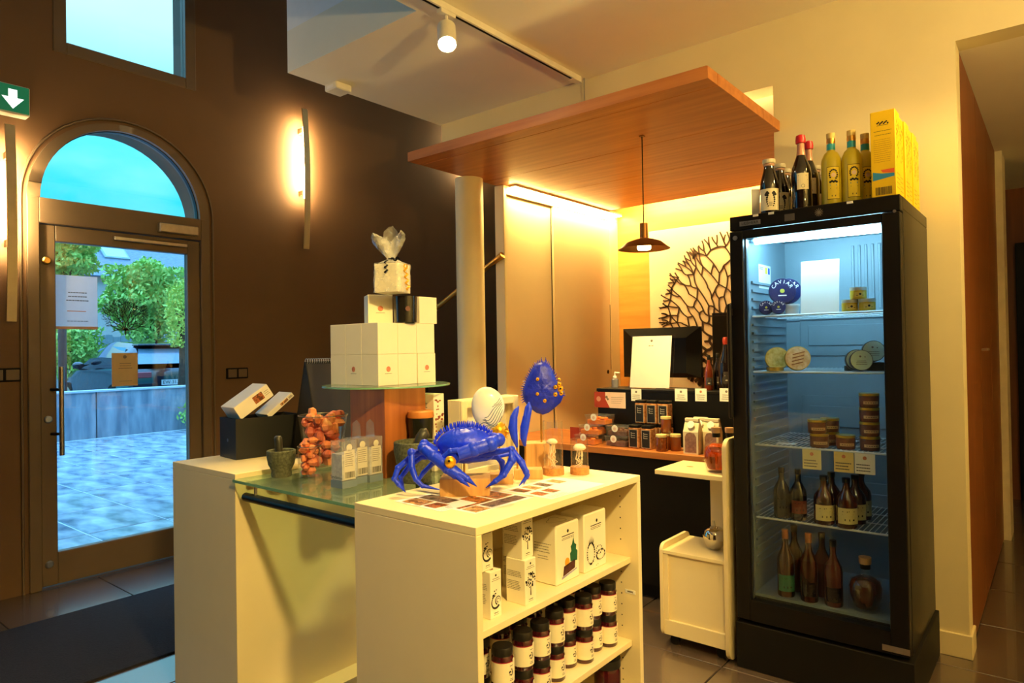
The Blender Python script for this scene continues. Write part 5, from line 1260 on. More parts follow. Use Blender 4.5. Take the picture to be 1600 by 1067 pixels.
# clear cartons of salt flakes
m_clear = GL('clear plastic', (0.93, 0.93, 0.94), 1.0, 0.03, 0.14, (0.85, 0.85, 0.88))
m_flake = M('salt flakes', srgb(206, 204, 204), 0.7, scale=60, col2=srgb(240, 238, 234), bump=0.5)
m_slate_lab = M('grey-blue label', srgb(120, 136, 150), 0.5)
def salt_box(lab, px, py, w, d, h, full=True, flap=False):
    p = pZ(px, py, GZ); t = thing('salt_carton', lab, 'box', (p.x, p.y, GZ), 0, 'clear cartons of salt flakes')
    bx('clear_shell', m_clear, t, -d, 0, 0, w, 0.0, h, 0.001)
    bx('salt_fill', m_flake, t, -d+0.003, -0.003, 0.003, w-0.003, 0.026, h*0.72)
    bx('base_band', m_slate_lab, t, -d-0.0004, 0.0004, -0.0004, w+0.0004, 0.0, 0.024)
    b = MB(); m = FX((0.0006, w/2, 0)); b.disc(0, h*0.86, w*0.2, 14, m); b.rect(-w*0.36, w*0.36, h*0.18, h*0.80, m); b.build('label', M('pale label', srgb(214, 206, 188), 0.6), t, recalc=False)
    b = MB(); m = FX((0.0009, w/2, 0)); lines(b, m, -w*0.3, w*0.3, h*0.45, h*0.76, 7, 0.0022, int(px)); b.build('print_lines', m_inkg, t, recalc=False)
    b = MB(); rd = random.Random(3); u = -w*0.3
    while u < w*0.3: q = rd.uniform(0.0008, 0.003); b.rect(u, u+q, h*0.21, h*0.34, m); u += q+rd.uniform(0.001, 0.0022)
    b.build('barcode', m_ink, t, recalc=False)
    if full: text('Terre Exotique', 0.0135, m_ink, t, FY((-d/2, -0.0008, 0.036)), sx=0.8)
    if flap: MB().prism([(-d*0.9, 0), (-d*0.1, 0), (-d*0.18, 0.05), (-d*0.5, 0.062), (-d*0.82, 0.05)], 0.0008, FY((0, w*0.5, h))).build('hang_flap', m_clear, t)
    return t
salt_box('clear carton of salt flakes with barcode, in front of two others', 535, 764, 0.062, 0.064, 0.160)
salt_box('clear carton of salt flakes between the small glass and the pedestal', 556, 757, 0.062, 0.064, 0.160, False, True)
salt_box('clear carton of salt flakes in front of the wooden pedestal', 578, 754, 0.06, 0.062, 0.160, False, True)

# black box of books on the left counter
p0 = pZ(369, 719, DZ); p1 = pZ(415, 713, DZ); U = p1-p0
an = math.atan2(U.y, U.x)
kb_ = thing('black_box', 'open black box holding white books on the white counter', 'box', (p0.x, p0.y, DZ), an)
bl, bd_ = 0.30, 0.165; bhh = Loc(p0)(369, 655).z
m_bb = M('black board', srgb(26, 27, 26), 0.45)
bx('front_wall', m_bb, kb_, 0, bl, 0, 0.004, 0, bhh); bx('rear_wall', m_bb, kb_, 0, bl, bd_-0.004, bd_, 0, bhh)
bx('end_wall', m_bb, kb_, 0, 0.004, 0.004, bd_-0.004, 0, bhh); bx('end_wall', m_bb, kb_, bl-0.004, bl, 0.004, bd_-0.004, 0, bhh)
bx('bottom', m_bb, kb_, 0.004, bl-0.004, 0.004, bd_-0.004, 0.0, 0.004)
q = MB(); q.disc(0, 0, 0.008, 10, fmat((-0.0005, bd_*0.5, bhh*0.45), (0, -1, 0), (0, 0, 1))); q.build('emblem', M('blue foil', srgb(90, 110, 150), 0.3), kb_, recalc=False)
def book(lab, x, y, zc, ang, L_, T_, D_, phm):
    t = thing('white_book', lab, 'book', (0, 0, 0)); M0 = Matrix.Translation((p0.x, p0.y, DZ)) @ Matrix.Rotation(an, 4, 'Z') @ Matrix.Translation((x, y, zc)) @ Matrix.Rotation(-ang, 4, 'Y')
    t.matrix_world = M0
    bx('cover', M('book cover', srgb(236, 228, 214), 0.5, var=0.02), t, 0, L_, 0, D_, 0, T_, 0.0015)
    MB().rect(L_*0.5, L_*0.78, T_*0.25, T_*0.8, FY((0, -0.0005, 0))).build('cover_photo', phm, t, recalc=False)
    q = MB(); lines(q, FY((0, -0.0005, 0)), L_*0.82, L_*0.97, T_*0.3, T_*0.7, 3, 0.002, 3); q.build('print_lines', m_inkg, t, recalc=False)
    return t
bz = bhh
book('thick white book with food photo leaning out of the black box', 0.030, 0.012, bz-0.005, math.radians(33), 0.175, 0.062, 0.135, ph[1])
book('white book leaning at the back of the black box beside the calendar', 0.165, 0.03, bz-0.012, math.radians(38), 0.15, 0.022, 0.12, ph[2])

# black easel calendar
Xc = -2.56; a = pX(476, 563, Xc)
cal = thing('easel_calendar', 'black tent calendar with wire spiral standing behind the black box', 'calendar', (Xc, a.y, DZ))
hc, wc_, lc = a.z-DZ-0.006, 0.11, 0.36
m_cal = M('black card', srgb(15, 14, 15), 0.6)
m_calp = M('dark grey page', srgb(44, 42, 42), 0.5)
for s_ in (-1, 1):
    MB().add([(0.004*s_, 0, hc), (0.004*s_, lc, hc), (wc_*s_, lc, 0), (wc_*s_, 0, 0), (0.001*s_, 0, hc), (0.001*s_, lc, hc), ((wc_-0.004)*s_, lc, 0), ((wc_-0.004)*s_, 0, 0)],
             [(0, 1, 2, 3), (4, 5, 6, 7), (0, 3, 7, 4), (1, 2, 6, 5), (0, 1, 5, 4), (3, 2, 6, 7)]).build('cover', m_cal, cal)
MB().add([(0.006, 0.004, hc-0.012), (0.006, lc-0.004, hc-0.012), (wc_*0.86, lc-0.004, hc*0.12), (wc_*0.86, 0.004, hc*0.12)], [(0, 1, 2, 3)], Matrix.Translation((0.003, 0, 0.001))).build('page', m_calp, cal, recalc=False)
MB().face([(-wc_+0.004, 0.002, 0), (wc_-0.004, 0.002, 0), (0, 0.002, hc)]).build('end_gusset', m_cal, cal)
sp_ = MB()
for k in range(30):
    y = 0.01+(lc-0.02)*k/29; sp_.tube([(0.011*math.cos(t), y, hc+0.002+0.011*math.sin(t)) for t in [2*PI*i/12 for i in range(13)]], 0.0013, 5, False)
sp_.build('wire_spiral', m_steel, cal, 60)

# patterned carton, dark jar and white frame behind the crab
X_ = -1.86; p = pZ(678, 728, GZ)
pcx = thing('patterned_carton', 'cream carton with small brown pattern beside the wooden pedestal', 'box', (-1.887, pX(678, 650, -1.887).y, GZ))
hh = pX(678, 616, -1.887).z-GZ; wy = pX(694, 650, -1.887).y-pX(678, 650, -1.887).y
bx('carton', m_pbox, pcx, -0.10, 0, 0, wy, 0, hh, 0.001)
q = MB(); rd = random.Random(8)
for k in range(46): q.disc(wy*rd.uniform(0.12, 0.88), hh*rd.uniform(0.05, 0.95), rd.uniform(0.003, 0.008), 5, FX((0.0005, 0, 0)), rd.uniform(0.002, 0.006))
q.build('pattern_print', M('brown print', srgb(150, 70, 50), 0.6), pcx, recalc=False)
q = MB(); lines(q, FY((0, -0.0005, 0)), -0.10, -0.02, hh*0.55, hh*0.9, 7, 0.003, 3); q.build('side_print', m_inkg, pcx, recalc=False)
p = pZ(658, 742, GZ); jd = thing('dark_jar', 'dark jar with wooden lid standing behind the stone mortar', 'jar', (-1.830, 1.79, GZ))
lj_ = Loc(jd.location); zt = lj_(658, 641).z; zl = lj_(658, 652).z; r_ = metres(20, jd.location)
c_ = lj_(658, 690); jd.location = Vector(jd.location)+CH*c_.x
MB().lathe([(0, 0), (r_*0.7, 0), (r_*0.78, 0.01), (r_*0.97, zl-0.01), (r_*0.97, zl), (0, zl)], 32).build('body', M('dark green glass', srgb(24, 26, 18), 0.25), jd, 40)
MB().lathe([(0, zl), (r_*1.02, zl), (r_*1.05, zl+0.006), (r_*1.0, zt-0.004), (r_*0.85, zt), (0, zt)], 32).build('lid', M('wooden lid', srgb(190, 112, 48), 0.5, scale=10, col2=srgb(212, 136, 66)), jd, 40)
Xf = -1.70; y0f = pX(718, 640, Xf).y; y1f = pX(815, 620, Xf).y; ztf = pX(718, 626, Xf).z
wf = thing('white_frame_box', 'deep white picture frame box standing behind the white shell', 'frame', (Xf, y0f, GZ)); hf = ztf-GZ; lf_ = min(y1f-y0f, 0.33)
bx('back', m_white, wf, -0.06, -0.048, 0, lf_, 0, hf, 0.001)
bx('side', m_white, wf, -0.048, 0, 0, 0.012, 0, hf, 0.001); bx('side', m_white, wf, -0.048, 0, lf_-0.012, lf_, 0, hf, 0.001)
bx('side', m_white, wf, -0.048, 0, 0.012, lf_-0.012, 0, 0.012, 0.001); bx('side', m_white, wf, -0.048, 0, 0.012, lf_-0.012, hf-0.012, hf, 0.001)
for (a, b, c, d) in ((0.0, 0.03, 0, hf), (lf_-0.03, lf_, 0, hf), (0.03, lf_-0.03, 0, 0.03), (0.03, lf_-0.03, hf-0.03, hf)): bx('moulding', m_white, wf, 0.0, 0.012, a, b, c, d, 0.003)
bx('glass', m_glass, wf, -0.006, -0.004, 0.012, lf_-0.012, 0.012, hf-0.012)
bx('mount', m_pbox, wf, -0.048, -0.046, 0.012, lf_-0.012, 0.012, hf-0.012)
# ------------------------------------------------------------------ bottles and boxes on the fridge
def lathe_part(name, prof, mat, parent, n=24, ang=40, c=(0, 0, 0)): return MB().lathe(prof, n, c).build(name, mat, parent, ang)
def band(name, r, z0, z1, mat, parent, a0, a1): return MB().lathe([(r, z0), (r, z1)], 20, a0=a0, a1=a1).build(name, mat, parent, 60)
def curved(name, mat, parent, r, shapes, a_c, zc):          # flat shapes (u,v) wrapped on a cylinder
    b = MB()
    for poly in shapes: b.face([(r*math.cos(a_c+u/r), r*math.sin(a_c+u/r), zc+v) for u, v in poly])
    return b.build(name, mat, parent, recalc=False)
def dsh(u, v, r, n=8, ry=None): return [(u+r*math.cos(2*PI*i/n), v+(ry or r)*math.sin(2*PI*i/n)) for i in range(n)]
def rct(u0, u1, v0, v1): return [(u0, v0), (u1, v0), (u1, v1), (u0, v1)]
AV = -PI/2+0.42                         # side of a bottle turned to the shop floor
m_dkb = M('dark bottle glass', srgb(20, 14, 18), 0.08, coat=0.6, var=0.2)
m_cap = M('pale bottle cap', srgb(206, 196, 172), 0.4)
def juice_bottle(lab, x, y, labelled=True):
    t = thing('juice_bottle', lab, 'bottle', (x, y, FT), 0, 'dark juice bottles on the fridge')
    r = 0.040
    lathe_part('glass_body', [(0, 0), (r*0.95, 0), (r, 0.006), (r, 0.115), (r*0.92, 0.14), (r*0.62, 0.185), (r*0.52, 0.205), (r*0.52, 0.222), (0, 0.222)], m_dkb, t)
    lathe_part('neck_ring', [(r*0.54, 0.207), (r*0.60, 0.212), (r*0.54, 0.218)], M('pale neck glass', srgb(190, 150, 130), 0.2), t)
    lathe_part('cap', [(0, 0.219), (r*0.64, 0.219), (r*0.68, 0.224), (r*0.66, 0.236), (0, 0.238)], m_cap, t)
    band('label', r+0.0006, 0.012, 0.105, m_lab, t, AV-1.25, AV+1.0)
    if labelled:
        sh_ = []
        for s_ in (-1, 1):
            for k in range(7): sh_.append(dsh(s_*(0.010+0.006*math.sin(k*0.5)), 0.028-0.009*k, 0.0055-0.0004*k, 7))
            for k in range(4): sh_.append(dsh(s_*(0.014+0.002*k), 0.032-0.003*k, 0.006, 7))
        sh_ += [rct(-0.007, 0.007, -0.012, -0.010), rct(-0.007, 0.007, -0.018, -0.016), rct(-0.006, 0.006, -0.024, -0.022)]
        curved('label_print', m_ink, t, r+0.0012, sh_, AV, 0.056)
    return t
p = pY(1203, 330, 2.965); juice_bottle('front dark juice bottle with black winged figure on its cream label', p.x, 2.965)
juice_bottle('dark juice bottle with pale cap second in its file on the fridge', pY(1219, 330, 3.075).x, 3.075)
juice_bottle('dark juice bottle with pale cap third in its file on the fridge', pY(1228, 330, 3.185).x, 3.185, False)
juice_bottle('dark juice bottle beside the red-capped bottle toward the rear of the fridge', pY(1274, 320, 3.22).x, 3.22, False)
juice_bottle('dark juice bottle at the rear between red-capped and yellow liqueur bottles', pY(1281, 320, 3.34).x, 3.34, False)
m_redw = M('red wax', srgb(186, 24, 36), 0.35)
def red_bottle(lab, x, y):
    t = thing('red_capped_bottle', lab, 'bottle', (x, y, FT), 0, 'red-capped dark bottles on the fridge'); r = 0.041
    lathe_part('glass_body', [(0, 0), (r*0.95, 0), (r, 0.005), (r, 0.150), (r*0.9, 0.18), (r*0.5, 0.225), (r*0.42, 0.235), (0, 0.235)], m_dkb, t)
    lathe_part('neck', [(r*0.43, 0.234), (r*0.36, 0.262), (r*0.36, 0.290), (0, 0.290)], M('pinkish neck glass', srgb(196, 140, 116), 0.15), t)
    lathe_part('wax_cap', [(r*0.38, 0.284), (r*0.48, 0.286), (r*0.50, 0.300), (r*0.44, 0.318), (r*0.2, 0.323), (0, 0.323)], m_redw, t)
    curved('label', m_lab, t, r+0.0007, [rct(-0.024+0.008*k, -0.016+0.008*k, -0.034, 0.034) for k in range(6)], AV, 0.118)
    curved('label_print', m_inkg, t, r+0.0013, [rct(-0.018, 0.014, 0.022, 0.025), rct(-0.02, 0.02, 0.004, 0.006)]+[[(0.0+q*math.cos(a), -0.020+q*math.sin(a)) for q, a in ((.006, a0), (.0075, a0), (.0075, a0+0.8), (.006, a0+0.8))] for a0 in [0.785*i for i in range(8)]], AV, 0.118)
    return t
red_bottle('dark bottle with red wax cap and small square label on the fridge', pY(1253, 320, 2.985).x, 2.985)
red_bottle('dark bottle with red wax cap half hidden behind another one', pY(1265, 320, 3.10).x, 3.10)
m_lim = M('yellow liqueur', srgb(196, 178, 40), 0.35, var=0.05)
m_limlab = M('bright yellow label', srgb(240, 212, 50), 0.5, var=0.04)
m_teal = M('teal neck band', srgb(36, 150, 176), 0.4)
def limoncello(lab, x, y):
    t = thing('liqueur_bottle', lab, 'bottle', (x, y, FT), 0, 'yellow liqueur bottles on the fridge'); r = 0.039
    lathe_part('glass_body', [(0, 0), (r*0.95, 0), (r, 0.006), (r, 0.180), (r*0.94, 0.200), (r*0.7, 0.222), (r*0.42, 0.232), (r*0.40, 0.245), (0, 0.245)], m_lim, t)
    lathe_part('neck_band', [(r*0.43, 0.236), (r*0.42, 0.262), (0, 0.262)], m_teal, t)
    lathe_part('neck_foil', [(r*0.41, 0.262), (r*0.44, 0.272), (r*0.41, 0.284), (0, 0.285)], m_brass, t)
    lathe_part('stopper', [(r*0.42, 0.284), (r*0.44, 0.288), (r*0.43, 0.306), (0, 0.307)], M('straw stopper', srgb(214, 186, 112), 0.6), t)
    curved('label_border', m_ink, t, r+0.0006, [rct(-0.025+0.0063*k, -0.0187+0.0063*k, -0.067, 0.067) for k in range(8)], AV, 0.094)
    curved('label', m_limlab, t, r+0.0010, [rct(-0.0235+0.0059*k, -0.0176+0.0059*k, -0.065, 0.065) for k in range(8)], AV, 0.094)
    curved('wreath_print', m_ink, t, r+0.0014, [dsh(0.015*math.cos(a), 0.034+0.020*math.sin(a), 0.0038, 6) for a in [-0.9+0.42*i for i in range(12)]]+[dsh(-0.012+0.006*i, 0.004+0.003*(i % 2), 0.005, 6) for i in range(5)]+[rct(-0.013, 0.013, -0.024, -0.021), rct(-0.008, 0.008, -0.056, -0.050)], AV, 0.094)
    curved('flower_print', M('cream pink ink', srgb(240, 210, 190), 0.6), t, r+0.0015, [dsh(0, 0.032, 0.009, 10)], AV, 0.094)
    curved('script_print', m_teal, t, r+0.0016, [rct(-0.014, 0.012, -0.012, -0.006)], AV, 0.094)
    return t
limoncello('yellow liqueur bottle with wreath label next to the red-capped bottle', pY(1300, 310, 3.00).x, 3.00)
limoncello('middle yellow liqueur bottle with wreath label in its row', pY(1332, 306, 3.015).x, 3.015)
limoncello('yellow liqueur bottle partly covered by the yellow cartons', pY(1353, 304, 3.10).x, 3.10)
m_ycar = M('yellow carton', srgb(240, 200, 20), 0.45, var=0.03)
yx = pY(1401, 300, 2.93); yh = pY(1401, 168, 2.93).z-FT; yw = 0.086
for k in range(6):
    lab = ['front yellow liqueur carton with barcode and red and blue picture', 'second yellow liqueur carton in the file on the fridge', 'third yellow liqueur carton in the file on the fridge', 'fourth yellow liqueur carton in the file on the fridge', 'fifth yellow liqueur carton in the file on the fridge', 'rearmost yellow liqueur carton in the file by the cream wall'][k]
    t = thing('yellow_carton', lab, 'box', (yx.x+(0, -0.004, 0.002, -0.003, 0.001, -0.005)[k], 2.93+k*0.0985, FT), 0, 'yellow liqueur cartons on the fridge')
    bx('carton', m_ycar, t, -yw, 0, 0, 0.090, 0, yh-(0, 0.004, 0.001, 0.003, 0, 0.002)[k], 0.002)
    m = FX((0.0005, 0.0465, 0)); q = MB(); rd = random.Random(3)
    for i in range(26): q.disc(rd.uniform(-.03, .03), yh*rd.uniform(0.45, 0.88), rd.uniform(.003, .007), 6, m)
    lines(q, m, -0.035, 0.035, yh*0.08, yh*0.3, 4, 0.003, k); q.build('side_print', M('olive ink', srgb(150, 132, 40), 0.6), t, recalc=False)
    if k == 0:
        m = FY((-yw/2, -0.0005, 0)); q = MB()
        for i in range(9): q.disc(-0.018+0.0045*i, yh*0.86+0.004*math.sin(i*2.1), 0.0035, 6, m)
        q.rect(-0.02, 0.02, yh*0.83, yh*0.835, m)
        u = -0.028; rd = random.Random(9)
        while u < 0.028: w = rd.uniform(0.001, 0.0032); q.rect(u, u+w, yh*0.03, yh*0.12, m); u += w+rd.uniform(0.001, 0.002)
        lines(q, m, -0.032, 0.032, yh*0.70, yh*0.79, 2, 0.0016, 2, True); q.build('front_print', m_ink, t, recalc=False)
        q = MB(); lines(q, m, -0.033, 0.033, yh*0.40, yh*0.68, 12, 0.0018, 5); q.build('small_print', M('dull gold ink', srgb(190, 146, 20), 0.6), t, recalc=False)
        q = MB(); q.face([(-0.037, yh*0.20, 0), (0.037, yh*0.23, 0), (0.037, yh*0.265, 0), (-0.005, yh*0.275, 0), (-0.037, yh*0.30, 0)], m); q.build('blue_print', M('picture blue', srgb(40, 130, 190), 0.6), t, recalc=False)
        q = MB(); q.face([(-0.002, yh*0.285, 0), (0.037, yh*0.268, 0), (0.037, yh*0.32, 0), (-0.01, yh*0.318, 0)], m); q.build('red_print', M('picture red', srgb(226, 96, 48), 0.6), t, recalc=False)
wsn = thing('tilted_card', 'blank white card standing behind the juice bottles on the fridge', 'card', (pY(1188, 300, 3.2).x+0.01, 3.2, FT), 0.5)
MB().prism([(-0.05, 0), (0.05, 0), (0.05, 0.17), (-0.05, 0.17)], 0.002, FY((0, 0, 0))).build('sheet', m_paper, wsn)

# ------------------------------------------------------------------ fridge contents
YS = FY0+0.12
m_navy = M('navy tin', srgb(24, 32, 78), 0.3, var=0.05)
m_tin = M('tin metal', srgb(200, 200, 196), 0.3, metal=0.8)
def upright_tin(name, lab, px, py, rpx, shelf, Y, face, rim, grp, words=None, th=0.024, tilt=0.12):
    c = pY(px, py, Y); r = metres(rpx, c); z = SH[shelf]
    t = thing(name, lab, 'tin', (c.x, Y, z), VA*0.55, grp)
    m = Matrix.Translation((0, 0, r)) @ Matrix.Rotation(PI/2-tilt, 4, 'X')
    t.location.z = z+0.0005
    MB().lathe([(0, 0), (r*0.97, 0), (r, 0.004), (r, th-0.004), (r*0.97, th), (0, th)], 32, m=m @ Matrix.Translation((0, 0, -th/2))).build('case', rim, t, 40)
    MB().lathe([(0, 0.0), (r*0.93, 0.0)], 32, m=m @ Matrix.Translation((0, 0, th/2+0.0006))).build('lid_face', face, t)
    return t, m @ Matrix.Translation((0, 0, th/2+0.0014)), r
def caviar(lab, px, py, rpx, Y, up=0.0):
    t, m, r = upright_tin('caviar_tin', lab, px, py, rpx, 0, Y, m_navy, m_navy, 'navy caviar tins')
    t.location.z += up
    s_ = 'CAVIAR'
    for i, ch in enumerate(s_):
        a = math.radians(90+62-i*24.8)
        mm = m @ Matrix.Translation((0.70*r*math.cos(a), 0.70*r*math.sin(a), 0)) @ Matrix.Rotation(a-PI/2, 4, 'Z')
        text(ch, r*0.40, m_paper, t, mm)
    q = MB(); q.disc(0, -0.02*r, 0.17*r, 10, m); q.build('gold_emblem', M('gold ink', srgb(190, 180, 60), 0.5), t, recalc=False)
    q = MB(); q.rect(-0.3*r, 0.3*r, -0.42*r, -0.34*r, m); q.build('print_line', m_paper, t, recalc=False)
caviar('large navy caviar tin standing upright on the top fridge shelf', 1222, 455, 20, YS+0.045, 0.0475)
caviar('large navy caviar tin half hidden behind another large one', 1231, 449, 20, YS+0.085, 0.0475)
caviar('small navy caviar tin at the fridge wall before the large tins', 1197, 478, 11, YS-0.015)
caviar('small navy caviar tin between the large tin and the white pot', 1216, 479, 11, YS-0.02)
for (px_p, lab_p) in ((1238, 'small white lidded pot under the large caviar tins, next to the white sheet'), (1214, 'small white lidded pot under the large caviar tins, behind the small tins')):
    c = pY(px_p, 488, YS+0.065); wp_ = thing('white_pot', lab_p, 'pot', (c.x, YS+0.065, SH[0]), 0, 'white pots in the fridge')
    lathe_part('pot', [(0, 0), (0.028, 0), (0.030, 0.036), (0, 0.036)], m_paper, wp_)
    lathe_part('lid', [(0, 0.036), (0.032, 0.036), (0.032, 0.046), (0, 0.047)], m_paper, wp_)
a = pY(1252, 490, YS+0.01); b = pY(1312, 487, YS+0.01); zt = pY(1255, 408, YS+0.01).z
sn_ = thing('fridge_sheet', 'blank white notice sheet standing on the top fridge shelf', 'sheet', (a.x, YS+0.0, SH[0]))
MB().box(0, b.x-a.x, 0, 0.0015, 0, zt-SH[0], m=Matrix.Rotation(-0.1, 4, 'X')).build('sheet', m_paper, sn_)
MB().prism([(0, 0), (0.05, 0), (0.012, 0.10)], 0.002, fmat(((b.x-a.x)/2, 0.004, 0), (0, 1, 0), (0, 0, 1))).build('strut', m_paper, sn_)
m_glj = GL('jar glass', (0.95, 0.95, 0.93), 1.0)
def spread_jar(lab, px, Y, lev, grp, shelf=0):
    c = pY(px, 480, Y); t = thing('spread_jar', lab, 'jar', (c.x, Y, SH[shelf]+lev*0.0485), 0, grp)
    lathe_part('jar', [(0, 0), (0.029, 0), (0.031, 0.004), (0.031, 0.034), (0, 0.034)], M('yellow spread', srgb(206, 170, 40), 0.3, var=0.1), t)
    lathe_part('lid', [(0, 0.034), (0.031, 0.034), (0.032, 0.037), (0.031, 0.0475), (0, 0.048)], M('pale steel lid', srgb(210, 206, 190), 0.35, metal=0.3), t)
    curved('label', M('ochre label', srgb(222, 190, 90), 0.5), t, 0.0316, [rct(-0.02+0.005*k, -0.015+0.005*k, -0.010, 0.010) for k in range(8)], AV, 0.018)
    curved('label_print', m_ink, t, 0.0321, [dsh(0, 0.001, 0.005, 7), rct(-0.014, -0.008, -0.005, -0.003), rct(0.008, 0.014, -0.005, -0.003)], AV, 0.018)
g_ = 'yellow spread jars on the top fridge shelf'
spread_jar('yellow spread jar under the top one, next to the white sheet', 1328, YS, 0, g_)
spread_jar('yellow spread jar under the top one, next to the fridge wall', 1355, YS, 0, g_)
spread_jar('yellow spread jar stacked on two others in the fridge', 1341.5, YS, 1, g_)
m_gold_t = M('gold tin', srgb(208, 178, 90), 0.3, metal=0.5); m_cake = M('printed biscuit lid', srgb(206, 160, 104), 0.5, scale=60, col2=srgb(240, 214, 170)); m_ylid = M('yellow print lid', srgb(190, 160, 60), 0.5, scale=60, col2=srgb(232, 214, 140))
t, m, r = upright_tin('round_tin', 'round tin with yellow printed lid leaning at the fridge wall', 1214, 554, 18, 1, YS+0.02, m_ylid, m_gold_t, 'round printed tins')
t, m, r = upright_tin('round_tin', 'round tin with biscuit-coloured striped lid on the second fridge shelf', 1246, 557, 19, 1, YS-0.012, m_cake, m_gold_t, 'round printed tins')
q = MB()
for k in range(4): q.rect(-0.6*r+0.1*r*k, 0.3*r+0.12*r*k, (-0.45+0.26*k)*r, (-0.36+0.26*k)*r, m @ Matrix.Rotation(0.25, 4, 'Z'))
q.build('stripe_print', M('brown stripe', srgb(150, 96, 50), 0.5), t, recalc=False)
c = pY(1210, 575, YS-0.06); fl_ = thing('flat_tin', 'round golden tin lying flat on the second fridge shelf', 'tin', (c.x-0.002, YS-0.0, SH[1]))
fl_.location = (c.x+0.0, FY0+0.115-0.0, SH[1]); lathe_part('case', [(0, 0), (0.036, 0), (0.036, 0.016), (0, 0.017)], m_gold_t, fl_); fl_.location.y = YS-0.012; fl_.location.x = c.x-0.012
m_sage = M('pale sage lid', srgb(196, 222, 206), 0.5, var=0.03)
for (px, py, Y, lab) in ((1345, 561, YS-0.012, 'pale green oval-mark tin in front of two others'), (1338, 550, YS+0.03, 'pale green oval-mark tin half hidden by the front one'), (1364, 543, YS+0.06, 'pale green oval-mark tin raised at the back')):
    t, m, r = upright_tin('sage_tin', lab, px, py, 16.5, 1, Y, m_sage, M('dark tin side', srgb(60, 56, 44), 0.4), 'pale green lidded tins', th=0.03)
    if py == 543: t.location.z += 0.0355
    q = MB(); lines(q, m, -0.5*r, 0.5*r, -0.5*r, 0.0, 3, 0.0022, px, True); q.disc(-0.1*r, 0.35*r, 0.10*r, 7, m); q.disc(0.3*r, 0.3*r, 0.06*r, 7, m); q.build('lid_print', m_inkg, t, recalc=False)
c = pY(1366, 575, YS+0.06); st_ = thing('flat_tin', 'dark flat tin carrying the raised pale green tin', 'tin', (c.x, YS+0.06, SH[1]))
lathe_part('case', [(0, 0), (0.042, 0), (0.042, 0.034), (0, 0.035)], M('dark tin side', srgb(60, 56, 44), 0.4), st_)
c = pY(1326, 575, YS+0.0); st_ = thing('flat_tin', 'small dark flat tin left of the pale green tins', 'tin', (c.x-0.004, YS+0.075, SH[1]))
lathe_part('case', [(0, 0), (0.03, 0), (0.03, 0.02), (0, 0.021)], M('dark tin side', srgb(60, 56, 44), 0.4), st_)
m_pate = M('terrine', srgb(112, 66, 50), 0.3, var=0.25, scale=50); m_glid = M('gold lid', srgb(206, 176, 80), 0.3, metal=0.7); m_strip = M('tan label strip', srgb(214, 178, 136), 0.6)
def terrine(lab, px, Y, lev, shelf=2):
    c = pY(px, 680, Y); t = thing('terrine_jar', lab, 'jar', (c.x, Y, SH[shelf]+lev*0.0578), 0, 'gold-lidded terrine jars'); r = 0.037
    lathe_part('glass_body', [(0, 0), (r*0.92, 0), (r*0.98, 0.006), (r, 0.044), (r*0.94, 0.047), (0, 0.047)], m_pate, t)
    lathe_part('lid', [(0, 0.0465), (r*0.99, 0.0465), (r*1.02, 0.049), (r*1.0, 0.057), (0, 0.0575)], m_glid, t)
    curved('label_strip', m_strip, t, r+0.0006, [rct(-0.03+0.006*k, -0.024+0.006*k, -0.006, 0.006) for k in range(10)], AV, 0.020)
    curved('label_print', m_ink, t, r+0.0012, [rct(-0.022+0.009*k, -0.016+0.009*k, -0.0012, 0.0012) for k in range(5)], AV, 0.020)
for k, w in enumerate(('lowest', 'second', 'third', 'topmost')): terrine('gold-lidded terrine jar, %s in the tall stack at the fridge wall' % w, 1359, YS+0.01, k)
terrine('gold-lidded terrine jar standing alone between the two stacks', 1321, YS+0.0, 0)
terrine('gold-lidded terrine jar, lower one of the front pair', 1280, YS-0.005, 0); terrine('gold-lidded terrine jar, upper one of the front pair', 1277, YS-0.003, 1)
terrine('gold-lidded terrine jar, lower one of the rear pair', 1297, YS+0.085, 0); terrine('gold-lidded terrine jar, upper one of the rear pair', 1297, YS+0.083, 1)
def price_card(lab, px, py, shelf, col):
    c = pY(px, py, FY0+0.075); t = thing('price_card', lab, 'price card', (c.x, FY0+0.0775, SH[shelf]-0.009), 0, 'handwritten price cards in the fridge')
    h = 0.082; w = 0.074
    bx('card', col, t, -w/2, w/2, -0.0006, 0.0006, -h, 0.0)
    MB().disc(0, -0.018, 0.0075, 12, FY((0, -0.0009, 0))).build('print_mark', m_red, t, recalc=False)
    q = MB(); lines(q, FY((0, -0.0009, 0)), -w*0.42, w*0.42, -h*0.92, -h*0.48, 3, 0.004, px); q.build('handwriting', M('blue-black ink', srgb(70, 74, 90), 0.6), t, recalc=False)
    MB().tube([(0, 0.001, 0.0), (0, 0.001, 0.006), (0, 0.006, 0.009)], 0.001, 5).build('hook', m_steel, t)
m_card = M('cream card', srgb(238, 226, 176), 0.6, var=0.02)
price_card('cream handwritten price card under the front pair of terrine jars', 1268, 712, 2, m_card)
price_card('yellowish handwritten price card under the single terrine jar', 1318, 716, 2, M('yellow card', srgb(236, 212, 140), 0.6))
price_card('white handwritten price card under the tall terrine stack', 1351, 718, 2, m_paper)
c = pY(1225, 689, FY0+0.10); sc_ = thing('loose_card', 'small pale card lying on the third fridge shelf', 'card', (c.x, FY0+0.14, SH[2]), 0.1)
bx('card', m_paper, sc_, -0.04, 0.04, -0.03, 0.03, 0, 0.001)
MB().disc(0.0, 0.018, 0.004, 8, FZ((0, 0, 0.0013))).build('print_mark', m_red, sc_, recalc=False)
m_amb = M('dark amber drink', srgb(66, 26, 12), 0.1, var=0.2, coat=0.5); m_wine = M('rose drink', srgb(76, 30, 24), 0.1, var=0.2, coat=0.5)
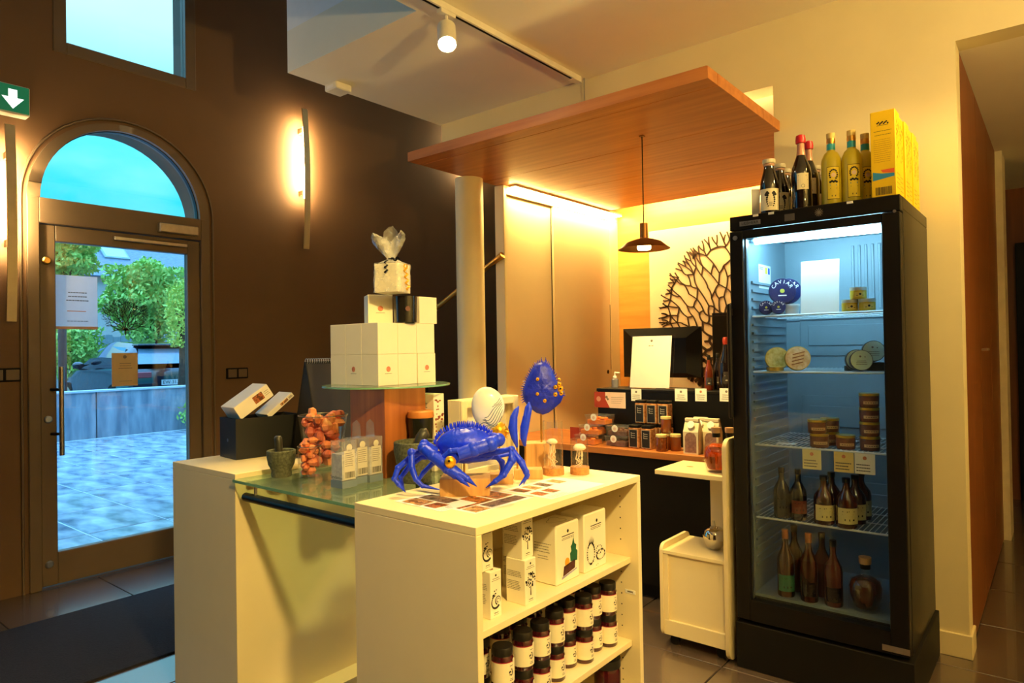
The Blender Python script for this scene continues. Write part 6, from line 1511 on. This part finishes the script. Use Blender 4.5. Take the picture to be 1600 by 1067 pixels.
def tall_bottle(lab, px, Y, zb, h, r, mat, lab_mat=None, lz=(0.03, 0.10), grp='bottles in the lower fridge', cap=m_black, capf=0.1):
    c = pY(px, 800, Y); t = thing('tall_bottle', lab, 'bottle', (c.x, Y, zb), 0, grp)
    lathe_part('glass_body', [(0, 0), (r*0.94, 0), (r, 0.006), (r, h*0.52), (r*0.9, h*0.60), (r*0.42, h*0.74), (r*0.34, h*0.80), (r*0.34, h*0.95), (0, h*0.95)], mat, t)
    lathe_part('cap', [(0, h*(1-capf)), (r*0.38, h*(1-capf)), (r*0.40, h*0.99), (r*0.34, h), (0, h)], cap, t)
    if lab_mat:
        n_ = int(r*2.2/0.006); curved('label', lab_mat, t, r+0.0007, [rct(-n_*0.003+0.006*k, -n_*0.003+0.006*k+0.006, lz[0], lz[1]) for k in range(n_)], AV, 0.0)
        zc = (lz[0]+lz[1])/2; hh = (lz[1]-lz[0])/2
        curved('label_print', m_ink, t, r+0.0013, [rct(-r*0.6, -r*0.1, zc+hh*0.5, zc+hh*0.62), rct(0.0, r*0.55, zc+hh*0.55, zc+hh*0.66), rct(-r*0.6, r*0.4, zc+hh*0.2, zc+hh*0.26), rct(-r*0.4, r*0.1, zc-hh*0.6, zc-hh*0.35), dsh(r*0.45, zc-hh*0.45, r*0.10)], AV, 0.0)
    return t
Z4 = SH[3]; m_lab2 = M('parchment label', srgb(226, 214, 150), 0.6)
tall_bottle('dark bottle with pale small print at the fridge wall on the lower shelf', 1222, YS, Z4, 0.215, 0.034, m_dkb, m_dkb)
tall_bottle('second dark bottle next to the fridge wall on the lower shelf', 1248, YS, Z4, 0.215, 0.034, m_dkb, M('reddish label', srgb(110, 50, 40), 0.5), (0.03, 0.085))
tall_bottle('amber bottle with wide parchment label beside the dark bottles', 1288, YS-0.005, Z4, 0.20, 0.041, m_amb, m_lab2, (0.018, 0.082))
tall_bottle('amber bottle with wide parchment label under the yellowish price card', 1323, YS-0.01, Z4, 0.20, 0.041, m_amb, m_lab2, (0.018, 0.082))
for k in range(2): tall_bottle('amber bottle %s in the file behind the parchment labels' % ('second', 'third')[k], 1337+9*k, YS+0.08+0.085*k, Z4, 0.20, 0.040, m_amb, m_lab2, (0.018, 0.082))
tall_bottle('dark bottle in the rear of the lower shelf behind the amber pair', 1300, YS+0.09, Z4, 0.20, 0.038, m_amb)
ZB = FB+0.1122; m_grl = M('green label', srgb(30, 110, 84), 0.5)
tall_bottle('copper-capped amber bottle with green label on the fridge floor', 1226, YS, ZB, 0.285, 0.036, m_amb, m_grl, (0.025, 0.095), cap=M('copper cap', srgb(170, 100, 60), 0.3, metal=0.6), capf=0.14)
tall_bottle('copper-capped amber bottle beside the green-labelled one on the fridge floor', 1262, YS-0.005, ZB, 0.285, 0.036, m_amb, m_dkb, (0.025, 0.085), cap=M('copper cap', srgb(170, 100, 60), 0.3, metal=0.6), capf=0.14)
tall_bottle('tall rose bottle on the fridge floor between copper caps and decanter', 1300, YS, ZB, 0.27, 0.036, m_wine, m_dkb, (0.02, 0.08))
tall_bottle('tall amber bottle in the rear of the fridge floor behind the green label', 1240, YS+0.09, ZB, 0.285, 0.036, m_amb)
tall_bottle('tall rose bottle in the rear of the fridge floor', 1283, YS+0.09, ZB, 0.27, 0.036, m_wine)
def decanter(name, lab, x, y, z, s, liq, grp=None, fill=0.75):
    t = thing(name, lab, 'bottle', (x, y, z), 0.3, grp)
    prof = [(0, 0.0), (0.040, 0.0), (0.044, 0.006), (0.055, 0.05), (0.058, 0.085), (0.050, 0.110), (0.024, 0.128), (0.016, 0.136), (0.016, 0.170), (0, 0.170)]
    P_ = [(r*s, zz*s) for r, zz in prof]
    MB().lathe(P_, 28).build('glass_body', m_glass, t, 50)
    MB().lathe([(0, 0.012*s), (0.036*s, 0.012*s), (0.041*s, 0.018*s), (0.051*s, 0.05*s), (0.054*s, 0.085*s), (0.046*s, 0.108*s), (0.022*s, 0.122*s), (0, 0.122*s)], 28).build('spirit', liq, t, 60)
    lathe_part('collar', [(0.0168*s, 0.150*s), (0.0175*s, 0.152*s), (0.0175*s, 0.168*s), (0.0168*s, 0.170*s)], m_black, t)
    lathe_part('stopper', [(0, 0.168*s), (0.020*s, 0.168*s), (0.021*s, 0.172*s), (0.021*s, 0.192*s), (0, 0.194*s)], M('wood stopper', srgb(190, 150, 110), 0.5), t)
    return t
m_whis = M('amber spirit', srgb(226, 96, 20), 0.02, trans=0.75, ior=1.33, var=0.15, scale=20)
c = pY(1352, 930, YS+0.01); decanter('spirit_decanter', 'round decanter of dark spirit on the fridge floor', c.x, YS+0.02, ZB, 1.12, m_amb, 'spirit decanters')

# ------------------------------------------------------------------ goods on the till counter and trolley
c = pZ(1127, 735, TRZ); decanter('spirit_decanter', 'round decanter of glowing amber spirit on the white trolley shelf', c.x-0.008, c.y-0.03, TRZ, 1.05, m_whis, 'spirit decanters')
c2 = pY(1147, 700, 3.15); decanter('spirit_decanter', 'decanter of amber spirit on the trolley shelf beside the fridge', -1.226, 3.12, TRZ, 0.98, M('golden spirit', srgb(214, 150, 70), 0.02, trans=0.75, ior=1.33), 'spirit decanters')

def on_wt(px, py): return pZ(px, py, WZ)
m_clr2 = GL('clear lunch box plastic', (0.96, 0.95, 0.94), 1.0, 0.03, 0.05)
m_or = M('candied orange', srgb(236, 120, 30), 0.4, scale=50, col2=srgb(255, 160, 70)); m_dk = M('dark dried fruit', srgb(84, 50, 44), 0.5, scale=60, col2=srgb(130, 88, 80))
def tub(lab, x, y, z, mat, w=0.145, d=0.10, h=0.052):
    t = thing('plastic_tub', lab, 'tub', (x, y, z), 0.0, 'clear tubs of dried fruit')
    b = MB(); b.add([(-w*0.46, -d*0.46, 0), (w*0.46, -d*0.46, 0), (w*0.46, d*0.46, 0), (-w*0.46, d*0.46, 0), (-w/2, -d/2, h), (w/2, -d/2, h), (w/2, d/2, h), (-w/2, d/2, h)], [(0, 1, 2, 3), (0, 1, 5, 4), (1, 2, 6, 5), (2, 3, 7, 6), (3, 0, 4, 7)]); b.build('tub', m_clr2, t)
    bx('lid', m_clr2, t, -w/2-0.003, w/2+0.003, -d/2-0.003, d/2+0.003, h, h+0.006, 0.001)
    rd = random.Random(int(x*1000)); 
    b = MB()
    for k in range(16): b.ell((w*rd.uniform(-.33, .33), d*rd.uniform(-.3, .3), h*rd.uniform(0.2, 0.72)), (0.018, 0.016, 0.009), 8, 5)
    b.box(-w*0.42, w*0.42, -d*0.42, d*0.42, 0.003, h*0.55); o = b.build('fruit_pieces', mat, t, 60); o['kind'] = 'stuff'
    q = MB(); q.disc(0, 0, 0.021, 18, FY((-0.01, -d/2-0.0036, h-0.008))); q.build('round_seal', m_paper, t, recalc=False)
    q = MB(); q.disc(0, 0, 0.010, 12, FY((-0.01, -d/2-0.004, h-0.010))); q.build('seal_mark', M('pale pink ink', srgb(226, 200, 190), 0.6), t, recalc=False)
    return t
a = on_wt(922, 690); yq = 3.435
tub('tub of candied orange, lowest of the orange stack', pY(921, 684, yq).x, yq, WZ, m_or)
tub('tub of candied orange, middle of the orange stack', pY(927, 670, yq+0.02).x, yq+0.02, WZ+0.0585, m_or)
tub('tub of candied orange, topmost of the orange stack', pY(937, 650, yq+0.05).x, yq+0.05, WZ+0.117, m_or)
tub('tub of dark dried fruit, lower one of the pair', pY(968, 684, yq+0.03).x+0.0, yq+0.03, WZ, m_dk); tub('tub of dark dried fruit, upper one of the pair', pY(970, 668, yq+0.05).x, yq+0.05, WZ+0.0585, m_dk)
rc = thing('red_card', 'small red card standing on the worktop left of the orange tubs', 'card', (pY(905, 680, 3.50).x, 3.50, WZ), 0.2)
bx('card', M('brick red card', srgb(150, 52, 40), 0.5), rc, -0.06, 0.06, 0, 0.002, 0, 0.085); MB().disc(0.0, 0.045, 0.012, 12, FY((0.01, -0.0004, 0))).build('print_mark', M('pale red ink', srgb(214, 150, 130), 0.6), rc, recalc=False)
rc.rotation_euler.x = 0.0
m_nut = M('mixed nuts', srgb(140, 80, 46), 0.6, scale=70, col2=srgb(214, 160, 110), bump=0.3); m_nlab = M('black jar label', srgb(26, 24, 26), 0.5)
def nut_jar(lab, px, Y, z):
    w = 0.062; h = 0.135; x = pY(px, 680, Y).x
    t = thing('nut_jar', lab, 'jar', (x, Y, z), 0, 'square jars of nuts')
    bx('jar', M('nut jar glass', srgb(150, 90, 56), 0.12, scale=60, col2=srgb(206, 150, 104), coat=0.8), t, -w/2, w/2, -w/2, w/2, 0, h-0.018, 0.004)
    bx('lid', m_black, t, -w/2+0.001, w/2-0.001, -w/2+0.001, w/2-0.001, h-0.0175, h-0.001, 0.003)
    bx('label', m_nlab, t, -w*0.40, w*0.40, -w/2-0.0008, -w/2-0.0002, 0.008, h-0.028)
    q = MB(); m = FY((0, -w/2-0.0012, 0)); 
    for (u0, u1, v0, v1) in ((-.4, .4, 0.008, 0.0095), (-.4, .4, h-0.0295, h-0.028)): q.rect(u0*w, u1*w, v0, v1, m)
    for s_ in (-1, 1): q.rect(s_*0.4*w-0.0008, s_*0.4*w+0.0008, 0.008, h-0.028, m)
    for v in (0.060, 0.072, 0.084): q.rect(-0.014, 0.012, v, v+0.003, m); q.rect(-0.014, -0.010, v, v+0.008, m)
    q.build('label_print', M('silver ink', srgb(190, 186, 176), 0.5), t, recalc=False)
yq2 = 3.44
nut_jar('square nut jar on the worktop next to the dark fruit tubs', 993.5, yq2, WZ); nut_jar('square nut jar on the worktop next to the honey jars', 1013, yq2, WZ); nut_jar('square nut jar in the lower rear row on the worktop', 1022.5, yq2+0.075, WZ)
nut_jar('square nut jar in the lower rear row behind the dark fruit tubs', 1004, yq2+0.075, WZ); nut_jar('square nut jar in the lower rear row behind the honey jars', 1041, yq2+0.075, WZ)
nut_jar('square nut jar, touching the dark fruit tubs side of the upper row', 1004, yq2+0.075, WZ+0.1355); nut_jar('square nut jar, middle of the upper row', 1022, yq2+0.075, WZ+0.1355)
nut_jar('square nut jar of the upper row beside the top honey jar', 1040, yq2+0.075, WZ+0.1355)
m_hon = M('honey', srgb(120, 58, 18), 0.08, var=0.15, coat=0.8); m_clid = M('cream lid', srgb(240, 226, 160), 0.4)
def honey(lab, px, Y, z):
    x = pY(px, 680, Y).x; t = thing('honey_jar', lab, 'jar', (x, Y, z), 0, 'cream-lidded honey jars'); r = 0.0305
    lathe_part('glass_body', [(0, 0), (r*0.92, 0), (r, 0.006), (r, 0.070), (r*0.92, 0.078), (0, 0.078)], m_hon, t); lathe_part('lid', [(0, 0.0775), (r*0.98, 0.0775), (r*1.0, 0.08), (r*0.98, 0.092), (0, 0.093)], m_clid, t)
honey('honey jar with cream lid standing foremost on the worktop', 1033, 3.405, WZ); honey('honey jar carrying another one on its lid', 1041, 3.475, WZ); honey('honey jar stacked on top of another honey jar', 1041, 3.473, WZ+0.0935); honey('honey jar with cream lid standing next to the paper bags', 1055.5, 3.46, WZ)
m_bag = M('white bag paper', srgb(226, 214, 186), 0.6); m_bean = M('bag contents', srgb(120, 84, 84), 0.5, scale=60, col2=srgb(160, 124, 110))
def bag(lab, px, Y, w=0.085, d=0.06, h=0.19):
    x = pY(px, 700, Y).x; t = thing('paper_bag', lab, 'bag', (x, Y, WZ), 0, 'white bags with clear windows')
    MB().add([(-w/2, -d/2, 0), (w/2, -d/2, 0), (w/2, d/2, 0), (-w/2, d/2, 0), (-w/2, -d/2, h*0.62), (w/2, -d/2, h*0.62), (w/2, d/2, h*0.62), (-w/2, d/2, h*0.62), (-w/2*0.94, -0.006, h*0.92), (w/2*0.94, -0.006, h*0.92), (w/2*0.94, 0.006, h*0.92), (-w/2*0.94, 0.006, h*0.92)],
             [(0, 1, 2, 3)]+[(i, (i+1) % 4, 4+(i+1) % 4, 4+i) for i in range(4)]+[(4+i, 4+(i+1) % 4, 8+(i+1) % 4, 8+i) for i in range(4)]+[(8, 9, 10, 11)]).build('bag', m_bag, t)
    bx('folded_top', m_bag, t, -w/2*0.94, w/2*0.94, -0.012, 0.008, h*0.90, h, 0.003)
    MB().face([(-w*0.38, 0.008, 0), (w*0.38, 0.008, 0), (w*0.38, h*0.48, 0), (w*0.25, h*0.58, 0), (0, h*0.61, 0), (-w*0.25, h*0.58, 0), (-w*0.38, h*0.48, 0)], FY((0, -d/2-0.0006, 0))).build('window', m_bean, t, recalc=False)
    q = MB(); q.disc(0, 0, 0.020, 14, FY((0, -0.0135-0.012, h*0.83)) @ Matrix.Rotation(-0.35, 4, 'X')); q.build('round_seal', m_paper, t, recalc=False)
bag('white window bag of dark sweets standing foremost on the worktop', 1083, 3.42); bag('white window bag second in its file before the raised black shelf', 1096, 3.49); bag('white window bag next to the amber decanter', 1114, 3.46)

# raised shelf
def tagc(px, py): return pY(px, py, RY-0.002)
for i, (px, lab) in enumerate(((994, 'small white price tag above the nut jars'), (1064, 'small white price tag above the paper bags'), (1095, 'small white price tag with red mark, above the bags'), (1135, 'small white price tag above the amber decanter'))):
    c = tagc(px, 617); t = thing('price_tag', lab, 'price tag', (c.x, RY-0.0006, c.z), 0, 'price tags on the raised black shelf'); w = 0.034+0.004*(i % 2)
    bx('card', m_paper, t, -w, w, -0.001, 0, -0.036, 0.036)
    MB().disc(0, 0.018, 0.007, 10, FY((0, -0.0014, 0))).build('print_mark', m_red if i == 2 else m_inkg, t, recalc=False)
    q = MB(); lines(q, FY((0, -0.0014, 0)), -w*0.75, w*0.75, -0.028, 0.005, 3, 0.003, i, True); q.build('print_lines', m_inkg, t, recalc=False)
c0 = tagc(929, 636); c1 = tagc(977, 609)
t = thing('voucher_card', 'red and white coral voucher card on the raised black shelf front', 'card', (c0.x, RY-0.0006, c0.z)); w, h = c1.x-c0.x, min(c1.z, RZ-0.022)-c0.z
bx('card', M('pale pink paper', srgb(240, 214, 200), 0.6), t, 0, w, -0.001, 0, 0, h)
MB().face([(0, 0, 0), (w*0.50, 0, 0), (w*0.36, h*0.55, 0), (w*0.36, h, 0), (0, h, 0)], FY((0, -0.0014, 0))).build('red_field', M('brick red print', srgb(168, 62, 46), 0.6), t, recalc=False)
MB().disc(w*0.14, h*0.55, 0.016, 14, FY((0, -0.0018, 0))).build('print_mark', M('pale red ink', srgb(214, 150, 130), 0.6), t, recalc=False)
q = MB(); q.disc(w*0.40, h*0.68, 0.009, 8, FY((0, -0.0018, 0))); q.disc(w*0.44, h*0.55, 0.007, 8, FY((0, -0.0018, 0))); q.build('sprig_print', m_inkg, t, recalc=False)
q = MB(); lines(q, FY((0, -0.0018, 0)), w*0.55, w*0.95, h*0.25, h*0.75, 4, 0.002, 2); q.build('print_lines', m_inkg, t, recalc=False)
# acrylic sheet holder
a = pY(984, 601, 3.64); b = pY(1040, 602, 3.64); zt = pY(1047, 522, 3.68).z
ah = thing('acrylic_sign_holder', 'clear acrylic holder with a white printed sheet on the raised black shelf', 'sign holder', (a.x, 3.635, RZ), 0.02)
wl_ = b.x-a.x+0.02; hl = zt-RZ; tl_ = Matrix.Rotation(-0.16, 4, 'X')
MB().box(-0.01, wl_+0.02, 0.0, 0.003, 0.0, hl, m=tl_).build('front_plate', m_glass, ah); MB().box(0.0, wl_, 0.004, 0.0046, 0.008, hl-0.004, m=tl_).build('sheet', m_paper, ah)
MB().box(-0.01, wl_+0.02, 0.0056, 0.0086, 0.0, hl, m=tl_).build('rear_plate', m_glass, ah); bx('foot_plate', m_glass, ah, -0.01, wl_+0.02, 0.0, 0.09, 0.0, 0.003)
q = MB(); m = tl_ @ FY((0, 0.0038, 0)); q.disc(wl_*0.5, hl*0.90, 0.008, 10, m); q.rect(wl_*0.43, wl_*0.48, hl*0.80, hl*0.815, m); q.rect(wl_*0.50, wl_*0.55, hl*0.80, hl*0.815, m); q.build('print_lines', m_inkg, ah, recalc=False)
MB().box(wl_*0.5-0.002, wl_*0.5+0.002, 0.02, 0.085, 0.003, 0.05).build('rear_strut', m_glass, ah)
# sanitiser pump
c = pY(961, 600, 3.70); hs_ = thing('pump_bottle', 'small pump bottle of hand gel at the end of the raised shelf', 'bottle', (c.x, 3.70, RZ))
lathe_part('bottle', [(0, 0), (0.022, 0), (0.022, 0.05), (0.012, 0.06), (0, 0.06)], M('grey gel', srgb(130, 128, 140), 0.2), hs_); lathe_part('collar', [(0, 0.06), (0.013, 0.06), (0.013, 0.072), (0.005, 0.074), (0.005, 0.09), (0, 0.09)], m_paper, hs_)
MB().tube([(0, 0, 0.088), (0.0, 0, 0.095), (0.035, 0, 0.093)], 0.005, 8).build('spout', m_paper, hs_, 60)
# dark bottles at the end of the raised shelf
for (px, Y, h, r, mt, lab) in ((1135, 3.68, 0.30, 0.042, m_dkb, 'large dark sparkling bottle with red top on the raised shelf'), (1108, 3.70, 0.20, 0.026, M('copper drink', srgb(104, 40, 16), 0.08, coat=0.8, var=0.2), 'small copper-coloured bottle on the raised shelf'), (1122, 3.76, 0.21, 0.028, m_dkb, 'slim dark bottle behind the large dark bottle'), (1150, 3.62, 0.18, 0.030, M('copper drink', srgb(150, 64, 24), 0.08), 'copper-coloured bottle beside the fridge on the raised shelf')):
    x = pY(px, 600, Y).x; t = thing('till_bottle', lab, 'bottle', (x, Y, RZ), 0, 'bottles on the raised black shelf')
    lathe_part('glass_body', [(0, 0), (r*0.94, 0), (r, 0.006), (r, h*0.5), (r*0.85, h*0.6), (r*0.40, h*0.78), (r*0.33, h*0.9), (0, h*0.9)], mt, t)
    lathe_part('cap', [(r*0.35, h*0.86), (r*0.38, h*0.9), (r*0.40, h*0.97), (r*0.3, h), (0, h)], M('red foil', srgb(140, 40, 26), 0.4, metal=0.3) if h > 0.25 else m_black, t)
    curved('label', M('black grey label', srgb(52, 46, 44), 0.5), t, r+0.0006, [rct(-0.018+0.006*k, -0.012+0.006*k, h*0.14, h*0.36) for k in range(6)], AV, 0.0)
    curved('label_print', M('silver ink', srgb(190, 186, 176), 0.5), t, r+0.0011, [dsh(0, h*0.2, 0.007, 7, 0.004), rct(-0.01, 0.01, h*0.28, h*0.29)], AV, 0.0)
# monitor on the staff desk, seen from behind
Ym = 4.02; DK = 0.73
a = pY(971, 514, Ym); b = pY(1091, 510, Ym); zb = pY(973, 589, Ym).z; zt = pY(971, 514, Ym).z
mn = thing('computer_monitor', 'black computer monitor seen from behind at the till', 'monitor', ((a.x+b.x)/2, Ym+0.05, DK), 0.02)
wm = b.x-a.x; 
MB().add([(-wm/2, -0.02, zb-DK), (wm/2, -0.02, zb-DK), (wm/2, -0.02, zt-DK), (-wm/2, -0.02, zt-DK), (-wm/2, 0.0, zb-DK), (wm/2, 0.0, zb-DK), (wm/2, 0.0, zt-DK), (-wm/2, 0.0, zt-DK), (-wm*0.34, -0.05, zb-DK+0.03), (wm*0.34, -0.05, zb-DK+0.03), (wm*0.34, -0.05, zt-DK-0.07), (-wm*0.34, -0.05, zt-DK-0.07)],
         [(4, 5, 6, 7), (0, 1, 5, 4), (1, 2, 6, 5), (2, 3, 7, 6), (3, 0, 4, 7), (8, 9, 10, 11), (0, 1, 9, 8), (1, 2, 10, 9), (2, 3, 11, 10), (3, 0, 8, 11)]).build('case', m_black, mn)
bx('screen', M('dark screen', srgb(14, 14, 16), 0.1), mn, -wm/2+0.01, wm/2-0.01, 0.0002, 0.002, zb-DK+0.01, zt-DK-0.01)
bx('neck', m_black, mn, -0.03, 0.03, -0.045, -0.02, 0.012, zb-DK+0.06); bx('foot', m_black, mn, -0.12, 0.12, -0.10, 0.09, 0.0, 0.012, 0.003)
# dark upright cabinet back in front of the coral panel
a = pY(1112, 489, 4.45); tw = thing('dark_cabinet', 'tall dark cabinet standing between the monitor and the coral panel', 'cabinet', (a.x, 4.45, 0))
wcb = min(0.30, -1.16-a.x); bx('body', m_black, tw, 0, wcb, 0, 0.36, 0.0, a.z, 0.004); bx('front_door', m_blackm, tw, 0.01, wcb-0.01, -0.012, 0.0, 0.05, a.z-0.02, 0.002)

# coral wall panel
PX0 = pY(1015, 450, YN-0.012).x; PZ1 = pY(1014, 362, YN-0.012).z
cpn = thing('coral_wall_panel', 'pale wall panel with large dark coral relief behind the till', 'wall art', (PX0, YN, 0.78))
m_pan = M('pale pink panel', srgb(238, 214, 186), 0.6, var=0.02)
bx('panel', m_pan, cpn, 0.0, -1.15-PX0, -0.012, -0.0005, 0.0, PZ1-0.78, 0.002)
m_cor = M('bronze coral metal', srgb(66, 46, 34), 0.4, metal=0.3)
def coral_net(R, n, seed, squash=1.0):
    rd = random.Random(seed); pts = [(0.0, -R*1.02), (0.0, -R*0.86)]
    def pol(p): return math.hypot(p[0], p[1]+R*1.02), math.atan2(p[0], p[1]+R*1.02)
    def dist(p, q):                       # a branch runs outward from the foot more readily than across
        a, b = pol(p), pol(q); return math.hypot((a[0]-b[0])*0.62, (a[0]+b[0])/2*(a[1]-b[1])*1.15)
    tries = 0; dmin = R*1.35/math.sqrt(n)
    while len(pts) < n and tries < 30000:
        tries += 1; a = rd.uniform(0, 2*PI); r = R*math.sqrt(rd.random()); p = (r*math.cos(a), r*math.sin(a))
        dm = dmin*(0.45+0.75*min(1, pol(p)[0]/(1.6*R)))
        if all(dist(p, q) > dm for q in pts): pts.append(p)
    E_ = []; K = len(pts); D = [[dist(p, q) for q in pts] for p in pts]
    for i in range(K):
        for j in range(i):
            d = D[i][j]
            if d > R*0.4: continue
            if all(max(D[i][k], D[j][k]) >= d for k in range(K) if k != i and k != j): E_.append((pts[i], pts[j]))
    for p in pts:                                   # free tips at the rim
        d = math.hypot(*p)
        if d > R*0.78 and p[1] > -R*0.75:
            a = math.atan2(p[1], p[0]); m_ = (R*0.97*math.cos(a), R*0.97*math.sin(a)); E_.append((p, m_))
            for s_ in (-0.035, 0.03): q = R*rd.uniform(1.05, 1.12); E_.append((m_, (q*math.cos(a+s_), q*math.sin(a+s_))))
    return E_
def coral_mesh(E_, R, wmax, wmin, th, m, rd):
    b = MB()
    for (p, q) in E_:
        mid = ((p[0]+q[0])/2+rd.uniform(-.05, .05)*R*0.5, (p[1]+q[1])/2+rd.uniform(-.05, .05)*R*0.5); prev = None
        def wid(s): return wmin+(wmax-wmin)*max(0, 1-math.hypot(s[0], s[1]+R)/(1.25*R))**1.6
        N_ = 5; C_ = [((1-t)**2*p[0]+2*t*(1-t)*mid[0]+t*t*q[0], (1-t)**2*p[1]+2*t*(1-t)*mid[1]+t*t*q[1]) for t in [i/N_ for i in range(N_+1)]]
        L_, R_ = [], []
        for i, s in enumerate(C_):
            a_, c_ = C_[max(i-1, 0)], C_[min(i+1, N_)]; dx, dy = c_[0]-a_[0], c_[1]-a_[1]; ln = math.hypot(dx, dy) or 1; w = wid(s)/2
            L_.append((s[0]-dy/ln*w, s[1]+dx/ln*w)); R_.append((s[0]+dy/ln*w, s[1]-dx/ln*w))
        for i in range(N_):
            b.prism([L_[i], R_[i], R_[i+1], L_[i+1]], th, m)
    return b
ccx = pY(1143, 505, YN-0.013); lx = pY(1041, 510, YN-0.013); tpz = pY(1143, 378, YN-0.013).z
Rc = ccx.x-lx.x; cz = tpz-Rc*1.02
Rc = (Rc+0.04); rdc = random.Random(5)
cm_ = coral_mesh(coral_net(Rc, 330, 12), Rc, 0.05, 0.0088, 0.006, FY((ccx.x+0.04-PX0, -0.0125, cz-0.78)), rdc)
cm_.build('coral_relief', m_cor, cpn)

# ------------------------------------------------------------------ papers on the entrance door
m_trl = TP('thin white notice paper', (0.95, 0.93, 0.95), 0.55)
def door_paper(lab, x0, y0, x1, y1, mat, kind):
    a = pX(x0, y1, XW-0.022); b = pX(x1, y0, XW-0.022); t = thing('door_notice', lab, 'notice', (XW-0.0235, a.y, a.z), 0, 'papers on the entrance door')
    w, h = b.y-a.y, b.z-a.z
    bx('sheet', m_trl if kind else mat, t, 0.0, 0.001, 0, w, 0, h)
    q = MB(); m = FX((0.0014, 0, 0))
    lines(q, m, w*0.25, w*0.8, h*0.5, h*0.72, 3, h*0.018, 3, True); lines(q, m, w*0.25, w*0.8, h*0.1, h*0.2, 1, h*0.012, 5, True); q.build('print_lines', m_inkg, t, recalc=False)
    if kind: MB().rect(w*0.28, w*0.72, h*0.33, h*0.345, m).build('orange_rule', M('orange rule', srgb(226, 150, 96), 0.6), t, recalc=False); MB().rect(0, w, 0.0, h*0.05, m).build('footer_band', M('tan footer', srgb(206, 170, 150), 0.6), t, recalc=False)
    else: MB().disc(w*0.5, h*0.88, 0.012, 10, m).build('print_mark', m_inkg, t, recalc=False)
    return t
door_paper('large white notice with orange rule stuck on the door glass', 86, 433, 152, 514, m_paper, True)
door_paper('small cream notice hanging low on the door glass before the car', 175, 551, 215, 604, M('cream notice', srgb(216, 190, 140), 0.6), False)
c = pX(196, 488, XW-0.0225); dcl = thing('coral_decal', 'dark coral tree decal stuck on the door glass', 'decal', (XW-0.0233, c.y, c.z))
b = MB(); rdd = random.Random(9)
def grow(p, a, ln, w, d):
    q = (p[0]+ln*math.cos(a), p[1]+ln*math.sin(a)); dx, dy = -math.sin(a)*w/2, math.cos(a)*w/2
    b.face([(p[0]+dx, p[1]+dy, 0), (p[0]-dx, p[1]-dy, 0), (q[0]-dx*0.8, q[1]-dy*0.8, 0), (q[0]+dx*0.8, q[1]+dy*0.8, 0)], FX((0, 0, 0)))
    if d and math.hypot(*q) < 0.135:
        for s_ in (-1, 1): grow(q, a+s_*rdd.uniform(0.25, 0.6), ln*rdd.uniform(0.78, 0.95), w*0.8, d-1)
for a0 in (0.15, 0.5, 0.85, 1.2, 1.57, 1.95, 2.3, 2.65, 3.0): grow((0, -0.12), a0, 0.048, 0.006, 6)
b.rect(-0.004, 0.004, -0.15, -0.12, FX((0, 0, 0)))
b.build('coral_print', M('dark vinyl', srgb(40, 38, 44), 0.5), dcl, recalc=False)
